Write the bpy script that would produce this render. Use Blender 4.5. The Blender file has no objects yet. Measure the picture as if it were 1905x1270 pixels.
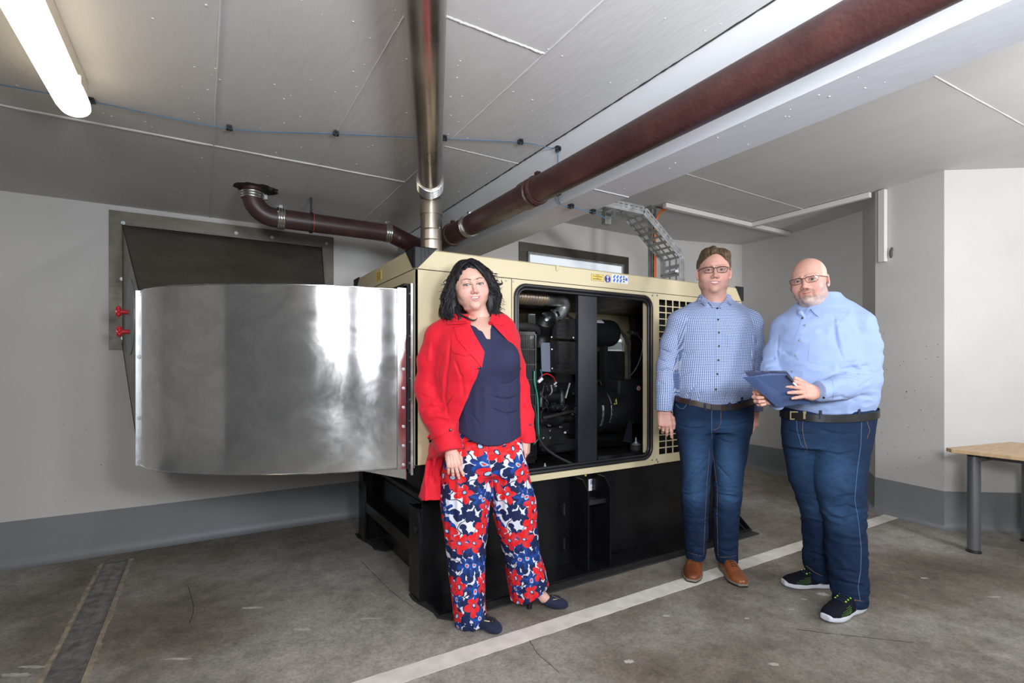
import bpy, bmesh, math, random
import numpy as np
from mathutils import Vector, Matrix

random.seed(4)
rng = np.random.default_rng(7)
SC = bpy.context.scene
COL = SC.collection

# ------------------------------------------------------------------ camera, world, light, exposure
FOCAL, YAW, HOR, CX, CAM_H = 948.98, 0.5419, 678.13, 952.5, 1.2     # pixels of a 1905 x 1270 frame
sn, cs = math.sin(YAW), math.cos(YAW)
cam_d = bpy.data.cameras.new('camera')
cam = bpy.data.objects.new('camera', cam_d)
COL.objects.link(cam)
cam.location = (0, 0, CAM_H)
cam.rotation_euler = (math.pi / 2, 0, -YAW)
cam_d.sensor_width = 36.0
cam_d.lens = FOCAL / 1905 * 36.0
cam_d.shift_y = (HOR - 635) / 1905
cam_d.clip_start = 0.02
SC.camera = cam

world = bpy.data.worlds.new('world')
SC.world = world
world.use_nodes = True
world.node_tree.nodes['Background'].inputs[0].default_value = (0.62, 0.66, 0.72, 1)
world.node_tree.nodes['Background'].inputs[1].default_value = 0.05
SC.view_settings.view_transform = 'Standard'
SC.view_settings.look = 'None'
SC.view_settings.gamma = 1.0
SC.view_settings.use_curve_mapping = False
SC.view_settings.exposure = 0.0


def area_light(name, loc, target, sx, sy, power, color, spread=math.pi):
    d = bpy.data.lights.new(name, 'AREA')
    d.shape = 'RECTANGLE'
    d.size, d.size_y = sx, sy
    d.energy = power
    d.color = color
    d.spread = spread
    o = bpy.data.objects.new(name, d)
    COL.objects.link(o)
    o.location = loc
    o.rotation_euler = (Vector(target) - Vector(loc)).to_track_quat('-Z', 'Z').to_euler()
    return o


# the photographer's softbox left of the camera, its bounce off the ceiling, a second flash far right
area_light('softbox_key', (-0.50, -0.70, 1.78), (2.3, 1.5, 1.35), 0.36, 1.0, 62, (0.92, 0.95, 1.0))
area_light('flash_bounce', (0.60, -0.35, 1.55), (1.0, 0.75, 2.3), 0.4, 0.4, 47, (0.86, 0.91, 1.0))
area_light('softbox_right', (2.4, -2.7, 2.1), (4.0, 2.8, 1.4), 0.8, 0.8, 74, (0.92, 0.95, 1.0))
area_light('right_bay_fill', (3.6, -0.6, 1.7), (3.6, 0.6, 2.62), 0.4, 0.4, 44, (0.97, 0.97, 1.0))  # added fill lamp, brightens the ceiling and walls of the right bay


def ray(px, py):
    """Direction (per unit of depth) of the photograph's pixel, for measuring against known planes."""
    k = (px - CX) / FOCAL
    return Vector((sn + k * cs, cs - k * sn, (HOR - py) / FOCAL))


def on(px, py, axis, value):
    """World point where the sight line of a pixel meets the plane axis = value."""
    d = ray(px, py)
    i = 'XYZ'.index(axis)
    o = Vector((0, 0, CAM_H))
    return o + d * ((value - o[i]) / d[i])


# ------------------------------------------------------------------ materials
MATS = {}


def nd(nt, t, **kw):
    n = nt.nodes.new(t)
    for k, v in kw.items():
        setattr(n, k, v)
    return n


def material(name, color, rough=0.5, metal=0.0, var=0.0, vscale=6.0, bump=0.0, bscale=60.0, stretch=(1, 1, 1),
             rvar=0.0, coat=0.0, emit=None, estr=0.0, attr=None, color2=None, detail=5.0, spec=0.5, sheen=0.0, sss=0.0):
    if name in MATS:
        return MATS[name]
    m = bpy.data.materials.new(name)
    m.use_nodes = True
    nt = m.node_tree
    b = nt.nodes['Principled BSDF']
    c = (*color, 1) if len(color) == 3 else color
    b.inputs['Base Color'].default_value = c
    b.inputs['Roughness'].default_value = rough
    b.inputs['Metallic'].default_value = metal
    b.inputs['Specular IOR Level'].default_value = spec
    b.inputs['Coat Weight'].default_value = coat
    b.inputs['Sheen Weight'].default_value = sheen
    if sss:
        b.inputs['Subsurface Weight'].default_value = sss
        b.inputs['Subsurface Radius'].default_value = (0.012, 0.004, 0.002)
        b.inputs['Subsurface Scale'].default_value = 1.0
    if emit:
        b.inputs['Emission Color'].default_value = (*emit, 1)
        b.inputs['Emission Strength'].default_value = estr
    tc = nd(nt, 'ShaderNodeTexCoord')
    mp = nd(nt, 'ShaderNodeMapping')
    mp.inputs['Scale'].default_value = stretch
    nt.links.new(tc.outputs['Object'], mp.inputs['Vector'])
    src = None
    if attr:
        a = nd(nt, 'ShaderNodeAttribute', attribute_name=attr)
        src = a.outputs['Color']
        nt.links.new(src, b.inputs['Base Color'])
    if var > 0 or rvar > 0:
        nz = nd(nt, 'ShaderNodeTexNoise')
        nz.inputs['Scale'].default_value = vscale
        nz.inputs['Detail'].default_value = detail
        nt.links.new(mp.outputs[0], nz.inputs['Vector'])
        if var > 0:
            mx = nd(nt, 'ShaderNodeMix', data_type='RGBA')
            c2 = color2 if color2 else tuple(max(0.0, v * (1 - var)) for v in color[:3])
            c1 = tuple(min(1.0, v * (1 + var * 0.5)) for v in color[:3]) if not color2 else color[:3]
            mx.inputs[6].default_value = (*c2, 1)
            mx.inputs[7].default_value = (*c1, 1)
            if src is not None:
                mm = nd(nt, 'ShaderNodeMix', data_type='RGBA', blend_type='MULTIPLY')
                mm.inputs[0].default_value = 1.0
                mx.inputs[6].default_value = (1 - var, 1 - var, 1 - var, 1)
                mx.inputs[7].default_value = (1, 1, 1, 1)
                nt.links.new(src, mm.inputs[6])
                nt.links.new(mx.outputs[2], mm.inputs[7])
                nt.links.new(mm.outputs[2], b.inputs['Base Color'])
            else:
                nt.links.new(mx.outputs[2], b.inputs['Base Color'])
            rp = nd(nt, 'ShaderNodeMapRange')
            rp.inputs['From Min'].default_value = 0.33
            rp.inputs['From Max'].default_value = 0.67
            nt.links.new(nz.outputs['Fac'], rp.inputs['Value'])
            nt.links.new(rp.outputs[0], mx.inputs[0])
        if rvar > 0:
            mr = nd(nt, 'ShaderNodeMapRange')
            mr.inputs['From Min'].default_value = 0.3
            mr.inputs['From Max'].default_value = 0.7
            mr.inputs['To Min'].default_value = max(0.02, rough - rvar)
            mr.inputs['To Max'].default_value = min(1, rough + rvar)
            nt.links.new(nz.outputs['Fac'], mr.inputs['Value'])
            nt.links.new(mr.outputs[0], b.inputs['Roughness'])
    if bump > 0:
        n2 = nd(nt, 'ShaderNodeTexNoise')
        n2.inputs['Scale'].default_value = bscale
        n2.inputs['Detail'].default_value = 4
        nt.links.new(mp.outputs[0], n2.inputs['Vector'])
        bp = nd(nt, 'ShaderNodeBump')
        bp.inputs['Strength'].default_value = min(1.0, bump)
        bp.inputs['Distance'].default_value = 0.004
        nt.links.new(n2.outputs['Fac'], bp.inputs['Height'])
        nt.links.new(bp.outputs[0], b.inputs['Normal'])
    MATS[name] = m
    return m


def m_floor():
    """Worn garage concrete: large brown and grey clouds, pale scuffs, small dark speckles."""
    m = material('floor_concrete', (0.3, 0.28, 0.25), rough=0.55, spec=0.35)
    nt = m.node_tree
    b = nt.nodes['Principled BSDF']
    tc = nt.nodes['Texture Coordinate']

    def noise(scale, detail, rough=0.6, vec=None):
        n = nd(nt, 'ShaderNodeTexNoise')
        n.inputs['Scale'].default_value = scale
        n.inputs['Detail'].default_value = detail
        n.inputs['Roughness'].default_value = rough
        nt.links.new(vec or tc.outputs['Object'], n.inputs['Vector'])
        return n.outputs['Fac']

    def ramp(src, pts):
        r = nd(nt, 'ShaderNodeValToRGB')
        e = r.color_ramp.elements
        e[0].position, e[0].color = pts[0][0], (*pts[0][1], 1)
        e[1].position, e[1].color = pts[-1][0], (*pts[-1][1], 1)
        for p, c in pts[1:-1]:
            q = e.new(p)
            q.color = (*c, 1)
        nt.links.new(src, r.inputs[0])
        return r.outputs[0]

    def mix(fac, a, c, mode='MIX'):
        x = nd(nt, 'ShaderNodeMix', data_type='RGBA', blend_type=mode)
        for s, i in ((fac, 0), (a, 6), (c, 7)):
            if isinstance(s, (int, float)):
                x.inputs[i].default_value = s
            elif isinstance(s, tuple):
                x.inputs[i].default_value = (*s, 1)
            else:
                nt.links.new(s, x.inputs[i])
        return x.outputs[2]
    base = ramp(noise(0.9, 8, 0.62), [(0.33, (0.125, 0.104, 0.080)), (0.45, (0.215, 0.190, 0.155)), (0.56, (0.33, 0.308, 0.275)), (0.70, (0.44, 0.412, 0.37))])
    fine = ramp(noise(11, 12, 0.78), [(0.3, (0.60, 0.60, 0.59)), (0.5, (0.95, 0.95, 0.94)), (0.7, (1.22, 1.2, 1.17))])
    grit = ramp(noise(90, 6, 0.7), [(0.35, (0.72, 0.72, 0.72)), (0.5, (1.0, 1.0, 1.0)), (0.68, (1.25, 1.24, 1.22))])
    c = mix(1.0, mix(1.0, base, fine, 'MULTIPLY'), grit, 'MULTIPLY')
    scuff = ramp(noise(3.4, 10, 0.75), [(0.60, (0, 0, 0)), (0.70, (1, 1, 1))])
    c = mix(mix(1.0, scuff, (0.35, 0.35, 0.35), 'MULTIPLY'), c, (0.46, 0.44, 0.41))
    dark = ramp(noise(2.1, 8, 0.7), [(0.30, (1, 1, 1)), (0.40, (0, 0, 0))])
    c = mix(mix(1.0, dark, (0.6, 0.6, 0.6), 'MULTIPLY'), c, (0.15, 0.135, 0.12))
    vo = nd(nt, 'ShaderNodeTexVoronoi')
    vo.inputs['Scale'].default_value = 26
    nt.links.new(tc.outputs['Object'], vo.inputs['Vector'])
    sp = ramp(vo.outputs['Distance'], [(0.03, (1, 1, 1)), (0.07, (0, 0, 0))])
    c = mix(mix(1.0, sp, (0.5, 0.5, 0.5), 'MULTIPLY'), c, (0.5, 0.48, 0.44))
    nt.links.new(c, b.inputs['Base Color'])
    rr = nd(nt, 'ShaderNodeMapRange')
    rr.inputs['To Min'].default_value = 0.42
    rr.inputs['To Max'].default_value = 0.8
    nt.links.new(noise(2.5, 5), rr.inputs['Value'])
    nt.links.new(rr.outputs[0], b.inputs['Roughness'])
    bp = nd(nt, 'ShaderNodeBump')
    bp.inputs['Strength'].default_value = 0.35
    bp.inputs['Distance'].default_value = 0.003
    nt.links.new(noise(40, 8, 0.7), bp.inputs['Height'])
    nt.links.new(bp.outputs[0], b.inputs['Normal'])
    return m


def m_alu(name, color, r0, r1, aniso=0.0):
    """Sheet aluminium with rolling streaks, scratches and smudges."""
    m = material(name, color, rough=r0, metal=0.86 if aniso else 1.0)
    nt = m.node_tree
    b = nt.nodes['Principled BSDF']
    tc = nt.nodes['Texture Coordinate']
    n1 = nd(nt, 'ShaderNodeTexNoise')
    n1.inputs['Scale'].default_value = 3.2
    n1.inputs['Detail'].default_value = 9
    n1.inputs['Roughness'].default_value = 0.68
    n1.inputs['Distortion'].default_value = 0.6
    nt.links.new(tc.outputs['Object'], n1.inputs['Vector'])
    mr = nd(nt, 'ShaderNodeMapRange')
    mr.inputs['From Min'].default_value = 0.35
    mr.inputs['From Max'].default_value = 0.7
    mr.inputs['To Min'].default_value = r0
    mr.inputs['To Max'].default_value = r1
    nt.links.new(n1.outputs['Fac'], mr.inputs['Value'])
    nt.links.new(mr.outputs[0], b.inputs['Roughness'])
    if aniso:
        tg = nd(nt, 'ShaderNodeTangent', direction_type='RADIAL', axis='Z')
        nt.links.new(tg.outputs[0], b.inputs['Tangent'])
        b.inputs['Anisotropic'].default_value = aniso
        b.inputs['Anisotropic Rotation'].default_value = 0.25
    mp = nd(nt, 'ShaderNodeMapping')
    mp.inputs['Scale'].default_value = (1, 1, 1) if aniso else (1, 1, 5)
    nt.links.new(tc.outputs['Object'], mp.inputs['Vector'])
    n2 = nd(nt, 'ShaderNodeTexNoise')
    n2.inputs['Scale'].default_value = 5
    n2.inputs['Detail'].default_value = 10
    n2.inputs['Roughness'].default_value = 0.72
    n2.inputs['Distortion'].default_value = 1.2
    nt.links.new(mp.outputs[0], n2.inputs['Vector'])
    mx = nd(nt, 'ShaderNodeMix', data_type='RGBA')
    mx.inputs[6].default_value = (*[v * 0.80 for v in color], 1)
    mx.inputs[7].default_value = (*color, 1)
    r2 = nd(nt, 'ShaderNodeMapRange')
    r2.inputs['From Min'].default_value = 0.35
    r2.inputs['From Max'].default_value = 0.62
    nt.links.new(n2.outputs['Fac'], r2.inputs['Value'])
    nt.links.new(r2.outputs[0], mx.inputs[0])
    nt.links.new(mx.outputs[2], b.inputs['Base Color'])
    bp = nd(nt, 'ShaderNodeBump')
    bp.inputs['Strength'].default_value = 0.12
    bp.inputs['Distance'].default_value = 0.004
    nt.links.new(n1.outputs['Fac'], bp.inputs['Height'])
    nt.links.new(bp.outputs[0], b.inputs['Normal'])
    return m


M = dict(
    wall=material('wall_paint', (0.63, 0.615, 0.59), rough=0.75, var=0.06, vscale=1.6, bump=0.25, bscale=22, spec=0.3),
    ceil=material('ceiling_paint', (0.60, 0.59, 0.575), rough=0.6, var=0.04, vscale=2.0, bump=0.38, bscale=16, stretch=(2.5, 0.7, 1), spec=0.35),
    ridge=material('ceiling_ridge_paint', (0.72, 0.71, 0.69), rough=0.6, bump=0.4, bscale=60),
    beam=material('beam_paint', (0.60, 0.61, 0.625), rough=0.55, var=0.04, vscale=3.0, bump=0.3, bscale=24, stretch=(1, 0.5, 1), spec=0.35),
    band=material('grey_band_paint', (0.235, 0.245, 0.255), rough=0.5, var=0.08, vscale=3.0, bump=0.15, bscale=30),
    line=material('line_paint', (0.76, 0.72, 0.65), rough=0.6, var=0.14, vscale=14, bump=0.3, bscale=70, detail=8),
    floor=m_floor(),
    grate=material('grate_steel', (0.25, 0.24, 0.22), rough=0.6, metal=0.6, var=0.4, vscale=20),
    scuff=material('pale_floor_stain', (0.50, 0.48, 0.44), rough=0.8, var=0.3, vscale=30),
    screed=material('drain_screed', (0.36, 0.31, 0.23), rough=0.85, var=0.35, vscale=22, bump=0.6, bscale=60),
    pit=material('dark_pit', (0.02, 0.018, 0.015), rough=0.9),
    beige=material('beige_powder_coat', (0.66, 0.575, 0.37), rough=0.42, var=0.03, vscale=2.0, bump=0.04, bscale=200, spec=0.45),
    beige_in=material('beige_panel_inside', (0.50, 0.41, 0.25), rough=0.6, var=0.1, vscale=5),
    black=material('black_satin_steel', (0.007, 0.007, 0.008), rough=0.30, rvar=0.08, vscale=5, var=0.2, spec=0.35),
    blackm=material('black_engine_paint', (0.014, 0.014, 0.015), rough=0.42, rvar=0.12, vscale=8, var=0.3, spec=0.5),
    pillar=material('dark_navy_steel', (0.011, 0.013, 0.020), rough=0.45, bump=0.05, bscale=180),
    plastic=material('black_plastic', (0.016, 0.016, 0.018), rough=0.36, spec=0.5),
    rubber=material('black_rubber', (0.022, 0.021, 0.021), rough=0.75, var=0.3, vscale=30, bump=0.3, bscale=90),
    alu=m_alu('aluminium_sheet', (0.70, 0.70, 0.69), 0.09, 0.22, 0.7),
    alu_d=m_alu('dull_steel_sheet', (0.34, 0.31, 0.27), 0.38, 0.60),
    frame_s=m_alu('stained_stainless', (0.15, 0.135, 0.115), 0.42, 0.62),
    galv=material('galvanised_steel', (0.62, 0.64, 0.66), rough=0.45, metal=0.85, var=0.25, vscale=14, rvar=0.1),
    galv_d=material('dusty_galvanised_steel', (0.42, 0.43, 0.42), rough=0.45, metal=0.9, var=0.25, vscale=14, rvar=0.1),
    steel=material('stainless_pipe', (0.52, 0.465, 0.40), rough=0.34, metal=1.0, var=0.22, vscale=4, rvar=0.1, stretch=(1, 1, 0.4)),
    bright=material('bright_steel', (0.78, 0.78, 0.77), rough=0.2, metal=1.0, var=0.1, vscale=20),
    bellows=material('heat_tinted_bellows', (0.74, 0.58, 0.33), rough=0.34, metal=0.85, var=0.3, vscale=6, color2=(0.55, 0.50, 0.46)),
    brown=material('brown_pipe_paint', (0.048, 0.018, 0.0165), rough=0.38, var=0.35, vscale=9, bump=0.5, bscale=85, stretch=(1, 1, 1), spec=0.5),
    brownd=material('dark_brown_pipe_paint', (0.055, 0.028, 0.024), rough=0.42, var=0.3, vscale=8, bump=0.08, bscale=60),
    lamp=material('lamp_diffuser', (0.95, 0.93, 0.88), rough=0.4, emit=(1.0, 0.85, 0.62), estr=5.0),
    lampb=material('lamp_housing', (0.75, 0.68, 0.55), rough=0.5),
    trunk=material('white_trunking', (0.74, 0.71, 0.67), rough=0.5),
    white=material('white_label', (0.80, 0.82, 0.86), rough=0.5),
    yellow=material('yellow_label', (0.80, 0.60, 0.12), rough=0.5),
    ink=material('dark_ink', (0.05, 0.045, 0.03), rough=0.6),
    blue=material('blue_ink', (0.05, 0.18, 0.62), rough=0.5),
    navy=material('violet_blue_ink', (0.045, 0.04, 0.24), rough=0.5),
    redk=material('red_knob', (0.70, 0.03, 0.04), rough=0.35, coat=0.3),
    redw=material('red_wire', (0.65, 0.02, 0.03), rough=0.4),
    greenw=material('green_wire', (0.02, 0.34, 0.22), rough=0.45),
    bluew=material('blue_wire', (0.04, 0.14, 0.26), rough=0.5),
    orangew=material('orange_cable', (0.70, 0.16, 0.03), rough=0.5),
    cover=material('painted_inspection_cover', (0.36, 0.40, 0.41), rough=0.5, metal=0.35, var=0.2, vscale=16),
    shim=material('grey_painted_plate', (0.22, 0.25, 0.32), rough=0.4, metal=0.3),
    wood=material('light_wood_laminate', (0.62, 0.43, 0.25), rough=0.5, var=0.16, vscale=7, stretch=(1, 6, 1)),
    tleg=material('silver_grey_table_steel', (0.20, 0.21, 0.225), rough=0.35, metal=0.6),
    louver=material('louvre_glass', (0.36, 0.41, 0.43), rough=0.35, metal=0.2),
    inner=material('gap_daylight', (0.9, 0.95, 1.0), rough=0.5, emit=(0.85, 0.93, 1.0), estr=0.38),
    stone=material('bare_aggregate', (0.12, 0.11, 0.10), rough=0.9, var=0.5, vscale=80, bump=0.8, bscale=120),
)


# ------------------------------------------------------------------ mesh building
class MB:
    """Collects shapes in world coordinates; build() links them as ONE mesh object."""

    def __init__(self):
        self.v, self.f = [], []

    def add(self, vs, fs):
        n = len(self.v)
        self.v += [tuple(p) for p in vs]
        self.f += [tuple(i + n for i in q) for q in fs]
        return self

    def box(self, lo, hi, mat=None):
        x0, y0, z0 = lo
        x1, y1, z1 = hi
        vs = [(x0, y0, z0), (x1, y0, z0), (x1, y1, z0), (x0, y1, z0), (x0, y0, z1), (x1, y0, z1), (x1, y1, z1), (x0, y1, z1)]
        if mat is not None:
            vs = [mat @ Vector(p) for p in vs]
        return self.add(vs, [(0, 3, 2, 1), (4, 5, 6, 7), (0, 1, 5, 4), (1, 2, 6, 5), (2, 3, 7, 6), (3, 0, 4, 7)])

    def bar(self, a, b, w, h, up=(0, 0, 1)):
        """Rectangular bar from a to b, w wide across, h along up."""
        a, b = Vector(a), Vector(b)
        d = (b - a).normalized()
        u = Vector(up)
        s = d.cross(u)
        if s.length < 1e-6:
            s = d.cross(Vector((1, 0, 0)))
        s.normalize()
        u = s.cross(d).normalized()
        vs = []
        for p in (a, b):
            for i, j in ((-1, -1), (1, -1), (1, 1), (-1, 1)):
                vs.append(p + s * (i * w / 2) + u * (j * h / 2))
        return self.add(vs, [(0, 1, 2, 3), (7, 6, 5, 4), (0, 4, 5, 1), (1, 5, 6, 2), (2, 6, 7, 3), (3, 7, 4, 0)])

    def tube(self, pts, r, n=16, caps=True, squash=1.0):
        """Round tube through points; r a number or a list."""
        P = [Vector(p) for p in pts]
        R = r if isinstance(r, (list, tuple)) else [r] * len(P)
        base = len(self.v)
        t0 = (P[1] - P[0]).normalized()
        nrm = t0.orthogonal().normalized()
        if abs(t0.z) < 0.9:
            nrm = (Vector((0, 0, 1)) - t0 * t0.z).normalized()
        for i, p in enumerate(P):
            if i == 0:
                t = t0
            elif i == len(P) - 1:
                t = (P[i] - P[i - 1]).normalized()
            else:
                t = ((P[i + 1] - P[i]).normalized() + (P[i] - P[i - 1]).normalized())
                t = t.normalized() if t.length > 1e-6 else (P[i] - P[i - 1]).normalized()
            nrm = (nrm - t * nrm.dot(t))
            nrm = nrm.normalized() if nrm.length > 1e-6 else t.orthogonal().normalized()
            bn = t.cross(nrm)
            for k in range(n):
                a = 2 * math.pi * k / n
                self.v.append(tuple(p + (nrm * math.cos(a) * squash + bn * math.sin(a)) * R[i]))
        for i in range(len(P) - 1):
            for k in range(n):
                a = base + i * n + k
                b = base + i * n + (k + 1) % n
                self.f.append((a, b, b + n, a + n))
        if caps:
            self.f.append(tuple(base + k for k in reversed(range(n))))
            self.f.append(tuple(base + (len(P) - 1) * n + k for k in range(n)))
        return self

    def cyl(self, a, b, r, n=20, r2=None, caps=True):
        return self.tube([a, b], [r, r if r2 is None else r2], n, caps)

    def prism(self, poly, off):
        """Closed prism: planar 3-D polygon extruded by the vector off."""
        n = len(poly)
        o = Vector(off)
        P = [Vector(p) for p in poly]
        self.add(P + [p + o for p in P], [tuple(reversed(range(n))), tuple(range(n, 2 * n))] +
                 [(i, (i + 1) % n, (i + 1) % n + n, i + n) for i in range(n)])
        return self

    def ring(self, outer, inner, off):
        """Frame: band between two same-length loops extruded by off."""
        n = len(outer)
        o = Vector(off)
        A = [Vector(p) for p in outer]
        B = [Vector(p) for p in inner]
        vs = A + B + [p + o for p in A] + [p + o for p in B]
        fs = []
        for i in range(n):
            j = (i + 1) % n
            fs += [(i, j, n + j, n + i), (2 * n + i, 3 * n + i, 3 * n + j, 2 * n + j), (i, 2 * n + i, 2 * n + j, j), (n + i, n + j, 3 * n + j, 3 * n + i)]
        return self.add(vs, fs)

    def ball(self, c, r, n=12, m=8, sc=(1, 1, 1)):
        c = Vector(c)
        vs = [c + Vector((0, 0, r * sc[2]))]
        for i in range(1, m):
            th = math.pi * i / m
            for k in range(n):
                ph = 2 * math.pi * k / n
                vs.append(c + Vector((r * sc[0] * math.sin(th) * math.cos(ph), r * sc[1] * math.sin(th) * math.sin(ph), r * sc[2] * math.cos(th))))
        vs.append(c - Vector((0, 0, r * sc[2])))
        fs = [(0, 1 + k, 1 + (k + 1) % n) for k in range(n)]
        for i in range(m - 2):
            for k in range(n):
                a = 1 + i * n + k
                b = 1 + i * n + (k + 1) % n
                fs.append((a, a + n, b + n, b))
        e = len(vs) - 1
        fs += [(1 + (m - 2) * n + k, e, 1 + (m - 2) * n + (k + 1) % n) for k in range(n)]
        return self.add(vs, fs)

    def bolt(self, p, nrm, r=0.008, h=0.008):
        p, nrm = Vector(p), Vector(nrm).normalized()
        self.cyl(p, p + nrm * h * 0.3, r * 1.5, 12)
        return self.cyl(p, p + nrm * h, r, 6)

    def build(self, name, mat, parent=None, smooth=None, bevel=0.0, loc=None):
        me = bpy.data.meshes.new(name)
        vs = [Vector(p) for p in self.v]
        if parent is None:
            if loc is None:
                a = np.array(self.v)
                lo, hi = a.min(0), a.max(0)
                loc = ((lo[0] + hi[0]) / 2, (lo[1] + hi[1]) / 2, lo[2])
            loc = Vector(loc)
            vs = [p - loc for p in vs]
        else:
            inv = world_matrix(parent).inverted()
            vs = [inv @ p for p in vs]
        me.from_pydata([tuple(p) for p in vs], [], self.f)
        bm = bmesh.new()
        bm.from_mesh(me)
        bmesh.ops.recalc_face_normals(bm, faces=bm.faces)
        bm.to_mesh(me)
        bm.free()
        o = bpy.data.objects.new(name, me)
        COL.objects.link(o)
        me.materials.append(M[mat] if isinstance(mat, str) else mat)
        if parent is None:
            o.location = loc
        else:
            o.parent = parent
        if smooth is not False:
            auto_smooth(me, 35 if smooth is None else smooth)
        if bevel > 0:
            b = o.modifiers.new('bevel', 'BEVEL')
            b.width = bevel
            b.segments = 2
            b.limit_method = 'ANGLE'
            b.angle_limit = math.radians(40)
            b.use_clamp_overlap = True
        return o


def auto_smooth(me, deg):
    """Smooth shading with sharp edges above the angle."""
    bm = bmesh.new()
    bm.from_mesh(me)
    lim = math.radians(deg)
    for f in bm.faces:
        f.smooth = True
    for e in bm.edges:
        if len(e.link_faces) == 2:
            e.smooth = e.calc_face_angle(0) < lim
    bm.to_mesh(me)
    bm.free()


def world_matrix(o):
    m = Matrix.LocRotScale(o.location, o.rotation_euler, o.scale)
    return world_matrix(o.parent) @ m if o.parent else m


def tag(o, label=None, cat=None, group=None, kind=None):
    for k, v in (('label', label), ('category', cat), ('group', group), ('kind', kind)):
        if v:
            o[k] = v
    return o


def thing(name, label, cat, loc=(0, 0, 0), rz=0.0, group=None):
    o = bpy.data.objects.new(name, None)
    COL.objects.link(o)
    o.location = loc
    o.rotation_euler = (0, 0, rz)
    o.empty_display_size = 0.1
    return tag(o, label, cat, group)


def struct(o):
    o['kind'] = 'structure'
    return o


def arc(c, a, b, t0, t1, n):
    """Points on an ellipse arc: c + a cos t + b sin t."""
    c, a, b = Vector(c), Vector(a), Vector(b)
    return [c + a * math.cos(t0 + (t1 - t0) * i / n) + b * math.sin(t0 + (t1 - t0) * i / n) for i in range(n + 1)]


def spline(pts, n=8):
    """Catmull-Rom through points."""
    P = [Vector(p) for p in pts]
    P = [P[0] * 2 - P[1]] + P + [P[-1] * 2 - P[-2]]
    out = []
    for i in range(1, len(P) - 2):
        for k in range(n):
            t = k / n
            a, b, c, d = P[i - 1], P[i], P[i + 1], P[i + 2]
            out.append(0.5 * ((2 * b) + (c - a) * t + (2 * a - 5 * b + 4 * c - d) * t * t + (3 * b - a - 3 * c + d) * t ** 3))
    out.append(P[-2])
    return out


def rrect(x0, x1, z0, z1, r, y, n=6):
    """Rounded rectangle loop in the plane Y = y."""
    out = []
    for cx_, cz_, a0 in ((x1 - r, z1 - r, 0), (x0 + r, z1 - r, 90), (x0 + r, z0 + r, 180), (x1 - r, z0 + r, 270)):
        for k in range(n + 1):
            a = math.radians(a0 + 90 * k / n)
            out.append((cx_ + r * math.cos(a), y, cz_ + r * math.sin(a)))
    return out

# ================================================================== the room
YB, ZC, ZR = 4.108, 2.22, 2.62          # back wall, low ceiling bay, high ceiling bay
BX0, BX1, BZ = 1.368, 1.561, 1.921      # ceiling beam
m = MB()
m.box((-9.2, -7.2, -0.15), (7.0, 4.4, 0.0))
struct(m.build('floor', 'floor', smooth=False))

m = MB()
m.box((-9.2, -7.2, ZC), (BX0 - 0.006, 4.4, 2.8))
for (a, b, w) in (((0.045, -0.5, ZC), (0.03, YB, ZC), 0.008), ((0.50, 0.9, ZC), (0.49, YB, ZC), 0.004), ((0.955, 0.9, ZC), (0.955, YB, ZC), 0.007),
                  ((0.50, 1.378, ZC), (0.955, 1.378, ZC), 0.009), ((-3.0, 2.76, ZC), (0.955, 2.745, ZC), 0.011), ((0.955, 2.2, ZC), (1.36, 2.2, ZC), 0.006)):
    n = 60
    a, b = Vector(a), Vector(b)
    pts = [a.lerp(b, i / n) for i in range(n + 1)]
    pts = [p + Vector((random.uniform(-1, 1), random.uniform(-1, 1), 0)) * 0.0012 for p in pts]
    m.tube(pts, [w * random.uniform(0.35, 0.62) for _ in pts], 6)
for i in range(420):
    x, y = random.uniform(-1.8, 1.34), random.uniform(0.8, 4.05)
    m.ball((x, y, ZC), random.uniform(0.0015, 0.005), 6, 4, (1, 1, 0.5))
o = m.build('ceiling', 'ceil', smooth=40)
struct(o)
m = MB()
m.box((BX1, -7.2, ZR), (7.0, 4.4, 2.8))
for (a, b) in (((BX1, 1.15, ZR), (4.7, 1.0, ZR)), ((2.9, 0.2, ZR), (2.85, 1.1, ZR)), ((BX1, 2.55, ZR), (4.68, 2.62, ZR))):
    a, b = Vector(a), Vector(b)
    pts = [a.lerp(b, i / 40) + Vector((0, random.uniform(-1, 1) * 0.001, 0)) for i in range(41)]
    m.tube(pts, [random.uniform(0.003, 0.005) for _ in pts], 6)
struct(m.build('ceiling_high_bay', 'ceil', smooth=40))
m = MB()
m.box((BX0, -7.2, BZ), (BX1, 4.3, 2.8))
for yy in (1.62, 3.15):
    pts = [(BX0 + (BX1 - BX0) * i / 12, yy + random.uniform(-1, 1) * 0.001, BZ) for i in range(13)]
    m.tube(pts, 0.003, 6)
for i in range(60):
    m.ball((random.uniform(BX0, BX1), random.uniform(0.6, 3.8), BZ), random.uniform(0.0015, 0.004), 6, 4, (1, 1, 0.5))
struct(m.build('trim_1', 'beam', smooth=40))


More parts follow.
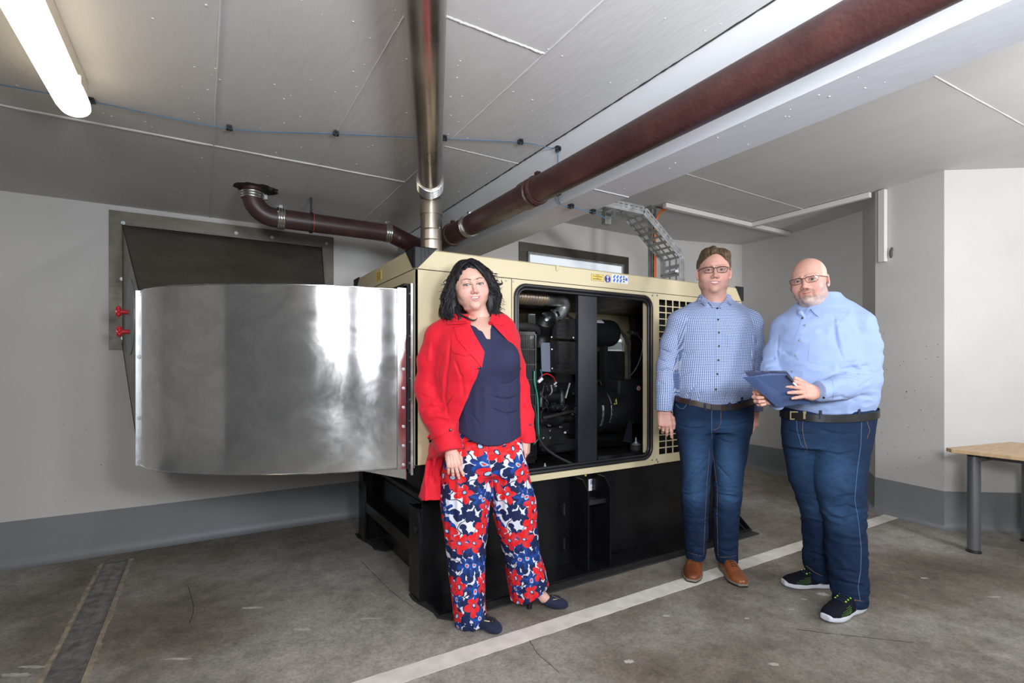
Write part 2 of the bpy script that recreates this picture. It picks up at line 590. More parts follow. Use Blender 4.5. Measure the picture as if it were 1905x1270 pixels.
def wall(name, pts, thick, z1=2.7, mat='wall'):
    """Vertical wall along a plan polyline, thickness to the right of the walking direction (outside)."""
    P = [Vector((*p, 0)) for p in pts]
    out = []
    for i, p in enumerate(P):
        d = (P[min(i + 1, len(P) - 1)] - P[max(i - 1, 0)]).normalized()
        out.append(p + Vector((-d.y, d.x, 0)) * thick)
    m = MB()
    n = len(P)
    vs = P + out + [p + Vector((0, 0, z1)) for p in P] + [p + Vector((0, 0, z1)) for p in out]
    fs = [(0, n, 3 * n, 2 * n), (n - 1, 3 * n - 1, 4 * n - 1, 2 * n - 1)]
    for i in range(n - 1):
        fs += [(i, i + 1, 2 * n + i + 1, 2 * n + i), (n + i, 3 * n + i, 3 * n + i + 1, n + i + 1), (2 * n + i, 2 * n + i + 1, 3 * n + i + 1, 3 * n + i), (i, n + i, n + i + 1, i + 1)]
    m.add(vs, fs)
    return struct(m.build(name, mat, smooth=20))


def band(name, pts, h=0.275):
    """Grey painted plinth band with a rounded cove running onto the floor."""
    prof = [(0.0, 0.0), (0.045, 0.0), (0.030, 0.004), (0.016, 0.014), (0.008, 0.032), (0.005, 0.06), (0.004, h), (0.0, h)]
    P = [Vector((*p, 0)) for p in pts]
    m = MB()
    k = len(prof)
    for i, p in enumerate(P):
        d0 = (P[i] - P[i - 1]).normalized() if i else (P[1] - P[0]).normalized()
        d1 = (P[i + 1] - P[i]).normalized() if i < len(P) - 1 else d0
        d = (d0 + d1).normalized()
        n = Vector((d.y, -d.x, 0)) / max(0.4, d.dot(d1))
        for w, z in prof:
            m.v.append(tuple(p + n * w + Vector((0, 0, z))))
    for i in range(len(P) - 1):
        for j in range(k):
            a, b = i * k + j, i * k + (j + 1) % k
            m.f.append((a, b, b + k, a + k))
    m.f += [tuple(range(k)), tuple(reversed(range((len(P) - 1) * k, len(P) * k)))]
    return struct(m.build(name, 'band', smooth=40))


back = [(-9.2, YB), (4.05, YB), (4.75, 3.98), (5.45, 3.77)]
far = [(5.45, 3.77), (5.42, 3.1), (5.20, 2.365)]
recess = [(5.20, 2.365), (4.73, 2.056)]
mid = [(4.73, 2.056), (4.63, 1.565)]
near = [(4.63, 1.565), (5.06, 1.247), (6.6, -0.1), (6.9, -7.2)]
for nm, pl_ in (('wall_back', back), ('wall_right_far', far), ('wall_right_recess', recess), ('wall_right_middle', mid), ('wall_right_near', near)):
    wall(nm, pl_, 0.15)
for nm, pl_ in (('baseboard_back', back), ('baseboard_right', far + recess[1:] + mid[1:] + near[1:])):
    band(nm, pl_)
wall('wall_left', [(-9.0, -7.2), (-9.0, 4.2)], 0.15)
wall('wall_front', [(6.9, -7.0), (-9.1, -7.0)], 0.15)
wall('wall_left_pier', [(-3.4, 1.25), (-3.4, 4.15)], 0.25)
band('baseboard_left', [(-3.4, 1.25), (-3.4, 4.08)])

# small wall marks that belong to the shell: blowholes and one bare patch
m = MB()
for i in range(46):
    x, z = random.uniform(-2.2, 0.9), random.uniform(0.32, 0.9) if i % 3 else random.uniform(0.9, 2.1)
    m.ball((x, YB - 0.0005, z), random.uniform(0.0015, 0.0035), 6, 4, (1, 0.3, 0.8))
tt = (Vector((4.63, 1.565, 0)) - Vector((4.73, 2.056, 0)))
for i in range(40):
    q = Vector((4.73, 2.056, 0)) + tt * random.uniform(0.05, 0.97)
    m.ball((q.x - 0.0005, q.y, random.uniform(0.35, 1.5)), random.uniform(0.002, 0.004), 6, 4, (0.3, 1, 0.8))
struct(m.build('trim_2', 'pit', smooth=False))

# parking bay line, worn edges
m = MB()
n = 120
xs = [0.15 + (4.76 - 0.15) * i / n for i in range(n + 1)]
P = []
for x in xs:
    P.append((x, 1.862 + random.uniform(-1, 1) * 0.002, 0.0012))
for x in reversed(xs):
    P.append((x, 1.962 + random.uniform(-1, 1) * 0.002, 0.0012))
k = len(xs)
m.add(P + [(a, b, 0.0) for a, b, c in P], [(i, i + 1, 2 * k - 2 - i, 2 * k - 1 - i) for i in range(k - 1)] +
      [(i, i + 2 * k, (i + 1) % (2 * k) + 2 * k, (i + 1) % (2 * k)) for i in range(2 * k)])
struct(m.build('painted_floor_line', 'line', smooth=False))

# drain channel
dr = thing('floor_drain', 'narrow slotted steel drain channel set in the concrete floor at the left', 'floor drain', (-0.46, 2.4, 0))
dx0, dx1 = -0.522, -0.402
for s, xx in ((-1, dx0), (1, dx1)):
    m = MB()
    n = 90
    for i in range(n):
        y0, y1 = -0.5 + 4.42 * i / n, -0.5 + 4.42 * (i + 1) / n
        w = random.uniform(0.018, 0.026)
        a, b = sorted((xx, xx + s * w))
        m.box((a, y0, 0.0), (b, y1, random.uniform(0.001, 0.0022)))
    m.build('screed_margin', 'screed', dr, smooth=False)
m = MB()
m.box((dx0, -0.5, 0.0), (dx1, 3.9, 0.0006))
m.build('trough', 'pit', dr, smooth=False)
y = 3.88
while y > -0.1:
    m = MB()
    y0 = y - 0.495
    m.box((dx0 + 0.001, y0, 0.0006), (dx0 + 0.012, y, 0.005))
    m.box((dx1 - 0.012, y0, 0.0006), (dx1 - 0.001, y, 0.005))
    m.box(((dx0 + dx1) / 2 - 0.004, y0, 0.0006), ((dx0 + dx1) / 2 + 0.004, y, 0.0042))
    k = 33
    for i in range(k + 1):
        yy = y0 + (y - y0 - 0.007) * i / k
        m.box((dx0 + 0.004, yy, 0.0006), (dx1 - 0.004, yy + 0.0075, 0.0045))
    m.build('grate', 'grate', dr, smooth=False)
    y = y0 - 0.004

# ceiling lamp
lp = thing('strip_lamp', 'long glowing white batten lamp on the ceiling at the top left', 'lamp', (-0.40, 1.9, 2.10))
lx, ly0, ly1, lz = -0.40, 0.95, 2.39, 2.125
m = MB()
pts = [(lx, ly0 - 0.004, lz), (lx, ly0, lz), (lx, ly0 + 0.02, lz), (lx, ly1 - 0.05, lz), (lx, ly1 - 0.012, lz), (lx, ly1, lz), (lx, ly1 + 0.004, lz)]
m.tube(pts, [0.03, 0.045, 0.05, 0.05, 0.046, 0.036, 0.02], 28, squash=0.8)
m.build('diffuser', 'lamp', lp, smooth=50)
m = MB()
m.box((lx - 0.038, ly0, lz + 0.02), (lx + 0.038, ly1 - 0.01, ZC))
for yy in (ly0 + 0.2, (ly0 + ly1) / 2, ly1 - 0.22):
    m.box((lx + 0.036, yy, lz + 0.002), (lx + 0.052, yy + 0.03, lz + 0.03))
m.build('housing', 'lampb', lp, bevel=0.004)
# lightning-protection / bus wire and its clips
clip_pts = [on(-60, 140, 'Z', ZC), on(170, 183, 'Z', ZC), on(427, 234, 'Z', ZC), on(625, 244, 'Z', ZC), on(826, 253, 'Z', ZC), on(968, 260, 'Z', ZC)]
c6, c7 = on(1041, 278, 'X', BX0), on(1041, 360, 'X', BX0)
c8 = on(1062, 380, 'Z', BZ)
c9 = on(1103, 390, 'Z', BZ)
path = [p + Vector((0, 0, -0.012)) for p in clip_pts] + [Vector((BX0 - 0.012, c6.y + 0.05, ZC - 0.03)), c6 + Vector((-0.012, 0, 0)), c7 + Vector((-0.012, 0, 0)), Vector((BX0 - 0.004, c7.y - 0.02, BZ - 0.006)), c8 + Vector((0.0, 0, -0.012)), c9 + Vector((0, 0, -0.012)), c9 + Vector((0.12, 0.05, -0.01))]
m = MB()
m.tube(spline(path, 6), 0.0019, 6)
tag(m.build('blue_cable', 'bluew', smooth=60), 'thin blue cable clipped along the ceiling and down the concrete beam', 'cable')


def clip(p, nrm, along, label):
    t = thing('cable_clip', label, 'cable clip', p, group='black clips holding the blue cable')
    p, nrm, al = Vector(p), Vector(nrm), Vector(along).normalized()
    m = MB()
    m.bar(p - al * 0.009, p + al * 0.009, 0.024, 0.012, nrm)
    m.build('clip_base', 'plastic', t, smooth=False)
    m = MB()
    m.bar(p - al * 0.012 + nrm * 0.012, p + al * 0.012 + nrm * 0.012, 0.018, 0.012, nrm)
    m.ball(p + nrm * 0.018, 0.005, 8, 6)
    sd = al.cross(nrm)
    m.bar(p + nrm * 0.008 - sd * 0.018, p + nrm * 0.008 + sd * 0.018, 0.007, 0.006, nrm)
    m.build('clamp', 'plastic', t, smooth=False)


cl = ['black cable clip on the ceiling right beside the lamp end', 'second black cable clip from the lamp on the ceiling', 'third black cable clip from the lamp, left of the steel pipe', 'black cable clip on the ceiling half hidden by the steel pipe', 'black cable clip on the ceiling right of the steel pipe']
for p, l in zip(clip_pts[1:], cl):
    clip(p, (0, 0, -1), (1, -0.1, 0), l)
clip(c6, (-1, 0, 0), (0, 0, 1), 'black cable clip high on the beam side above the brown pipe')
clip(c7, (-1, 0, 0), (0, 0, 1), 'black cable clip on the beam side below the brown pipe')
clip(c8, (0, 0, -1), (1, 0.2, 0), 'black cable clip on the beam underside nearest the brown pipe')
clip(c9, (0, 0, -1), (1, 0.2, 0), 'black cable clip on the beam underside beside the cable tray')

# open joint between the slab and the beam, hairline cracks and pale stains on the concrete
m = MB()
pts = [(BX0 - 0.004 + random.uniform(-1, 1) * 0.0012, 0.5 + 3.5 * i / 160, ZC - 0.0005) for i in range(161)]
m.tube(pts, [random.uniform(0.0018, 0.0040) for _ in pts], 6)
struct(m.build('trim_6', 'pit', smooth=False))
m = MB()
for pp in ([(672, 1043), (700, 1072), (735, 1105), (770, 1130)], [(985, 1190), (1000, 1215), (1040, 1250)], [(1480, 1170), (1560, 1180), (1700, 1195)], [(350, 1090), (360, 1130), (352, 1160)]):
    P_ = spline([on(a, b, 'Z', 0.0) for a, b in pp], 12)
    P_ = [p + Vector((random.uniform(-1, 1) * 0.002, random.uniform(-1, 1) * 0.002, 0)) for p in P_]
    m.tube(P_, [random.uniform(0.0008, 0.0018) for _ in P_], 5)
struct(m.build('floor_crack', 'pit', smooth=False))
m = MB()
for px, py, rx, ry in ((1532, 1105, 0.030, 0.022), (1496, 1114, 0.012, 0.008), (1472, 1133, 0.014, 0.006), (1390, 1150, 0.010, 0.007), (690, 1150, 0.05, 0.004), (30, 1255, 0.06, 0.012), (60, 1240, 0.05, 0.008), (330, 1225, 0.05, 0.008), (560, 1170, 0.04, 0.010), (1170, 1230, 0.02, 0.012), (1440, 1235, 0.02, 0.010), (1850, 1110, 0.03, 0.006), (470, 1130, 0.05, 0.010), (1240, 1145, 0.018, 0.008), (1720, 1075, 0.02, 0.008)):
    c = on(px, py, 'Z', 0.0)
    k = 22
    loop = []
    for i in range(k):
        a = 2 * math.pi * i / k
        q = 1 + random.uniform(-0.28, 0.28)
        loop.append((c.x + rx * q * math.cos(a) * cs + ry * q * math.sin(a) * sn, c.y - rx * q * math.cos(a) * sn + ry * q * math.sin(a) * cs, 0.0))
    m.prism(loop, (0, 0, 0.0007))
struct(m.build('floor_stain', 'scuff', smooth=False))

# ================================================================== pipes
# steel exhaust pipe: rises from the canopy roof, elbow, runs under the ceiling over the camera
ex = thing('exhaust_pipe', 'shiny stainless exhaust pipe rising from the canopy and running along the ceiling', 'pipe', (1.015, 2.507, 1.77))
VX, VY = 1.015, 2.507
m = MB()
m.tube([(VX, VY, 1.60), (VX, VY, 1.985), (VX, VY, 2.0)], 0.055, 32)
m.build('riser', 'steel', ex)
A = on(800, 335, 'Z', 2.125)
far_p = Vector((A.x, A.y, 2.125))
near_p = on(790, 0, 'Z', 2.150)
dirn = (far_p - near_p).normalized()
m = MB()
start = near_p - dirn * 2.6
start.z = 2.158
m.tube([start, near_p - dirn * 0.3, near_p, far_p], 0.0575, 36)
m.build('horizontal_run', 'steel', ex)
m = MB()
el = [far_p - dirn * 0.03, far_p + dirn * 0.02, far_p + dirn * 0.05 + Vector((0, 0, -0.012)), Vector((VX, VY, 2.075)), Vector((VX, VY, 2.03)), Vector((VX, VY, 1.98))]
m.tube(spline(el, 5), 0.0595, 32)
m.build('elbow', 'steel', ex)
m = MB()
for k in range(5):
    q = far_p - dirn * (0.012 - 0.014 * k) + Vector((0, 0, -0.003 * k))
    m.tube([q - dirn * 0.006, q - dirn * 0.002, q + dirn * 0.002, q + dirn * 0.006], [0.062, 0.069, 0.069, 0.062], 36)
m.build('collar', 'bright', ex)
m = MB()
for z in (1.90, 1.845):
    m.tube([(VX, VY, z - 0.004), (VX, VY, z), (VX, VY, z + 0.004)], [0.0552, 0.0566, 0.0552], 32)
m.build('weld_seam', 'steel', ex)


def coupling(parent, c, d, r, n_rib=3, w=0.05, mat='bright', lug=(0, 0, 1)):
    c, d = Vector(c), Vector(d).normalized()
    pts, rr = [], []
    for i in range(n_rib * 6 + 1):
        t = i / (n_rib * 6)
        pts.append(c + d * (t - 0.5) * w)
        rr.append(r + 0.004 + 0.004 * abs(math.sin(t * math.pi * n_rib)))
    m = MB()
    m.tube(pts, rr, 28)
    l = Vector(lug)
    m.box((-0.009, -0.012, 0), (0.009, 0.012, 0.018), Matrix.Translation(c + l * (r + 0.004)) @ l.to_track_quat('Z', 'Y').to_matrix().to_4x4())
    m.cyl(c + l * (r + 0.014) - d * 0.02, c + l * (r + 0.014) + d * 0.02, 0.004, 8)
    return m.build('coupling_band', mat, parent, smooth=45)


PX_, PZ_, PR = 1.215, 1.944, 0.055
bp_ = thing('brown_pipe', 'thick dark red brown pipe running along the side of the concrete beam', 'pipe', (PX_, 1.5, PZ_))
m = MB()
m.tube([(PX_, -3.5, PZ_), (PX_, 0.5, PZ_), (PX_, 2.0, PZ_), (PX_, 2.98, PZ_)], PR, 40)
m.build('long_run', 'brown', bp_)
m = MB()
m.tube(spline([(PX_, 2.95, PZ_), (PX_, 3.10, PZ_ + 0.005), (PX_ - 0.02, 3.22, PZ_ + 0.04), (PX_ - 0.09, 3.29, PZ_ + 0.09), (PX_ - 0.17, 3.30, 2.066)], 8), PR + 0.003, 32)
m.build('bend', 'brown', bp_)
m = MB()
p = on(985, 340, 'X', PX_)
m.tube([(PX_, p.y - 0.035, PZ_), (PX_, p.y - 0.03, PZ_), (PX_, p.y + 0.03, PZ_), (PX_, p.y + 0.035, PZ_)], [PR, PR + 0.006, PR + 0.006, PR], 36)
m.build('pipe_socket', 'brown', bp_)
for k, (px, py) in enumerate(((1000, 336), (873, 402), (842, 418))):
    p = on(px, py, 'X', PX_)
    mat = 'bright' if k == 1 else 'brown'
    coupling(bp_, (PX_, p.y, PZ_), (0, 1, 0), PR + (0.003 if k == 2 else 0), 2 if k == 1 else 1, 0.035 if k == 1 else 0.022, mat)

p2 = thing('brown_pipe', 'short dark brown drain pipe coming out of a ceiling hole above the wall duct', 'pipe', (0.28, 3.3, 2.2))
zz, yy, rr = 2.066, 3.3, 0.056
hx = 0.235
m = MB()
m.tube([(0.37, yy, zz), (1.06, yy, zz)], rr, 32)
m.build('straight_run', 'brownd', p2)
m = MB()
m.tube([(hx, yy, 2.26), (hx, yy, 2.19)] + arc((hx + 0.12, yy, zz + 0.115), (-0.12, 0, 0), (0, 0, -0.115), 0.0, math.pi / 2, 12) + [(0.39, yy, zz)], rr, 32)
m.build('elbow', 'brownd', p2)
coupling(p2, (hx, yy, 2.178), (0, 0, 1), rr, 3, 0.045, 'bright', (1, 0, 0))
coupling(p2, (0.385, yy, zz), (1, 0, 0), rr, 3, 0.042)
coupling(p2, (1.03, yy, zz), (1, 0, 0), rr, 3, 0.042)
m = MB()
m.bar((0.555, yy, zz + rr), (0.555, yy, ZC), 0.012, 0.006, (0, 1, 0))
m.tube([(0.548, yy, zz), (0.562, yy, zz)], rr + 0.007, 28)
m.bolt((0.555, yy - 0.008, zz + rr + 0.02), (0, -1, 0), 0.006, 0.01)
m.build('pipe_hanger', 'plastic', p2)
m = MB()
m.tube([(0.563, yy, zz), (0.566, yy, zz)], rr + 0.005, 28)
m.build('red_gasket', 'redk', p2)
m = MB()
ho = [(hx + 0.02 + (0.10 + random.uniform(-0.012, 0.012)) * math.cos(a) * 1.15, yy + (0.10 + random.uniform(-0.01, 0.01)) * math.sin(a), ZC - 0.0015) for a in [i * math.pi / 14 for i in range(28)]]
m.prism(ho, (0, 0, 0.01))
m.ball((hx + 0.09, yy - 0.06, ZC - 0.004), 0.014, 8, 6)
m.ball((hx + 0.12, yy - 0.03, ZC - 0.004), 0.010, 8, 6)
struct(m.build('trim_3', 'pit', smooth=False))

# ================================================================== sheet-metal air duct
du = thing('air_duct', 'big curved shiny aluminium air duct joining the generator canopy to the wall opening', 'air duct', (0.2, 3.2, 0.70))
DC = (0.838, 3.19)
DA, DBY = 1.116, 0.78
DZ0, DZ1 = 0.712, 1.553
NS = 56


def duct_pt(t, k=1.0):
    a = math.pi / 2 * t
    e = 2 / 1.83
    return DC[0] - DA * k * (math.sin(a) ** e), DC[1] - DBY * (k if k == 1.0 else k * 0.94) * (math.cos(a) ** e)


m = MB()
vs = []
outer = [duct_pt(i / NS) for i in range(NS + 1)]
inner = [duct_pt(i / NS, 0.9975) for i in range(NS + 1)]
for x, y in outer:
    vs += [(x, y, DZ0 - 0.012), (x, y, DZ1 + 0.012)]
for x, y in inner:
    vs += [(x, y, DZ0 - 0.012), (x, y, DZ1 + 0.012)]
k = 2 * (NS + 1)
fs = []
for i in range(NS):
    a = 2 * i
    fs += [(a, a + 1, a + 3, a + 2), (k + a, k + a + 2, k + a + 3, k + a + 1), (a + 1, k + a + 1, k + a + 3, a + 3), (a, a + 2, k + a + 2, k + a)]
m.add(vs, fs)
m.build('outer_sheet', 'alu', du, smooth=50)
for nm, z in (('top_plate', DZ1), ('bottom_plate', DZ0 - 0.002)):
    m = MB()
    poly = [(x, y, z) for x, y in inner] + [(0.62, DC[1], z), (0.70, 3.12, z), (DC[0], 3.10, z)]
    m.prism(poly, (0, 0, 0.002))
    m.build(nm, 'alu', du, smooth=False)
for z in (DZ0 - 0.012, DZ1 + 0.012):
    m = MB()
    P = [(x + random.uniform(-1, 1) * 0.0008, y + random.uniform(-1, 1) * 0.0008, z + random.uniform(-1, 1) * 0.0012) for x, y in outer]
    m.tube(P, 0.0035, 6)
    m.build('folded_rim', 'bright', du)
m = MB()
m.add([(0.62, DC[1], DZ0), (0.70, 3.12, DZ0), (DC[0], 3.10, DZ0), (0.62, DC[1], DZ1), (0.70, 3.12, DZ1), (DC[0], 3.10, DZ1)], [(0, 1, 4, 3), (1, 2, 5, 4)])
m.build('inner_sheet', 'alu', du, smooth=False)

# right-hand angle flange with bolts, flexible canvas collar, second angle on the canopy
XF = 0.845
m = MB()
m.box((XF - 0.045, 2.402, DZ0 - 0.02), (XF, 2.406, DZ1 + 0.02))
m.box((XF - 0.003, 2.402, DZ0 - 0.075), (XF, 2.445, DZ1 + 0.035))
m.box((XF - 0.003, 2.402, DZ1), (XF, 3.45, DZ1 + 0.035))
m.box((XF - 0.003, 2.402, DZ0 - 0.035), (XF, 3.45, DZ0))
m.add([(XF - 0.001, 2.405, DZ0 - 0.072), (XF - 0.001, 2.405, DZ0 - 0.02), (XF - 0.20, 2.46, DZ0 - 0.02), (XF - 0.001, 2.409, DZ0 - 0.072), (XF - 0.001, 2.409, DZ0 - 0.02), (XF - 0.20, 2.464, DZ0 - 0.02)], [(0, 1, 2), (5, 4, 3), (0, 2, 5, 3), (0, 3, 4, 1)])
fl = m.build('canopy_side_flange', 'bright', du, smooth=False)
for i in range(10):
    m = MB()
    z = DZ0 + 0.0 + (DZ1 - DZ0) * i / 9
    m.bolt((XF - 0.016, 2.402, z), (0, -1, 0), 0.005, 0.008)
    m.build('bolt', 'galv', du)
for i in range(6):
    m = MB()
    m.bolt((XF - 0.003, 2.50 + i * 0.16, DZ1 + 0.017), (-1, 0, 0), 0.006, 0.014)
    m.build('bolt', 'galv', du)
m = MB()
m.box((XF, 2.44, DZ0 - 0.03), (XF + 0.037, 3.44, DZ1 + 0.05))
m.build('canvas_collar', 'rubber', du, smooth=False)
m = MB()
m.box((0.866, 2.402, DZ0 - 0.055), (0.8815, 2.406, 1.60))
m.box((0.878, 2.402, DZ0 - 0.055), (0.8815, 2.46, 1.60))
m.box((0.878, 2.402, 1.57), (0.8815, 3.5, 1.60))
m.build('canopy_angle', 'galv', du, smooth=False)
for i in range(9):
    m = MB()
    m.bolt((0.8775, 2.43, DZ0 + 0.0 + 0.105 * i), (-1, 0, 0), 0.006, 0.01)
    m.build('bolt', 'galv', du)
for i in range(6):
    m = MB()
    m.bolt((0.8775, 2.50 + i * 0.16, 1.585), (-1, 0, 0), 0.006, 0.014)
    m.build('bolt', 'galv', du)

# left-hand strip flange
LX, LY = DC[0] - DA, DC[1]
m = MB()
m.bar((LX + 0.012, LY - 0.005, DZ0 - 0.022), (LX + 0.012, LY - 0.005, DZ1 + 0.02), 0.006, 0.002, (1, 0, 0))
m.box((LX - 0.022, LY - 0.002, DZ0 - 0.022), (LX + 0.020, LY + 0.002, DZ1 + 0.022))
m.box((LX - 0.022, LY + 0.002, DZ0 - 0.022), (LX - 0.019, LY + 0.04, DZ1 + 0.022))
m.build('hood_side_flange', 'galv', du, smooth=False)
for z in (DZ0 - 0.004, 0.93, 1.24, DZ1 + 0.006):
    m = MB()
    m.bolt((LX - 0.006, LY - 0.002, z), (0, -1, 0), 0.007, 0.008)
    m.build('bolt', 'galv_d', du)

# tapered hood from the strip flange to the wall frame
WY = YB - 0.012
q0 = [(LX - 0.004, LY, DZ0), (0.62, LY, DZ0), (0.62, LY, DZ1), (LX - 0.004, LY, DZ1)]
q1 = [(-0.455, WY, 1.34), (0.765, WY, 1.34), (0.765, WY, 2.10), (-0.455, WY, 2.10)]
m = MB()
t = Vector((0.004, 0, 0))
m.add(q0 + q1, [(0, 4, 5, 1), (1, 5, 6, 2), (2, 6, 7, 3), (3, 7, 4, 0)])
o = m.build('tapered_hood', 'alu_d', du, smooth=False)
sm = o.modifiers.new('solid', 'SOLIDIFY')
sm.thickness = 0.003
for a, b in ((3, 7), (0, 4), (2, 6)):
    m = MB()
    m.tube([(q0 + q1)[a], (q0 + q1)[b]], 0.0035, 6)
    m.build('hood_seam', 'frame_s', du)
m = MB()
m.ring([(-0.523, YB - 0.012, 1.296), (0.854, YB - 0.012, 1.296), (0.854, YB - 0.012, 2.185), (-0.523, YB - 0.012, 2.185)],
       [(-0.44, YB - 0.012, 1.375), (0.772, YB - 0.012, 1.375), (0.772, YB - 0.012, 2.105), (-0.44, YB - 0.012, 2.105)], (0, 0.012, 0))
m.build('wall_frame', 'frame_s', du, smooth=False)
for x, z in ((-0.45, 2.11), (-0.455, 1.75), (-0.45, 1.37), (0.19, 2.13), (0.80, 2.13), (0.42, 2.13)):
    m = MB()
    m.bolt((x, YB - 0.012, z), (0, -1, 0), 0.008, 0.01)
    m.build('bolt', 'galv_d', du)
# round inspection cover with two star knobs on the hood's left cheek
a, b = Vector(q0[0]).lerp(Vector(q0[3]), 0.5), Vector(q1[0]).lerp(Vector(q1[3]), 0.5)
nrm = (Vector(q1[3]) - Vector(q0[0])).cross(Vector(q0[3]) - Vector(q0[0])).normalized()
if nrm.x > 0:
    nrm = -nrm
d = ray(243, 590)
o3 = Vector((0, 0, CAM_H))
tt = (Vector(q0[0]) - o3).dot(nrm) / d.dot(nrm)
cc = o3 + d * tt
m = MB()
m.cyl(cc - nrm * 0.004, cc + nrm * 0.006, 0.215, 48)
m.tube([cc + nrm * 0.004, cc + nrm * 0.010], [0.20, 0.19], 48)
m.build('inspection_cover', 'cover', du)
up = Vector((0, 0, 1))
for dz, dy in ((0.03, 0.02), (-0.085, -0.03)):
    c = cc + up * dz + nrm.cross(up).normalized() * dy
    m = MB()
    m.cyl(c, c + nrm * 0.045, 0.013, 12)
    m.cyl(c + nrm * 0.040, c + nrm * 0.068, 0.022, 12)
    for kk in range(6):
        ang = kk * math.pi / 3
        s1 = nrm.orthogonal().normalized()
        s2 = nrm.cross(s1)
        m.ball(c + nrm * 0.054 + (s1 * math.cos(ang) + s2 * math.sin(ang)) * 0.021, 0.011, 8, 6)
    m.build('star_knob', 'redk', du, smooth=50)

# ================================================================== louvred wall hatch behind the generator
ht = thing('wall_hatch', 'stainless framed louvred air inlet in the back wall above the generator', 'air vent', (3.25, YB, 1.5))
hx0, hx1, hz1, hz0 = 2.547, 3.945, 2.365, 1.25
y = YB - 0.014
m = MB()
m.ring([(hx0, y, hz0), (hx1, y, hz0), (hx1, y, hz1), (hx0, y, hz1)], [(hx0 + 0.085, y, hz0 + 0.08), (hx1 - 0.085, y, hz0 + 0.08), (hx1 - 0.085, y, hz1 - 0.09), (hx0 + 0.085, y, hz1 - 0.09)], (0, 0.014, 0))
m.build('outer_frame', 'frame_s', ht, smooth=False)
m = MB()
m.ring([(hx0 + 0.085, y, hz0 + 0.08), (hx1 - 0.085, y, hz0 + 0.08), (hx1 - 0.085, y, hz1 - 0.09), (hx0 + 0.085, y, hz1 - 0.09)],
       [(hx0 + 0.105, y, hz0 + 0.10), (hx1 - 0.105, y, hz0 + 0.10), (hx1 - 0.105, y, hz1 - 0.11), (hx0 + 0.105, y, hz1 - 0.11)], (0, -0.02, 0))
m.build('inner_frame', 'galv_d', ht, smooth=False)
m = MB()
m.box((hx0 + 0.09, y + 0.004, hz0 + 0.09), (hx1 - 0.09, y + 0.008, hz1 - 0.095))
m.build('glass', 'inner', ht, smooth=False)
z = hz0 + 0.12
while z < hz1 - 0.17:
    m = MB()
    m.box((hx0 + 0.105, -0.001, -0.045), (hx1 - 0.105, 0.001, 0.045), Matrix.Translation((0, y - 0.006, z + 0.03)) @ Matrix.Rotation(math.radians(-14), 4, 'X'))
    m.build('louvre', 'louver', ht, smooth=False)
    z += 0.118

# ================================================================== cable tray, strut, trunking on the right
PY = 3.30
st = thing('strut_post', 'galvanised perforated strut post from the ceiling behind the right end of the generator', 'steel post', (3.485, PY, 0))
m = MB()
m.box((3.455, PY - 0.002, 0.01), (3.515, PY + 0.002, 2.61))
m.box((3.455, PY - 0.002, 0.01), (3.458, PY + 0.04, 2.61))
m.box((3.512, PY - 0.002, 0.01), (3.515, PY + 0.04, 2.61))
m.build('channel', 'galv_d', st, smooth=False)
m = MB()
z = 1.6
while z < 2.58:
    m.box((3.478, PY - 0.0028, z), (3.492, PY - 0.0015, z + 0.03))
    z += 0.055
m.build('slots', 'pit', st, smooth=False)
m = MB()
m.box((3.41, PY - 0.05, 2.604), (3.56, PY + 0.06, 2.615))
m.box((3.455, PY - 0.05, 0.0), (3.56, PY + 0.06, 0.012))
m.build('head_plate', 'galv_d', st, smooth=False)
m = MB()
m.tube(spline([(3.485, PY - 0.012, 1.79), (3.482, PY - 0.014, 2.1), (3.488, PY - 0.014, 2.45), (3.50, PY - 0.06, 2.565), (3.50, PY - 0.14, 2.592)], 8), 0.008, 10)
m.tube(spline([(3.50, PY - 0.01, 1.79), (3.498, PY - 0.014, 2.1), (3.50, PY - 0.014, 2.45), (3.505, PY - 0.06, 2.555), (3.51, PY - 0.14, 2.585)], 8), 0.006, 10)
tag(m.build('orange_cable', 'orangew'), 'orange power cable running up the strut post into the white trunking', 'cable')

tr = thing('cable_tray', 'bent galvanised perforated cable tray dropping from the beam to behind the generator', 'cable tray', (3.3, 2.95, 1.7))
TY = 2.98


def tray_run(p, q, w, side_h, up):
    """One straight tray: rungs between two perforated side rails."""
    p, q, up = Vector(p), Vector(q), Vector(up).normalized()
    d = (q - p).normalized()
    s = d.cross(up).normalized()
    up = s.cross(d).normalized()
    L = (q - p).length
    for sg in (-1, 1):
        m = MB()
        o = s * sg * w / 2
        # side rail as upper and lower strips joined by webs, so the slots are real openings
        m.bar(p + o + up * (side_h - 0.004), q + o + up * (side_h - 0.004), 0.004, 0.016, up)
        m.bar(p + o + up * 0.010, q + o + up * 0.010, 0.004, 0.026, up)
        n = max(3, int(L / 0.05))
        for i in range(n + 1):
            c = p + d * (L * i / n) + o
            m.bar(c + up * 0.01, c + up * (side_h - 0.004), 0.024, 0.0015, s)
        m.bar(p + o + up * (side_h * 0.55), q + o + up * (side_h * 0.55), 0.004, 0.014, up)
        m.build('side_rail', 'galv', tr, smooth=False)
    m = MB()
    for off in (-0.34, 0.0, 0.34):
        m.bar(p + s * w * off, q + s * w * off, w * 0.09, 0.002, up)
    n = max(3, int(L / 0.062))
    for i in range(n + 1):
        c = p + d * (L * i / n)
        m.bar(c - s * w / 2, c + s * w / 2, 0.030 if i % 2 else 0.020, 0.003, up)
    m.build('tray_floor', 'galv', tr, smooth=False)


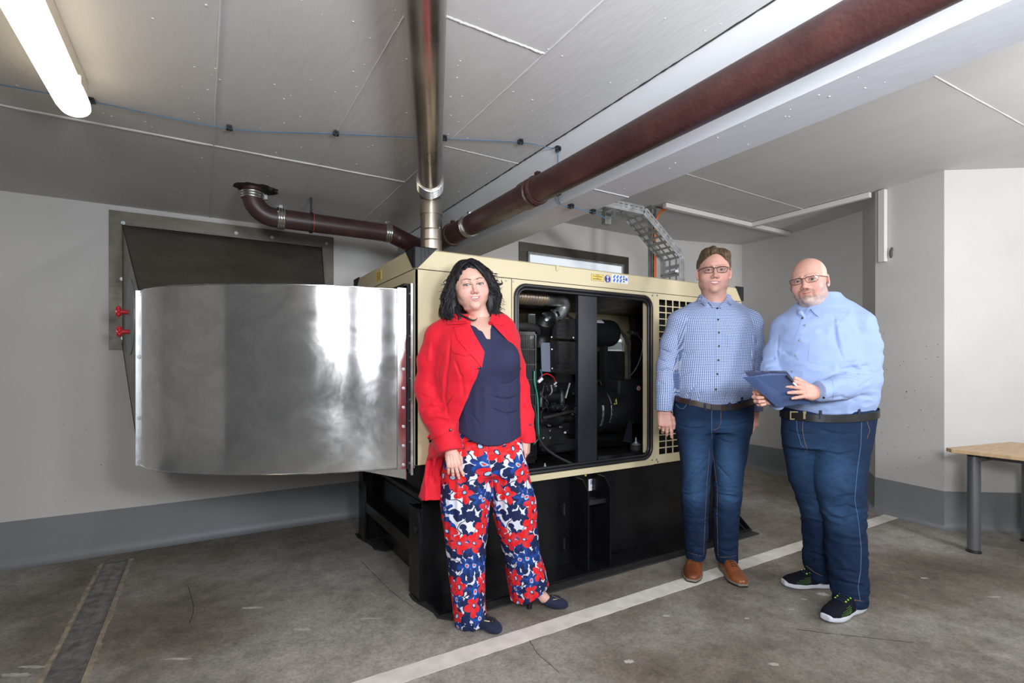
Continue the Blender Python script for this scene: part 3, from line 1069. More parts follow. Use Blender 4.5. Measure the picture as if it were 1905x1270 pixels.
A0 = on(1085, 398, 'Y', TY)
A1 = on(1180, 404, 'Y', TY)
A2 = on(1246, 482, 'Y', TY)
z_h = A1.z
tray_run((A0.x - 0.05, TY, z_h), (A1.x, TY, z_h), 0.20, 0.06, (0, 0, 1))
tray_run((A1.x, TY, z_h), (A2.x, TY, A2.z), 0.20, 0.06, (0.6, 0, 0.8))
tray_run((A2.x, TY, A2.z), (A2.x, TY, 1.80), 0.20, 0.06, (1, 0, 0))
m = MB()
c = on(1128, 405, 'Y', TY)
m.box((c.x - 0.03, TY - 0.02, z_h - 0.10), (c.x + 0.03, TY + 0.02, z_h - 0.005))
m.bar((c.x - 0.02, TY - 0.09, z_h - 0.035), (c.x + 0.28, TY + 0.02, z_h + 0.0), 0.012, 0.03)
m.bar((A2.x - 0.04, TY - 0.11, A2.z - 0.12), (A2.x + 0.04, TY + 0.11, A2.z - 0.12), 0.03, 0.02)
m.box((c.x + 0.05, TY + 0.08, z_h), (c.x + 0.08, TY + 0.10, ZR))
m.build('tray_bracket', 'galv_d', tr, smooth=False)

ty_ = 3.14
m = MB()
m.box((3.45, ty_ - 0.02, ZR - 0.045), (4.70, ty_ + 0.02, ZR - 0.005))
m.box((4.66, 2.07, ZR - 0.047), (4.70, ty_ + 0.02, ZR - 0.005))
m.box((4.73, ty_ - 0.02, ZR - 0.045), (5.34, ty_ + 0.02, ZR - 0.005))
tag(m.build('cable_trunking', 'trunk', bevel=0.002), 'white square trunking running along the ceiling of the right bay', 'cable trunking')
wv = (Vector((4.63, 1.565, 0)) - Vector((4.73, 2.056, 0))).normalized()
wn = Vector((-wv.y, wv.x, 0))
if wn.x > 0:
    wn = -wn
m = MB()
c = Vector((4.73, 2.056, 0)) + wv * 0.075 + wn * 0.022
m.bar(c + Vector((0, 0, 2.03)), c + Vector((0, 0, 2.61)), 0.05, 0.038, wn)
tag(m.build('cable_trunking', 'trunk', bevel=0.002), 'short white trunking dropping down the wall corner on the right', 'cable trunking')
m = MB()
c = Vector((4.73, 2.056, 0)) + wv * 0.128 + wn * 0.004
m.ball(c + Vector((0, 0, 2.09)), 0.028, 10, 8, (0.4, 0.45, 1.4))
m.ball(c + wv * 0.006 + Vector((0, 0, 2.12)), 0.018, 8, 6, (0.5, 0.6, 1))
struct(m.build('trim_4', 'stone'))
m = MB()
m.box((4.69, ty_ - 0.03, ZR - 0.012), (4.75, ty_ + 0.05, ZR - 0.001))
struct(m.build('trim_5', 'pit', smooth=False))

# ================================================================== table
tb = thing('table', 'light wood table with thick round grey steel legs by the right wall', 'table', (4.45, 0.9, 0))
m = MB()
top = [(4.13, 1.36), (4.17, 1.40), (4.88, 1.27), (4.86, 0.2), (4.80, -0.35), (4.16, -0.35), (4.13, -0.32)]
m.prism([(x, y, 0.632) for x, y in top], (0, 0, 0.024))
m.build('tabletop', 'wood', tb, smooth=False, bevel=0.003)
for x, y in ((4.225, 1.275), (4.79, 1.16), (4.225, -0.25), (4.74, -0.25)):
    m = MB()
    m.cyl((x, y, 0.018), (x, y, 0.615), 0.034, 28)
    lg = m.build('leg', 'tleg', tb)
    m = MB()
    m.tube([(x, y, 0.0), (x, y, 0.006), (x, y, 0.018)], [0.04, 0.04, 0.03], 24)
    m.build('foot_pad', 'plastic', lg)
    m = MB()
    m.cyl((x, y, 0.612), (x, y, 0.622), 0.034, 28)
    m.build('cap', 'plastic', lg)
m = MB()
m.bar((4.24, 1.27, 0.60), (4.36, 1.20, 0.615), 0.02, 0.045)
m.bar((4.36, 1.20, 0.615), (4.78, 1.15, 0.615), 0.025, 0.030)
m.bar((4.26, -0.25, 0.612), (4.72, -0.25, 0.612), 0.025, 0.036)
m.bar((4.30, 1.22, 0.612), (4.30, -0.25, 0.612), 0.025, 0.036)
m.bar((4.72, 1.15, 0.612), (4.72, -0.25, 0.612), 0.025, 0.036)
m.build('apron_frame', 'tleg', tb, smooth=False)

# ================================================================== steel base under the generator
GX0, GX1, GY0, GY1, GZ0, GZ1 = 0.882, 3.447, 2.387, 3.545, 0.548, 1.775
for nm, y0, y1, lab in (('rubber_mat', 2.19, 2.55, 'long black rubber mat strip under the front of the steel base'), ('rubber_mat', 3.22, 3.66, 'black rubber mat strip under the back of the steel base')):
    m = MB()
    n = 30
    e0 = [(0.925 + 0.02 * math.sin(i * 0.9), y0 + (y1 - y0) * i / 6) for i in range(7)]
    x1 = 3.36
    poly = [(0.99 + (x1 - 0.99) * i / n, y0 + random.uniform(-1, 1) * 0.002) for i in range(n + 1)] + [(x1 + 0.02, y1)] + list(reversed(e0[1:]))
    m.prism([(x, y, 0.0) for x, y in poly], (0, 0, 0.009))
    tag(m.build('rubber_mat', 'rubber', smooth=False), lab, 'mat', None)

BZT = 0.47
ba = thing('steel_base', 'tall black steel base frame carrying the beige generator canopy', 'machine base', (2.15, 3.0, 0.01))
m = MB()
z0 = 0.010
m.box((0.935, 2.43, z0), (3.385, 2.438, 0.542))                  # front web
m.box((0.954, 2.252, z0), (3.37, 2.438, z0 + 0.010))             # bottom flange
m.box((0.935, 2.438, BZT - 0.01), (3.385, 2.56, BZT))            # top flange
m.build('front_beam', 'black', ba, smooth=False, bevel=0.002)
m = MB()
m.box((0.935, 3.58, z0), (3.385, 3.588, BZT))
m.box((0.954, 3.44, z0), (3.37, 3.76, z0 + 0.010))
m.box((0.935, 3.46, BZT - 0.01), (3.385, 3.588, BZT))
m.build('rear_beam', 'black', ba, smooth=False, bevel=0.002)


def end_plate(y0, y1, hy):
    """Beam end plate with a clipped top corner and a lifting eye."""
    m = MB()
    x = 0.919
    m.prism([(x, y0, z0), (x, y1, z0), (x, y1, BZT), (x, y0 + 0.045, BZT), (x, y0, BZT - 0.085)], (0.014, 0, 0))
    m.tube([(x - 0.004, hy, BZT - 0.105), (x + 0.001, hy, BZT - 0.105)], 0.022, 20)
    p = m.build('end_plate', 'black', ba, smooth=30)
    m = MB()
    m.cyl((x - 0.0055, hy, BZT - 0.105), (x - 0.003, hy, BZT - 0.105), 0.016, 20)
    m.build('lifting_hole', 'pit', p)


end_plate(2.425, 2.575, 2.475)
end_plate(3.455, 3.60, 3.56)
m = MB()
m.bar((0.955, 2.45, 0.245), (0.955, 3.50, 0.245), 0.06, 0.07)
m.build('cross_tube', 'black', ba, smooth=False, bevel=0.006)
m = MB()
m.box((1.02, 2.44, 0.02), (1.03, 3.58, 0.20))
m.box((1.0, 2.44, 0.30), (1.008, 3.58, 0.46))
m.build('cross_web', 'black', ba, smooth=False)
m = MB()
m.box((1.0, 2.55, 0.455), (3.37, 3.50, 0.462))
m.add([(1.0, 2.9, 0.462), (1.0, 3.5, 0.462), (1.25, 3.5, 0.53), (1.25, 2.9, 0.53)], [(0, 1, 2, 3)])
m.build('deck_plate', 'black', ba, smooth=False)
m = MB()
m.box((3.371, 2.438, z0), (3.385, 3.58, BZT))
m.build('end_web', 'black', ba, smooth=False)
m = MB()
m.box((1.0, 2.56, 0.462), (3.36, 3.5, 0.545))
m.build('fuel_tank_top', 'black', ba, smooth=False)
# pocket of two gusset plates in the middle of the front
pxa, pxb = on(1094, 1000, 'Y', 2.262).x, on(1135, 1000, 'Y', 2.262).x
for gx in (pxa, pxb):
    m = MB()
    m.prism([(gx, 2.262, 0.02), (gx, 2.43, 0.02), (gx, 2.43, 0.542), (gx, 2.31, 0.535), (gx, 2.262, 0.475)], (0.008, 0, 0))
    m.build('gusset', 'black', ba, smooth=False, bevel=0.0015)
m = MB()
m.box((pxa + 0.008, 2.30, 0.385), (pxb, 2.43, 0.393))
m.box((pxa + 0.008, 2.30, 0.393), (pxb, 2.305, 0.41))
m.build('pocket_shelf', 'blackm', ba, smooth=False)
for z in (0.13, 0.33):
    m = MB()
    m.box((pxa - 0.075, 2.405, z), (pxa - 0.055, 2.43, z + 0.05))
    m.cyl((pxa - 0.065, 2.40, z - 0.01), (pxa - 0.065, 2.40, z + 0.06), 0.007, 10)
    m.build('hinge', 'blackm', ba)
m = MB()
lx0 = on(1095.5, 915, 'Y', 2.424).x
m.box((lx0, 2.424, 0.43), (lx0 + 0.058, 2.4285, 0.50))
lb = m.build('sticker', 'white', ba, smooth=False)
tag(lb, 'white sticker with blue lettering on the black steel')
m = MB()
for r in range(3):
    x = lx0 + 0.012
    while x < lx0 + 0.046:
        w = random.uniform(0.004, 0.009)
        m.box((x, 2.423, 0.487 - r * 0.009), (x + w, 2.4238, 0.4935 - r * 0.009))
        x += w + 0.002
m.build('print', 'navy', lb, smooth=False)
m = MB()
m.ball((lx0 + 0.03, 2.4235, 0.448), 0.007, 10, 6, (1.2, 0.1, 0.8))
m.ball((lx0 + 0.042, 2.4235, 0.453), 0.005, 10, 6, (1.2, 0.1, 0.6))
m.build('print', 'redk', lb)
for gx in (pxa + 0.02, pxb - 0.05):
    m = MB()
    m.ball((gx, 2.424, 0.528), 0.007, 10, 6, (1.2, 0.4, 0.8))
    m.build('yellow_cap', 'yellow', ba)
# right-hand corner gusset
m = MB()
m.prism([(3.36, 2.26, 0.02), (3.36, 2.43, 0.02), (3.36, 2.43, 0.16)], (0.01, 0, 0))
m.prism([(3.30, 2.26, 0.02), (3.30, 2.43, 0.02), (3.30, 2.43, 0.16)], (0.01, 0, 0))
m.build('gusset', 'black', ba, smooth=False)

# ================================================================== canopy
gc = thing('generator_canopy', 'large beige steel generator canopy with an open service door', 'generator', (2.16, 2.97, 0.548))
RZ = 1.672
OX0, OX1, OZ0, OZ1, OR = 1.452, 2.502, 0.588, 1.645, 0.075
m = MB()
# roof cap: top sheet with a chamfered front edge and skirts
prof = [(GY0 - 0.004, RZ), (GY0 - 0.004, GZ1 - 0.008), (GY0 + 0.01, GZ1), (GY1 - 0.01, GZ1), (GY1 + 0.004, GZ1 - 0.008), (GY1 + 0.004, RZ), (GY1 - 0.002, RZ), (GY1 - 0.002, GZ1 - 0.012), (GY0 + 0.004, GZ1 - 0.012), (GY0 + 0.004, RZ)]
m.prism([(GX0 - 0.003, y, z) for y, z in prof], (GX1 - GX0 + 0.006, 0, 0))
m.box((GX0 - 0.004, GY0 - 0.004, RZ), (GX0 + 0.003, GY1 + 0.004, GZ1 - 0.006))
m.box((GX1 - 0.003, GY0 - 0.004, RZ), (GX1 + 0.004, GY1 + 0.004, GZ1 - 0.006))
m.build('roof_cap', 'beige', gc, smooth=False, bevel=0.0015)
m = MB()
m.box((GX0 + 0.006, GY0 + 0.001, RZ - 0.005), (GX1 - 0.006, GY0 + 0.02, RZ + 0.002))
m.build('rim_gap', 'pit', gc, smooth=False)
m = MB()
m.box((GX0, GY0, 0.705), (1.433, GY0 + 0.004, RZ - 0.003))
m.box((GX0, GY0, 0.705), (GX0 + 0.016, GY0 + 0.02, RZ - 0.003))
m.build('left_panel', 'beige', gc, smooth=False, bevel=0.0015)
m = MB()
m.box((GX0, GY0 + 0.02, 0.69), (GX0 + 0.004, GY1, 0.72))
m.box((GX0, GY0 + 0.02, 1.60), (GX0 + 0.004, GY1, RZ - 0.003))
m.box((GX0, 3.47, 0.66), (GX0 + 0.004, GY1, 1.60))
m.build('left_end_frame', 'beige', gc, smooth=False)
m = MB()
m.box((0.92, GY0 + 0.03, 0.548), (1.436, 3.50, 0.703))
m.build('plinth_skirt', 'black', gc, smooth=False)
# front door frame with a rounded opening
y = GY0
n = 6
inn = rrect(OX0, OX1, OZ0, OZ1, OR, y, n)
ox = [1.437, 2.519, GZ0, RZ - 0.003]
out = []
for i, (px_, _, pz_) in enumerate(inn):
    q = i // (n + 1)
    kk = i % (n + 1)
    cx_ = ox[1] if q in (0, 3) else ox[0]
    cz_ = ox[3] if q in (0, 1) else ox[2]
    if kk == n // 2:
        out.append((cx_, y, cz_))
    elif (q in (0, 2) and kk < n // 2) or (q in (1, 3) and kk > n // 2):
        out.append((cx_, y, min(max(pz_, ox[2]), ox[3])))
    else:
        out.append((px_, y, cz_))
m = MB()
m.ring(out, inn, (0, 0.004, 0))
m.build('door_frame', 'beige', gc, smooth=False)
for (x, z) in ((1.447, 1.655), (2.508, 1.652), (2.508, 0.575), (1.447, 0.575), (2.553, 1.655), (2.553, 1.0), (1.40, 1.655), (2.56, 0.56), (2.548, 0.575)):
    m = MB()
    m.bolt((x, GY0, z), (0, -1, 0), 0.0045, 0.004)
    m.build('screw', 'galv_d', gc)
# rubber seal around the opening
m = MB()
lo = rrect(OX0 + 0.006, OX1 - 0.006, OZ0 + 0.006, OZ1 - 0.006, OR - 0.006, GY0 - 0.004, 8)
lo = [Vector(p) for p in lo]
m.tube(lo + [lo[0]], 0.0115, 10, caps=False)
lo2 = rrect(OX0 + 0.024, OX1 - 0.024, OZ0 + 0.024, OZ1 - 0.024, OR - 0.02, GY0 + 0.004, 8)
lo2 = [Vector(p) for p in lo2]
m.tube(lo2 + [lo2[0]], 0.0085, 10, caps=False)
m.build('door_seal', 'plastic', gc, smooth=60)
m = MB()
m.box((1.44, GY0 - 0.003, GZ0 - 0.002), (2.52, GY0, GZ0 + 0.022))
m.build('sill_strip', 'beige', gc, smooth=False)
# right grille panel
gx0_, gx1_, gz0_, gz1_ = 2.572, 3.36, 0.606, 1.632
m = MB()
m.ring([(2.521, y, GZ0), (GX1, y, GZ0), (GX1, y, RZ - 0.003), (2.521, y, RZ - 0.003)], [(gx0_, y, gz0_), (gx1_, y, gz0_), (gx1_, y, gz1_), (gx0_, y, gz1_)], (0, 0.004, 0))
m.build('grille_panel', 'beige', gc, smooth=False)
m = MB()
k = 24
for i in range(1, k):
    z = gz0_ + (gz1_ - gz0_) * i / k
    m.box((gx0_, y + 0.001, z - 0.0035), (gx1_, y + 0.0035, z + 0.0035))
k = 12
for i in range(1, k):
    x = gx0_ + (gx1_ - gx0_) * i / k
    m.box((x - 0.005, y + 0.0005, gz0_), (x + 0.005, y + 0.003, gz1_))
m.build('grille', 'beige', gc, smooth=False)
m = MB()
m.box((2.53, 2.405, GZ0 + 0.02), (2.545, 2.46, 1.64))
m.box((2.53, 2.46, GZ0 + 0.02), (3.42, 2.466, 1.64))  # black sheet behind the grille, stands in for the shade inside
m.build('dark_grille_backing', 'black', gc, smooth=False)
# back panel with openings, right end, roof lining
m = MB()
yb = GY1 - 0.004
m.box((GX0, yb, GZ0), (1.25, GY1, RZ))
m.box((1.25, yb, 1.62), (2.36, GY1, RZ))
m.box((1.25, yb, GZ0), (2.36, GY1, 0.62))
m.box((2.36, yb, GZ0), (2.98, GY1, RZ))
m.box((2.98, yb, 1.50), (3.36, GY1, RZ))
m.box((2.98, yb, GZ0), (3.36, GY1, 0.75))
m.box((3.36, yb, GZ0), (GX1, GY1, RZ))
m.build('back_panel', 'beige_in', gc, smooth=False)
m = MB()
m.box((GX1 - 0.004, GY0, GZ0), (GX1, GY1, RZ))
m.build('right_end_panel', 'beige', gc, smooth=False)
m = MB()
m.box((GX0 + 0.01, GY0 + 0.05, 1.655), (GX1 - 0.01, GY1 - 0.01, 1.665))
m.build('roof_lining', 'blackm', gc, smooth=False)
m = MB()
m.box((GX0 + 0.01, GY0 + 0.01, GZ0 + 0.001), (GX1 - 0.01, GY1 - 0.01, GZ0 + 0.016))
m.build('floor_tray', 'blackm', gc, smooth=False)
m = MB()
m.box((2.490, GY0 + 0.006, OZ0 + 0.03), (2.496, 2.452, OZ1 - 0.02))
m.build('door_jamb', 'beige', gc, smooth=False)
m = MB()
a, b = on(1183, 700, 'Y', 3.2).x, on(1201, 700, 'Y', 3.2).x
m.box((a, 3.2, 0.57), (b, 3.26, 1.64))
m.build('corner_post', 'black', gc, smooth=False)
# dark middle pillar
m = MB()
a, b = on(1076, 700, 'Y', 2.40).x, on(1111, 700, 'Y', 2.40).x
m.box((a, 2.40, OZ0 - 0.005), (b, 2.43, OZ1 + 0.005))
m.build('door_pillar', 'pillar', gc, smooth=False, bevel=0.003)
# black corner caps
for sx, X in ((1, GX0), (-1, GX1)):
    for sy, Y in ((1, GY0), (-1, GY1)):
        m = MB()
        o = 0.006
        top, bot, lo_ = GZ1 + 0.006, RZ + 0.002, 0.012
        wx, wy = 0.115, 0.125
        if sx < 0:
            wx = 0.085
        Xo, Yo = X - sx * (o + 0.003), Y - sy * (o + 0.003)
        f = [(Xo, Yo, bot), (X + sx * lo_, Yo, bot), (X + sx * wx, Yo, top), (Xo, Yo, top)]
        m.prism(f, (0, sy * 0.008, 0))
        f = [(Xo, Yo, bot), (Xo, Y + sy * lo_, bot), (Xo, Y + sy * wy, top), (Xo, Yo, top)]
        m.prism(f, (sx * 0.008, 0, 0))
        m.prism([(Xo, Yo, top), (X + sx * wx, Yo, top), (X + sx * 0.02, Y + sy * 0.02, top), (Xo, Y + sy * wy, top)], (0, 0, -0.006))
        cp = m.build('corner_cap', 'plastic', gc, smooth=False, bevel=0.0015)
        if sy > 0:
            m = MB()
            for q in (0.03, 0.05, 0.07):
                if q < wx - 0.02:
                    m.bar((X + sx * q, Yo - sy * 0.001, bot + (top - bot) * (q / wx) + 0.006), (X + sx * q, Yo - sy * 0.001, top - 0.002), 0.004, 0.004, (0, 1, 0))
            m.build('cap_rib', 'plastic', cp, smooth=False)

# stickers on the roof rim


def sticker(name, px0, px1, py0, py1, mat, label, parent=gc):
    a, b = on(px0, py0, 'Y', GY0 - 0.0045), on(px1, py1, 'Y', GY0 - 0.0045)
    m = MB()
    m.box((a.x, GY0 - 0.0052, b.z), (b.x, GY0 - 0.004, a.z))
    s = m.build(name, mat, parent, smooth=False)
    tag(s, label)
    return s, a.x, b.x, b.z, a.z


yy = GY0 - 0.0056


def inkbox(mb, x0, x1, z0, z1):
    mb.box((x0, yy - 0.0003, z0), (x1, yy + 0.0004, z1))


s, x0, x1, z0, z1 = sticker('warning_label', 1100, 1123, 509, 523.5, 'yellow', 'small yellow label with fine print')
m = MB()
w, h = x1 - x0, z1 - z0
for u0, u1, v in ((0.38, 0.62, 0.86), (0.12, 0.86, 0.72), (0.12, 0.90, 0.62), (0.40, 0.60, 0.45), (0.10, 0.85, 0.32), (0.12, 0.80, 0.22)):
    x = x0 + w * u0
    while x < x0 + w * u1:
        l = random.uniform(0.003, 0.008)
        inkbox(m, x, min(x + l, x0 + w * u1), z0 + h * v - 0.001, z0 + h * v + 0.0014)
        x += l + 0.0016
inkbox(m, x0, x1, z1 - 0.0015, z1)
inkbox(m, x0, x1, z0, z0 + 0.0015)
inkbox(m, x0, x0 + 0.0015, z0, z1)
inkbox(m, x1 - 0.0015, x1, z0, z1)
m.build('print', 'ink', s, smooth=False)
# round blue ear-and-eye protection disc
a, b = on(1125, 511, 'Y', yy), on(1136, 526, 'Y', yy)
cx_, cz_, rx_, rz_ = (a.x + b.x) / 2, (a.z + b.z) / 2, (b.x - a.x) / 2, (a.z - b.z) / 2
m = MB()
m.prism([(cx_ + rx_ * math.cos(t * math.pi / 16), yy + 0.0008, cz_ + rz_ * math.sin(t * math.pi / 16)) for t in range(32)], (0, -0.001, 0))
s = m.build('mandatory_sign', 'navy', gc, smooth=False)
tag(s, 'round violet blue mandatory sign with white symbols')
m = MB()


def disc(mb, cx, cz, rx, rz, r_in=0.0, a0=0, a1=360, yq=yy - 0.0008):
    n = 20
    o = [(cx + rx * math.cos(math.radians(a0 + (a1 - a0) * i / n)), yq, cz + rz * math.sin(math.radians(a0 + (a1 - a0) * i / n))) for i in range(n + 1)]
    q = [(cx + (p[0] - cx) * r_in, yq, cz + (p[2] - cz) * r_in) for p in o]
    mb.add(o + q, [(i, i + 1, n + 2 + i, n + 1 + i) for i in range(n)])


disc(m, cx_, cz_ + rz_ * 0.42, rx_ * 0.42, rz_ * 0.40, 0.62, -20, 200)
disc(m, cx_, cz_ + rz_ * 0.35, rx_ * 0.14, rz_ * 0.28)
disc(m, cx_, cz_ - rz_ * 0.48, rx_ * 0.26, rz_ * 0.32, 0.45)
disc(m, cx_, cz_ - rz_ * 0.05, rx_ * 0.08, rz_ * 0.14)
m.build('symbol', 'white', s, smooth=False)
s, x0, x1, z0, z1 = sticker('pictogram_label', 1138.5, 1168, 509.5, 528.5, 'white', 'white label with small blue pictograms')
m = MB()
w, h = x1 - x0, z1 - z0
for r in range(2):
    for c in range(3):
        ux, uz = x0 + w * (0.13 + 0.205 * c), z0 + h * (0.70 - 0.43 * r)
        m.add([(ux - 0.011, yy - 0.0006, uz - 0.002), (ux - 0.002, yy - 0.0006, uz - 0.013), (ux + 0.004, yy - 0.0006, uz - 0.004), (ux + 0.012, yy - 0.0006, uz + 0.010), (ux + 0.002, yy - 0.0006, uz + 0.012)], [(0, 1, 2, 3, 4)])
inkbox(m, x0 + w * 0.83, x0 + w * 0.96, z0 + h * 0.38, z0 + h * 0.70)
disc(m, x0 + w * 0.73, z0 + h * 0.80, 0.006, 0.007)
m.build('pictogram', 'blue', s, smooth=False)
m = MB()
disc(m, x0 + w * 0.73, z0 + h * 0.52, 0.007, 0.006)
disc(m, x0 + w * 0.73, z0 + h * 0.24, 0.006, 0.005)
m.build('pictogram', 'ink', s, smooth=False)
# small yellow label on the left end rim
a, b = on(700, 518, 'X', GX0 - 0.005), on(709.5, 508, 'X', GX0 - 0.005)
m = MB()
m.box((GX0 - 0.0055, b.y, 1.695), (GX0 - 0.0042, a.y, 1.748))
s = m.build('warning_label', 'yellow', gc, smooth=False)
tag(s, 'small yellow label on the left end of the rim')
m = MB()
for q in range(5):
    m.box((GX0 - 0.0060, b.y + 0.012, 1.702 + q * 0.009), (GX0 - 0.0056, a.y - 0.01 - 0.01 * (q % 2), 1.7045 + q * 0.009))
m.build('print', 'ink', s, smooth=False)
# latch hook on the rim
p = on(1036, 500, 'Y', GY0 - 0.005)
m = MB()
m.box((p.x - 0.008, GY0 - 0.012, p.z - 0.012), (p.x + 0.008, GY0 - 0.004, p.z + 0.018))
m.box((p.x + 0.008, GY0 - 0.009, p.z - 0.004), (p.x + 0.016, GY0 - 0.004, p.z + 0.018))
m.build('rim_hook', 'beige', gc, smooth=False, bevel=0.002)

# ================================================================== what stands inside: engine
en = thing('diesel_engine', 'black diesel engine with slotted heat shields seen through the canopy door', 'engine', (1.95, 2.95, 0.56))


def P(px, py, y):
    return on(px, py, 'Y', y)


def panel(name, pts, y, th, mat, parent, slots=(), smooth=False, bevel=0.0):
    m = MB()
    m.prism([tuple(P(a, b, y)) for a, b in pts], (0, th, 0))
    o = m.build(name, mat, parent, smooth=smooth, bevel=bevel)
    if slots:
        m = MB()
        for (a0, b0, a1, b1) in slots:
            p, q = P(a0, b0, y), P(a1, b1, y)
            m.box((p.x, y - 0.0012, q.z), (q.x, y - 0.0002, p.z))
        m.build('slots', 'pit', o, smooth=False)
    return o


# block, sump, rocker cover
m = MB()
m.box((1.62, 2.92, 0.72), (2.30, 3.25, 1.22))
m.box((1.66, 2.95, 1.22), (2.26, 3.20, 1.32))
m.box((1.64, 2.86, 0.74), (1.80, 2.94, 1.0))
m.build('engine_block', 'blackm', en, smooth=False, bevel=0.012)
m = MB()
m.box((1.58, 2.80, 0.60), (2.30, 3.30, 0.74))
m.build('sump', 'blackm', en, smooth=False, bevel=0.02)
sy = 2.66
up_sl = []
for r in range(4):
    y0 = 597.5 + r * 8.2
    w = 2.2 * r * 0.4
    up_sl += [(1037 - w, y0, 1048 - w * 0.6, y0 + 2.6), (1053, y0, 1063 + w * 0.3, y0 + 2.8)]
panel('upper_heat_shield', [(1035, 592), (1068, 594), (1076, 632), (1025, 628)], sy, 0.004, 'blackm', en, up_sl)
low = []
for y0 in (639, 647, 679, 687):
    low += [(1035, y0, 1045, y0 + 2.6), (1052, y0, 1063, y0 + 2.8), (1069, y0 + 0.5, 1076, y0 + 3)]
hs = panel('lower_heat_shield', [(1023.5, 633), (1082, 637), (1082, 697), (1024, 692)], sy - 0.01, 0.004, 'blackm', en, low)


def text_mesh(name, body, loc, size, mat, parent, rx=math.pi / 2, depth=0.0006, sx=1.0):
    c = bpy.data.curves.new(name, 'FONT')
    c.body = body
    c.size = size
    c.extrude = depth
    c.align_x = 'CENTER'
    c.align_y = 'CENTER'
    t = bpy.data.objects.new(name, c)
    COL.objects.link(t)
    dg = bpy.context.evaluated_depsgraph_get()
    dg.update()
    me = bpy.data.meshes.new_from_object(t.evaluated_get(dg))
    bpy.data.objects.remove(t)
    mb = MB()
    R = Matrix.Translation(loc) @ Matrix.Rotation(rx, 4, 'X') @ Matrix.Diagonal((sx, 1, 1, 1))
    mb.add([R @ v.co for v in me.vertices], [tuple(p.vertices) for p in me.polygons])
    bpy.data.meshes.remove(me)
    return mb.build(name, mat, parent, smooth=False)


c = P(1057, 663, sy - 0.0115)
text_mesh('cut_out_letters', 'HOTA', (c.x + 0.02, sy - 0.0112, c.z), 0.082, 'pit', hs, sx=1.15)
for px, py in ((1027, 627), (1067, 628), (1027.5, 649.5), (1028, 685)):
    m = MB()
    p = P(px, py, sy - 0.011)
    m.bolt(p, (0, -1, 0), 0.0055, 0.007)
    m.build('shield_bolt', 'bright', en)
panel('grey_side_plate', [(1006.5, 640), (1009, 637), (1023, 637.5), (1024, 691.5), (1008, 690.5)], 2.64, 0.006, 'shim', en)

# exhaust: bellows, elbow, clamp, black downpipe
ya = 2.66
a, b, e = P(952, 553, ya), P(1014, 553, ya), P(1044, 555, ya)
r = 0.047
pts, rr = [], []
n = 12
zc = b.z - 0.004
for i in range(n * 6 + 1):
    t = i / (n * 6)
    pts.append((a.x + (b.x - a.x) * t, ya, zc))
    rr.append(r + 0.006 * math.sin(t * n * 2 * math.pi))
m = MB()
m.tube(pts, rr, 32)
m.build('exhaust_bellows', 'bellows', en, smooth=70)
m = MB()
m.tube([(b.x - 0.004, ya, zc), (b.x, ya, zc), (e.x - 0.02, ya, zc), (e.x - 0.01, ya, zc)], [0.046, 0.048, 0.048, 0.046], 32)
m.build('exhaust_sleeve', 'galv_d', en)
d = P(1022, 592, ya + 0.03)
m = MB()
m.tube(spline([(e.x - 0.03, ya, zc), (e.x + 0.015, ya, zc - 0.01), (e.x + 0.03, ya + 0.01, zc - 0.05), (e.x - 0.005, ya + 0.02, zc - 0.095), (d.x, ya + 0.03, d.z)], 6), 0.043, 28)
m.build('exhaust_elbow', 'galv_d', en)
m = MB()
q0_, q1_ = Vector((e.x - 0.012, ya + 0.02, zc - 0.098)), Vector((d.x, ya + 0.03, d.z))
dd = (q1_ - q0_).normalized()
m.tube([q0_ + dd * 0.01, q0_ + dd * 0.03], 0.048, 28)
pc = P(1014, 588, ya - 0.03)
m.cyl(pc + Vector((-0.02, 0, 0.02)), pc + Vector((0.02, 0, -0.015)), 0.007, 10)
m.bar(pc + Vector((-0.012, 0, 0.02)), pc + Vector((0.004, 0, 0.0)), 0.02, 0.02)
m.bolt(pc + Vector((0.012, 0, -0.02)), (-0.5, -1, 0.2), 0.008, 0.014)
m.build('exhaust_clamp', 'bright', en)
m = MB()
f1, f2 = P(1010, 620, ya + 0.10), P(1005, 645, ya + 0.12)
m.tube(spline([q1_ - dd * 0.02, q1_ + dd * 0.03, f1, f2], 6), [0.044] * 7 + [0.058] * 12, 24)
m.build('downpipe', 'blackm', en)
m = MB()
m.tube(spline([P(945, 608, 2.70), P(975, 607, 2.70), P(996, 611, 2.72), P(1006, 624, 2.76), P(1010, 650, 2.82)], 8), 0.026, 18)
m.build('coolant_hose', 'rubber', en)
m = MB()
m.tube(spline([P(1040, 596, 2.80), P(1050, 585, 2.80), P(1060, 590, 2.8), P(1074, 600, 2.8)], 8), 0.010, 10)
m.tube(spline([P(1068, 598, 2.72), P(1074, 606, 2.70), P(1076, 620, 2.70), P(1072, 632, 2.7)], 6), 0.008, 10)
m.build('breather_hose', 'rubber', en)

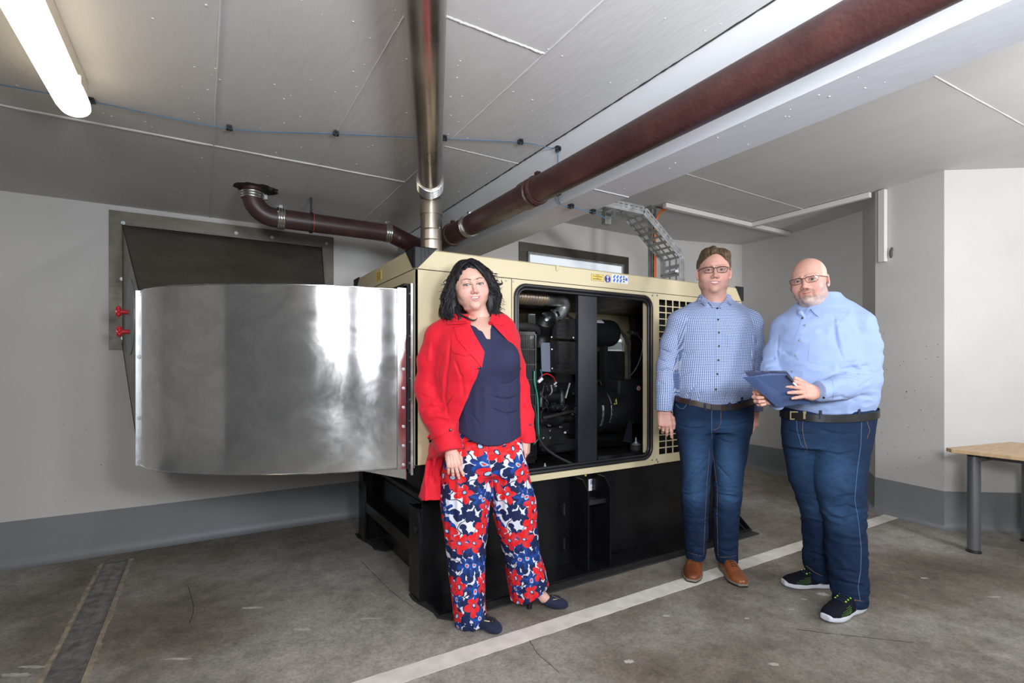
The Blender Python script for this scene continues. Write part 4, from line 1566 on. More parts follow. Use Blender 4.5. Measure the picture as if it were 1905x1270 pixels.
# fan guard grid on the left
gy = 2.60
m = MB()
c0, c1 = P(960, 618, gy), P(998, 860, gy)
x0, x1 = c0.x - 0.02, c1.x
m.box((x0, gy, 0.60), (x1, gy + 0.004, 0.62))
m.box((x1 - 0.010, gy, 0.60), (x1, gy + 0.02, 1.40))
m.box((x0, gy, 1.385), (x1, gy + 0.02, 1.40))
m.box((x0, gy, 0.60), (x0 + 0.035, gy + 0.004, 1.40))
for i in range(9):
    z = 1.385 - 0.092 * i
    m.box((x0, gy - 0.001, z - 0.003), (x1, gy + 0.002, z + 0.003))
k = 13
for i in range(k):
    x = x0 + 0.035 + (x1 - x0 - 0.045) * i / k
    m.box((x - 0.0022, gy, 0.60), (x + 0.0022, gy + 0.002, 1.39))
m.build('fan_guard', 'blackm', en, smooth=False)
m = MB()
m.box((1.06, 2.62, 0.60), (1.42, 3.36, 1.42))
m.build('radiator', 'blackm', en, smooth=False, bevel=0.01)

# injection pumps, rails and hoses in front of the block
random.seed(11)


def blob(kind, px, py, y, s):
    p = P(px, py, y)
    m = MB()
    if kind == 'cylx':
        m.tube([p - Vector((s, 0, 0)), p - Vector((s * 0.9, 0, 0)), p + Vector((s * 0.9, 0, 0)), p + Vector((s, 0, 0))], [s * 0.45, s * 0.55, s * 0.55, s * 0.45], 16)
        m.tube([p - Vector((s * 1.25, 0, 0)), p - Vector((s, 0, 0))], s * 0.3, 12)
    elif kind == 'cylz':
        m.tube([p - Vector((0, 0, s)), p + Vector((0, 0, s * 0.6)), p + Vector((0, 0, s))], [s * 0.4, s * 0.4, s * 0.25], 14)
    elif kind == 'cyly':
        m.tube([p + Vector((0, 0.03, 0)), p, p - Vector((0, 0.01, 0))], [s, s, s * 0.8], 20)
        m.bolt(p - Vector((0, 0.01, 0)), (0, -1, 0), s * 0.35, 0.008)
    else:
        m.box(p - Vector((s, 0.01, s * 0.6)), p + Vector((s, 0.03, s * 0.6)))
    return m


for nm, kind, px, py, y, s, mat in (
        ('fuel_filter', 'cylz', 1006, 742, 2.72, 0.05, 'blackm'), ('injection_pump', 'cylx', 1024, 738, 2.74, 0.06, 'blackm'), ('injection_pump', 'cylx', 1035, 757, 2.78, 0.05, 'blackm'),
        ('starter_motor', 'cylx', 1020, 781, 2.74, 0.085, 'blackm'), ('solenoid', 'cylx', 1053, 778, 2.76, 0.05, 'blackm'), ('oil_filter', 'cylz', 1045, 742, 2.78, 0.06, 'blackm'),
        ('pulley', 'cyly', 1008, 800, 2.72, 0.045, 'blackm'), ('bracket_plate', 'box', 1060, 762, 2.80, 0.06, 'pillar'), ('bracket_plate', 'box', 1044, 796, 2.78, 0.07, 'blackm'),
        ('oil_cooler', 'box', 1030, 812, 2.76, 0.085, 'blackm'), ('engine_foot', 'box', 1018, 830, 2.70, 0.05, 'blackm')):
    blob(kind, px, py, y, s).build(nm, mat, en, smooth=40, bevel=0.003 if kind == 'box' else 0.0)
for px, py in ((1024, 801), (1011.5, 815.5), (1024.5, 814.5)):
    m = MB()
    m.bolt(P(px, py, 2.66), (0, -1, 0), 0.0085, 0.012)
    m.build('mounting_bolt', 'bright', en)
m = MB()
p = P(1003, 822, 2.665)
q = P(1032, 795, 2.665)
m.box((p.x, 2.665, p.z - 0.03), (q.x, 2.675, q.z))
m.build('mount_plate', 'blackm', en, smooth=False)
for i in range(14):
    a = P(random.uniform(1003, 1074), random.uniform(705, 760), random.uniform(2.68, 2.78))
    b = a + Vector((random.uniform(-0.05, 0.05), random.uniform(-0.02, 0.05), random.uniform(-0.13, -0.03)))
    mid = (a + b) / 2 + Vector((random.uniform(-0.03, 0.03), -0.02, 0))
    m = MB()
    m.tube(spline([a, mid, b], 6), random.uniform(0.003, 0.008), 8)
    m.ball(a, 0.009, 8, 6)
    m.build('fuel_line', 'galv_d' if i % 5 == 0 else 'blackm', en)
for i in range(12):
    p = P(random.uniform(1002, 1072), random.uniform(712, 808), 2.70)
    m = MB()
    m.bolt(p, (random.uniform(-0.5, 0.5), -1, random.uniform(-0.3, 0.6)), 0.005, 0.02)
    m.build('fitting', 'galv_d' if i % 2 else 'blackm', en)
m = MB()
a, b = P(1060, 712, 2.70), P(1052, 740, 2.72)
m.tube([a, a.lerp(b, 0.4), b], [0.008, 0.006, 0.008], 10)
m.build('gas_strut', 'galv', en)
m = MB()
m.tube(spline([P(1004, 702, 2.66), P(1016, 695, 2.64), P(1029, 701, 2.65), P(1034, 712, 2.67)], 8), 0.0035, 8)
m.build('red_wire', 'redw', en)
m = MB()
m.tube(spline([P(994, 690, 2.59), P(994.5, 712, 2.59), P(1000, 740, 2.60), P(1001.5, 790, 2.60), P(1002, 812, 2.60), P(997, 822, 2.58), P(993, 826, 2.57)], 8), 0.0042, 8)
m.build('green_wire', 'greenw', en)
m = MB()
m.tube(spline([P(1005, 687, 2.64), P(1008, 697, 2.64), P(1006, 705, 2.64)], 6), 0.004, 8)
m.build('blue_wire', 'bluew', en)
m = MB()
p = P(1005, 707, 2.64)
m.bar(p - Vector((0.016, 0, 0.012)), p + Vector((0.016, 0, 0.012)), 0.016, 0.018)
m.build('plug_connector', 'white', en, smooth=False, bevel=0.003)
m = MB()
p = P(1033, 713, 2.66)
m.bar(p - Vector((0.010, 0, 0.008)), p + Vector((0.010, 0, 0.008)), 0.010, 0.009)
m.build('plug_connector', 'white', en, smooth=False, bevel=0.002)
p = P(1074, 763, 2.60)
m = MB()
m.ring([(p.x + 0.030 * math.cos(t * math.pi / 4) * (1 if t % 2 else 0.75), 2.60, p.z + 0.028 * math.sin(t * math.pi / 4) * (1 if t % 2 else 0.75)) for t in range(8)],
       [(p.x + 0.012 * math.cos(t * math.pi / 4), 2.60, p.z + 0.012 * math.sin(t * math.pi / 4)) for t in range(8)], (0, 0.012, 0))
m.build('tap_handle', 'bright', en, smooth=False, bevel=0.003)
m = MB()
m.tube(spline([P(1010, 777, 2.66), P(1030, 773, 2.64), P(1050, 768, 2.63), P(1070, 764, 2.62)], 6), 0.010, 10)
m.tube(spline([P(984, 752, 2.57), P(994, 757, 2.56), P(998, 785, 2.55), P(1000, 808, 2.55), P(1012, 830, 2.53), P(1035, 848, 2.50), P(1068, 864, 2.46)], 8), 0.0075, 10)
m.build('rubber_hose', 'rubber', en)
# anti-vibration foot left
m = MB()
c = P(1012, 862, 2.52)
m.prism([(c.x - 0.09, 2.49, 0.572), (c.x - 0.065, 2.465, 0.572), (c.x + 0.09, 2.465, 0.572), (c.x + 0.11, 2.49, 0.572), (c.x + 0.11, 2.55, 0.572), (c.x - 0.09, 2.55, 0.572)], (0, 0, 0.006))
m.build('foot_plate', 'galv_d', en, smooth=False)
m = MB()
m.bolt((c.x, 2.51, 0.578), (0, 0, 1), 0.008, 0.02)
m.cyl((c.x, 2.51, 0.578), (c.x, 2.51, 0.612), 0.004, 10)
m.build('mounting_bolt', 'galv', en)

# air cleaner drum
ac = thing('air_cleaner', 'black cylindrical air cleaner with a white label behind the dark pillar', 'air filter', (2.4, 2.85, 1.30))
ay = 2.85
p0, p1 = P(1072, 620, ay), P(1143, 620, ay)
zc, r = P(1110, 619, ay).z, 0.098
m = MB()
m.tube([(p0.x, ay, zc), (p1.x - 0.05, ay, zc), (p1.x - 0.035, ay, zc), (p1.x - 0.02, ay, zc), (p1.x - 0.008, ay, zc), (p1.x - 0.004, ay, zc)], [r, r, r * 0.97, r * 0.9, r * 0.72, r * 0.4], 40)
m.build('drum', 'blackm', ac, smooth=50)
m = MB()
l0, l1 = P(1111, 600, ay - 0.09), P(1127, 600, ay - 0.09)
vs, fs = [], []
for i in range(9):
    ang = math.radians(128 - 0) - math.radians(36) * (1 - i / 8) if False else math.radians(100 + 38 * i / 8)
    for x in (l0.x, l1.x):
        vs.append((x, ay + math.cos(ang) * (r + 0.001) * 1.0, zc + math.sin(ang) * (r + 0.001)))
for i in range(8):
    fs.append((2 * i, 2 * i + 1, 2 * i + 3, 2 * i + 2))
m.add(vs, fs)
lb = m.build('paper_label', 'white', ac)
m = MB()
for i in range(6):
    ang = math.radians(108 + 5 * i)
    for j in range(3):
        x = l0.x + (l1.x - l0.x) * (0.15 + 0.26 * j)
        m.box((x, ay + math.cos(ang) * (r + 0.003) - 0.001, zc + math.sin(ang) * (r + 0.003) - 0.001), (x + 0.012 + 0.008 * (i % 2), ay + math.cos(ang) * (r + 0.003), zc + math.sin(ang) * (r + 0.003) + 0.001))
m.build('print', 'ink', lb, smooth=False)
m = MB()
m.box((p0.x + 0.02, ay - 0.03, 0.95), (p0.x + 0.05, ay + 0.03, zc))
m.box((p1.x - 0.12, ay - 0.03, 0.95), (p1.x - 0.09, ay + 0.03, zc - 0.05))
m.build('bracket', 'blackm', ac, smooth=False)
m = MB()
m.tube(spline([P(1140, 615, 2.9), P(1150, 613, 2.9), P(1160, 622, 2.9), P(1168, 640, 2.9), P(1171, 665, 2.9), P(1171, 712, 2.9)], 8), 0.012, 12)
m.build('hose', 'rubber', ac)

# alternator with guard ring, drum and terminal box
al = thing('alternator', 'black round alternator with wire guard and warning triangle inside the canopy', 'alternator', (2.6, 2.85, 0.62))
yc, zc = 2.86, 0.88
m = MB()
xs = P(1108, 765, 2.62).x
m.tube([(xs - 0.10, yc, zc), (xs, yc, zc), (xs + 0.02, yc, zc), (xs + 0.16, yc, zc), (xs + 0.20, yc, zc), (xs + 0.21, yc, zc)], [0.197, 0.20, 0.204, 0.19, 0.172, 0.145], 56)
m.build('housing_ring', 'blackm', al, smooth=40)
for k in range(26):
    a = math.pi * (0.20 + 0.9 * k / 25) + math.pi / 2 - 0.3
    m = MB()
    c1, s1 = math.cos(a), math.sin(a)
    if k % 1 == 0 and k < 9:
        m.bar((xs + 0.03, yc + c1 * 0.202, zc + s1 * 0.202), (xs + 0.12, yc + c1 * 0.195, zc + s1 * 0.195), 0.004, 0.004)
        m.build('cooling_rib', 'blackm', al, smooth=False)
m = MB()
for k in range(9):
    x = xs + 0.10 + 0.013 * k
    rr_ = 0.198 - 0.0034 * k
    pts = [(x, yc + math.cos(a) * rr_, zc + math.sin(a) * rr_) for a in [math.radians(168 + 42 * i / 10) for i in range(11)]]
    m.tube(pts, 0.0018, 6)
for k in range(5):
    a = math.radians(168 + 42 * k / 4)
    m.tube([(xs + 0.095 + 0.13 * i / 4, yc + math.cos(a) * (0.1985 - 0.0087 * i), zc + math.sin(a) * (0.1985 - 0.0087 * i)) for i in range(5)], 0.002, 6)
m.build('wire_guard', 'galv', al, smooth=60)
m = MB()
m.tube([(xs + 0.18, yc + 0.05, zc - 0.02), (xs + 0.30, yc + 0.05, zc - 0.02), (xs + 0.45, yc + 0.05, zc - 0.02), (xs + 0.47, yc + 0.05, zc - 0.02)], [0.14, 0.165, 0.165, 0.14], 48)
m.build('stator_drum', 'blackm', al, smooth=40)
m = MB()
pts = [(xs + 0.21, yc + 0.05 + math.cos(a) * 0.168, zc - 0.02 + math.sin(a) * 0.168) for a in [math.radians(100 + 60 * i / 12) for i in range(13)]]
vs = []
for p in pts:
    vs += [p, (p[0] + 0.055, p[1], p[2])]
m.add(vs, [(2 * i, 2 * i + 1, 2 * i + 3, 2 * i + 2) for i in range(12)])
m.build('drum_plate', 'shim', al)
m = MB()
a = [P(1145.5, 741, 2.67), P(1141.5, 752, 2.67), P(1149, 751.5, 2.67)]
m.prism([(p.x, 2.665 + 0.006 * i, p.z) for i, p in enumerate(a)], (0, -0.002, 0))
w_ = m.build('warning_triangle', 'yellow', al, smooth=False)
m = MB()
p = P(1145.2, 748.2, 2.66)
m.box((p.x - 0.004, 2.660, p.z - 0.008), (p.x + 0.004, 2.668, p.z + 0.008))
m.build('bolt_symbol', 'ink', w_, smooth=False)
m = MB()
bx0, bx1, bz0, bz1 = P(1128, 700, 2.80).x, P(1205, 700, 2.80).x, P(1170, 790, 2.80).z, P(1165, 706, 2.80).z
m.box((bx0 + 0.12, 2.80, bz0), (bx1, 3.02, bz1))
m.build('terminal_box', 'blackm', al, smooth=False, bevel=0.012)
m = MB()
p = P(1188.5, 722, 2.797)
m.cyl((p.x, 2.799, p.z), (p.x, 2.797, p.z), 0.019, 28)
st_ = m.build('round_sticker', 'white', al, smooth=False)
tag(st_, 'small round red and white sticker')
m = MB()
disc(m, p.x, p.z, 0.019, 0.019, 0.72, 0, 360, 2.7962)
m.build('red_ring', 'redk', st_, smooth=False)
m = MB()
disc(m, p.x, p.z, 0.004, 0.011, 0.0, 0, 360, 2.7962)
disc(m, p.x, p.z, 0.009, 0.003, 0.0, 0, 360, 2.7961)
m.build('symbol', 'ink', st_, smooth=False)
m = MB()
p = P(1121, 712, 2.70)
m.tube(arc((p.x, 2.74, p.z - 0.012), (0.02, 0, 0), (0, 0, 0.03), 0, math.pi, 14), 0.006, 10)
m.build('lifting_eye', 'blackm', al)
m = MB()
p = P(1183, 826, 2.62)
m.tube([(p.x, 2.62, 0.60), (p.x, 2.62, 0.605), (p.x, 2.62, 0.635), (p.x, 2.62, 0.64)], [0.036, 0.040, 0.040, 0.036], 28)
m.build('rubber_mount', 'rubber', al)
m = MB()
m.tube([(p.x, 2.62, 0.64), (p.x, 2.62, 0.645), (p.x, 2.62, 0.652)], [0.034, 0.03, 0.015], 24)
m.bolt((p.x, 2.62, 0.65), (0, 0, 1), 0.010, 0.012)
m.cyl((p.x, 2.62, 0.65), (p.x, 2.62, 0.69), 0.005, 10)
m.build('mount_bolt', 'galv', al)
m = MB()
q = P(1172, 800, 2.66)
m.prism([(q.x - 0.06, 2.66, 0.66), (q.x + 0.02, 2.66, 0.645), (q.x + 0.02, 2.66, 0.80), (q.x, 2.66, 0.81)], (0, 0.012, 0))
m.bolt((q.x + 0.006, 2.655, 0.79), (0, -1, 0), 0.009, 0.012)
m.build('foot_bracket', 'pillar', al, smooth=False)
m = MB()
m.add([P(1140, 830, 2.62), P(1200, 822, 2.62), Vector((3.0, 3.0, 0.600)), Vector((2.2, 3.0, 0.600))], [(0, 1, 2, 3)])
m.box((2.20, 2.56, 0.575), (2.74, 3.10, 0.600))
m.build('mount_rail', 'blackm', al, smooth=False, bevel=0.003)
# control box behind
cbx = P(1115, 654, 3.0).x, P(1163, 654, 3.0).x
m = MB()
m.box((cbx[0], 3.0, 0.95), (cbx[1], 3.25, P(1140, 653, 3.0).z))
cb = tag(m.build('control_box', 'blackm', smooth=False, bevel=0.006), 'plain black steel box behind the air cleaner inside the canopy', 'control box')
m = MB()
m.box((2.35, 3.1, 0.565), (3.0, 3.4, 0.951))
m.build('stand', 'blackm', cb, smooth=False)
# thin stay and latch behind the door
m = MB()
p = P(1167, 618, 3.2)
m.cyl(p, p + Vector((0.09, 0, 0)), 0.012, 12)
m.cyl(p + Vector((0.05, 0, 0)), p + Vector((0.12, 0, -0.01)), 0.016, 12)
m.tube(spline([p + Vector((0.10, 0, 0)), p + Vector((0.16, -0.02, -0.10)), p + Vector((0.10, -0.02, -0.28)), p + Vector((-0.02, 0, -0.42))], 8), 0.005, 8)
m.build('door_stay', 'galv_d', gc)
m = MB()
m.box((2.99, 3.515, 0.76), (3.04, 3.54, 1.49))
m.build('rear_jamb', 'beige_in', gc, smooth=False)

# ================================================================== solid modelling by distance fields
RL = np.random.default_rng(5).random((33, 33, 33)).astype(np.float32)
RL[32], RL[:, 32], RL[:, :, 32] = RL[0], RL[:, 0], RL[:, :, 0]


def vnoise(p):
    """Value noise of points (n, 3), range 0..1."""
    p = np.asarray(p, np.float32) % 32.0
    i = np.floor(p).astype(np.int32) % 32
    f = p - np.floor(p)
    f = f * f * (3 - 2 * f)
    x, y, z = i[:, 0], i[:, 1], i[:, 2]
    fx, fy, fz = f[:, 0], f[:, 1], f[:, 2]
    c = lambda a, b, d: RL[x + a, y + b, z + d]
    e0 = (c(0, 0, 0) * (1 - fx) + c(1, 0, 0) * fx) * (1 - fy) + (c(0, 1, 0) * (1 - fx) + c(1, 1, 0) * fx) * fy
    e1 = (c(0, 0, 1) * (1 - fx) + c(1, 0, 1) * fx) * (1 - fy) + (c(0, 1, 1) * (1 - fx) + c(1, 1, 1) * fx) * fy
    return e0 * (1 - fz) + e1 * fz


def smin(a, b, k):
    h = np.clip(0.5 + 0.5 * (b - a) / k, 0, 1)
    return b + (a - b) * h - k * h * (1 - h)


def V3(*a):
    return np.array(a if len(a) > 1 else a[0], np.float64)


class Vol:
    """A block of signed distance samples that shapes are blended into."""

    def __init__(self, lo, hi, res):
        self.lo, self.res = V3(lo), res
        self.n = [int(math.ceil((hi[i] - lo[i]) / res)) + 1 for i in range(3)]
        self.ax = [np.float32(lo[i]) + np.arange(self.n[i], dtype=np.float32) * np.float32(res) for i in range(3)]
        self.F = np.full(self.n, 0.2, np.float32)

    def sub(self, lo, hi):
        s = []
        for i in range(3):
            a = int(max(0, math.floor((lo[i] - self.lo[i]) / self.res)))
            b = int(min(self.n[i], math.ceil((hi[i] - self.lo[i]) / self.res) + 1))
            if b <= a:
                return None
            s.append(slice(a, b))
        s = tuple(s)
        return s, self.ax[0][s[0]][:, None, None], self.ax[1][s[1]][None, :, None], self.ax[2][s[2]][None, None, :]

    def put(self, s, d, k, op):
        G = self.F[s]
        if op == 'u':
            self.F[s] = smin(G, d, k) if k > 0 else np.minimum(G, d)
        elif op == 's':
            self.F[s] = -smin(-G, d, k) if k > 0 else np.maximum(G, -d)
        elif op == 'i':
            self.F[s] = -smin(-G, -d, k) if k > 0 else np.maximum(G, d)

    def cap(self, a, b, ra, rb=None, k=0.01, op='u', flat=None, f=1.0):
        """Tapered capsule; flat = unit axis along which it is squashed by f."""
        a, b = V3(a), V3(b)
        rb = ra if rb is None else rb
        pad = k + 3 * self.res
        R = max(ra, rb) + pad
        q = self.sub(np.minimum(a, b) - R, np.maximum(a, b) + R)
        if q is None:
            return self
        s, X, Y, Z = q
        ba = b - a
        L2 = max(1e-9, float(ba @ ba))
        t = np.clip(((X - a[0]) * ba[0] + (Y - a[1]) * ba[1] + (Z - a[2]) * ba[2]) / L2, 0, 1)
        dx, dy, dz = X - a[0] - t * ba[0], Y - a[1] - t * ba[1], Z - a[2] - t * ba[2]
        l2 = dx * dx + dy * dy + dz * dz
        if flat is not None:
            n = V3(flat)
            n = n / np.linalg.norm(n)
            qn = dx * n[0] + dy * n[1] + dz * n[2]
            l2 = l2 + qn * qn * (1 / f ** 2 - 1)
        d = np.sqrt(l2) - (ra + (rb - ra) * t)
        if f < 1:
            d = d * (0.5 + 0.5 * f)
        self.put(s, d.astype(np.float32), k, op)
        return self

    def chain(self, pts, rs, k=0.01, op='u', flat=None, f=1.0):
        for i in range(len(pts) - 1):
            self.cap(pts[i], pts[i + 1], rs[i], rs[i + 1], k, op, flat, f)
        return self

    def ell(self, c, r, k=0.01, op='u', R=None):
        c, r = V3(c), V3(r)
        m = float(r.max()) + k + 3 * self.res
        q = self.sub(c - m, c + m)
        if q is None:
            return self
        s, X, Y, Z = q
        x, y, z = X - c[0], Y - c[1], Z - c[2]
        if R is not None:
            x, y, z = (R[0][0] * x + R[1][0] * y + R[2][0] * z, R[0][1] * x + R[1][1] * y + R[2][1] * z, R[0][2] * x + R[1][2] * y + R[2][2] * z)
        k0 = np.sqrt((x / r[0]) ** 2 + (y / r[1]) ** 2 + (z / r[2]) ** 2)
        k1 = np.sqrt((x / r[0] ** 2) ** 2 + (y / r[1] ** 2) ** 2 + (z / r[2] ** 2) ** 2) + 1e-6
        self.put(s, (k0 * (k0 - 1) / k1).astype(np.float32), k, op)
        return self

    def box(self, c, h, rnd=0.003, k=0.0, op='u', R=None):
        c, h = V3(c), V3(h)
        m = float(np.linalg.norm(h)) + k + 3 * self.res
        q = self.sub(c - m, c + m)
        s, X, Y, Z = q
        x, y, z = X - c[0], Y - c[1], Z - c[2]
        if R is not None:
            x, y, z = (R[0][0] * x + R[1][0] * y + R[2][0] * z, R[0][1] * x + R[1][1] * y + R[2][1] * z, R[0][2] * x + R[1][2] * y + R[2][2] * z)
        qx, qy, qz = np.abs(x) - h[0] + rnd, np.abs(y) - h[1] + rnd, np.abs(z) - h[2] + rnd
        d = np.sqrt(np.maximum(qx, 0) ** 2 + np.maximum(qy, 0) ** 2 + np.maximum(qz, 0) ** 2) + np.minimum(np.maximum(qx, np.maximum(qy, qz)), 0) - rnd
        self.put(s, d.astype(np.float32), k, op)
        return self

    def loft(self, rows, axis=2, k=0.01, op='u', p=2.0, smooth=0.012, capk=0.02, ang=0.0, grow=0.0):
        """Stack of ellipses: rows of (level, c1, c2, r1, r2) along axis; level ends are rounded by capk."""
        rows = sorted(rows, key=lambda r: r[0])
        A = np.array(rows, float)
        oth = [i for i in range(3) if i != axis]
        pad = k + 4 * self.res + abs(grow)
        lo, hi = [0] * 3, [0] * 3
        lo[axis], hi[axis] = A[0, 0] - pad, A[-1, 0] + pad
        m = max(A[:, 3].max(), A[:, 4].max()) if ang else None
        for j, o in enumerate(oth):
            r = A[:, 3 + j] if m is None else m
            lo[o], hi[o] = (A[:, 1 + j] - r).min() - pad, (A[:, 1 + j] + r).max() + pad
        q = self.sub(lo, hi)
        if q is None:
            return self
        s, *C = q
        lv = C[axis].ravel()
        fine = np.arange(A[0, 0] - 0.05, A[-1, 0] + 0.05, 0.002)
        P = []
        w = max(1, int(smooth / 0.002))
        g = np.exp(-0.5 * (np.arange(-3 * w, 3 * w + 1) / w) ** 2)
        g /= g.sum()
        for j in range(1, 5):
            c = np.interp(fine, A[:, 0], A[:, j])
            c = np.convolve(np.pad(c, 3 * w, mode='edge'), g, 'valid')
            sh = [1, 1, 1]
            sh[axis] = len(lv)
            P.append(np.interp(lv, fine, c).astype(np.float32).reshape(sh))
        x, y = C[oth[0]] - P[0], C[oth[1]] - P[1]
        if ang:
            ca, sa = math.cos(ang), math.sin(ang)
            x, y = x * ca + y * sa, -x * sa + y * ca
        r1, r2 = P[2] + grow, P[3] + grow
        ax_, ay_ = np.abs(x) / r1, np.abs(y) / r2
        qq = (ax_ ** p + ay_ ** p + 1e-9) ** (1 / p)
        gx, gy = (ax_ / qq) ** (p - 1) / r1, (ay_ / qq) ** (p - 1) / r2
        d = (qq - 1) / np.sqrt(gx * gx + gy * gy + 1e-6)
        L = C[axis]
        e = np.maximum(A[0, 0] - grow - L, L - A[-1, 0] - grow)
        d = -smin(-d, -e, capk) if capk > 0 else np.maximum(d, e)
        self.put(s, d.astype(np.float32), k, op)
        return self

    def prism(self, poly, plane=(0, 2), rng_=None, k=0.0, op='s', depth_fn=None):
        """Polygon in two of the axes, extruded along the third within rng_."""
        P = np.array(poly, float)
        oth = [i for i in range(3) if i not in plane][0]
        lo, hi = [0] * 3, [0] * 3
        for j, a in enumerate(plane):
            lo[a], hi[a] = P[:, j].min() - 0.02, P[:, j].max() + 0.02
        lo[oth], hi[oth] = rng_[0] - 0.02, rng_[1] + 0.02
        q = self.sub(lo, hi)
        s, *C = q
        a = C[plane[0]].ravel()
        b = C[plane[1]].ravel()
        A, B = np.meshgrid(a, b, indexing='ij')
        d = poly_sdf(A, B, P)
        sh = [1, 1, 1]
        sh[plane[0]], sh[plane[1]] = len(a), len(b)
        d = d.reshape(sh)
        e = np.maximum(rng_[0] - C[oth], C[oth] - rng_[1])
        self.put(s, np.maximum(d, e).astype(np.float32), k, op)
        return self

    def noise(self, amp, scale, seed=0.0, ridge=False, lo=None, hi=None, oct=1, band=0.02):
        """Displace the surface by noise; scale = cell size per axis."""
        s = tuple(slice(None) for _ in range(3))
        if lo is not None:
            s = self.sub(lo, hi)[0]
        G = self.F[s]
        idx = np.nonzero(np.abs(G) < band)
        p = np.stack([self.ax[i][s[i]][idx[i]] / scale[i] for i in range(3)], 1) + seed
        n = vnoise(p)
        for o in range(1, oct):
            n = n + vnoise(p * 2.0 ** o + 7.3 * o) / 2.0 ** o
        n = n / sum(0.5 ** o for o in range(oct))
        if ridge:
            n = 1 - np.abs(2 * n - 1) * 2
        else:
            n = n * 2 - 1
        w = 1.0
        if lo is not None:
            w = 1.0
            for i in range(3):
                c = self.ax[i][s[i]][idx[i]]
                a = np.clip((c - lo[i]) / 0.02, 0, 1) * np.clip((hi[i] - c) / 0.02, 0, 1)
                w = w * a
        G[idx] = G[idx] - (amp * n * w).astype(np.float32)
        self.F[s] = G
        return self

    def at(self, p):
        p = (np.asarray(p) - self.lo) / self.res
        p = np.clip(p, 0, np.array(self.n) - 1.001)
        i = p.astype(int)
        f = p - i
        out = 0
        for a in (0, 1):
            for b in (0, 1):
                for c in (0, 1):
                    w = (f[..., 0] if a else 1 - f[..., 0]) * (f[..., 1] if b else 1 - f[..., 1]) * (f[..., 2] if c else 1 - f[..., 2])
                    out = out + w * self.F[i[..., 0] + a, i[..., 1] + b, i[..., 2] + c]
        return out

    def grad(self, p):
        e = self.res
        g = V3(*[float(self.at(p + V3(*np.eye(3)[i]) * e) - self.at(p - V3(*np.eye(3)[i]) * e)) for i in range(3)])
        return g / (np.linalg.norm(g) + 1e-9)

    def mesh(self):
        """Surface nets."""
        F = self.F
        S = F < 0
        nx, ny, nz = F.shape
        cnt = np.zeros((nx - 1, ny - 1, nz - 1), np.uint8)
        for a in (0, 1):
            for b in (0, 1):
                for c in (0, 1):
                    cnt += S[a:nx - 1 + a, b:ny - 1 + b, c:nz - 1 + c]
        act = (cnt > 0) & (cnt < 8)
        I = np.argwhere(act)
        idx = np.full(act.shape, -1, np.int64)
        idx[act] = np.arange(len(I))
        acc = np.zeros((len(I), 3))
        num = np.zeros(len(I))
        corners = [(a, b, c) for a in (0, 1) for b in (0, 1) for c in (0, 1)]
        for ca in corners:
            for ax in range(3):
                if ca[ax]:
                    continue
                cb = list(ca)
                cb[ax] = 1
                fa = F[I[:, 0] + ca[0], I[:, 1] + ca[1], I[:, 2] + ca[2]]
                fb = F[I[:, 0] + cb[0], I[:, 1] + cb[1], I[:, 2] + cb[2]]
                m = (fa < 0) != (fb < 0)
                t = np.where(m, fa / np.where(m, fa - fb, 1), 0)
                pt = np.array(ca, float)[None].repeat(len(I), 0)
                pt[:, ax] += t
                acc[m] += pt[m]
                num[m] += 1
        Vt = (I + acc / num[:, None]) * self.res + self.lo
        faces = []
        for ax in range(3):
            o1, o2 = [(1, 2), (2, 0), (0, 1)][ax]
            sl0 = [slice(None)] * 3
            sl1 = [slice(None)] * 3
            sl0[ax], sl1[ax] = slice(0, -1), slice(1, None)
            for o in (o1, o2):
                sl0[o] = slice(1, F.shape[o] - 1)
                sl1[o] = slice(1, F.shape[o] - 1)
            A, B = S[tuple(sl0)], S[tuple(sl1)]
            E = np.argwhere(A != B)
            if not len(E):
                continue
            flip = A[E[:, 0], E[:, 1], E[:, 2]]
            base = E.copy()
            base[:, o1] += 1
            base[:, o2] += 1
            q = []
            for d1, d2 in ((-1, -1), (0, -1), (0, 0), (-1, 0)):
                c = base.copy()
                c[:, o1] += d1
                c[:, o2] += d2
                q.append(idx[c[:, 0], c[:, 1], c[:, 2]])
            q = np.stack(q, 1)
            q[~flip] = q[~flip][:, ::-1]
            faces.append(q)
        return Vt, np.concatenate(faces)


def poly_sdf(A, B, P):
    d = np.full(A.shape, 1e9)
    inside = np.zeros(A.shape, bool)
    n = len(P)
    for i in range(n):
        a, b = P[i], P[(i + 1) % n]
        e = b - a
        wx, wy = A - a[0], B - a[1]
        t = np.clip((wx * e[0] + wy * e[1]) / (e @ e + 1e-12), 0, 1)
        d = np.minimum(d, (wx - e[0] * t) ** 2 + (wy - e[1] * t) ** 2)
        c = ((a[1] > B) != (b[1] > B)) & (A < (b[0] - a[0]) * (B - a[1]) / (b[1] - a[1] + 1e-12) + a[0])
        inside ^= c
    return np.where(inside, -1, 1) * np.sqrt(d)


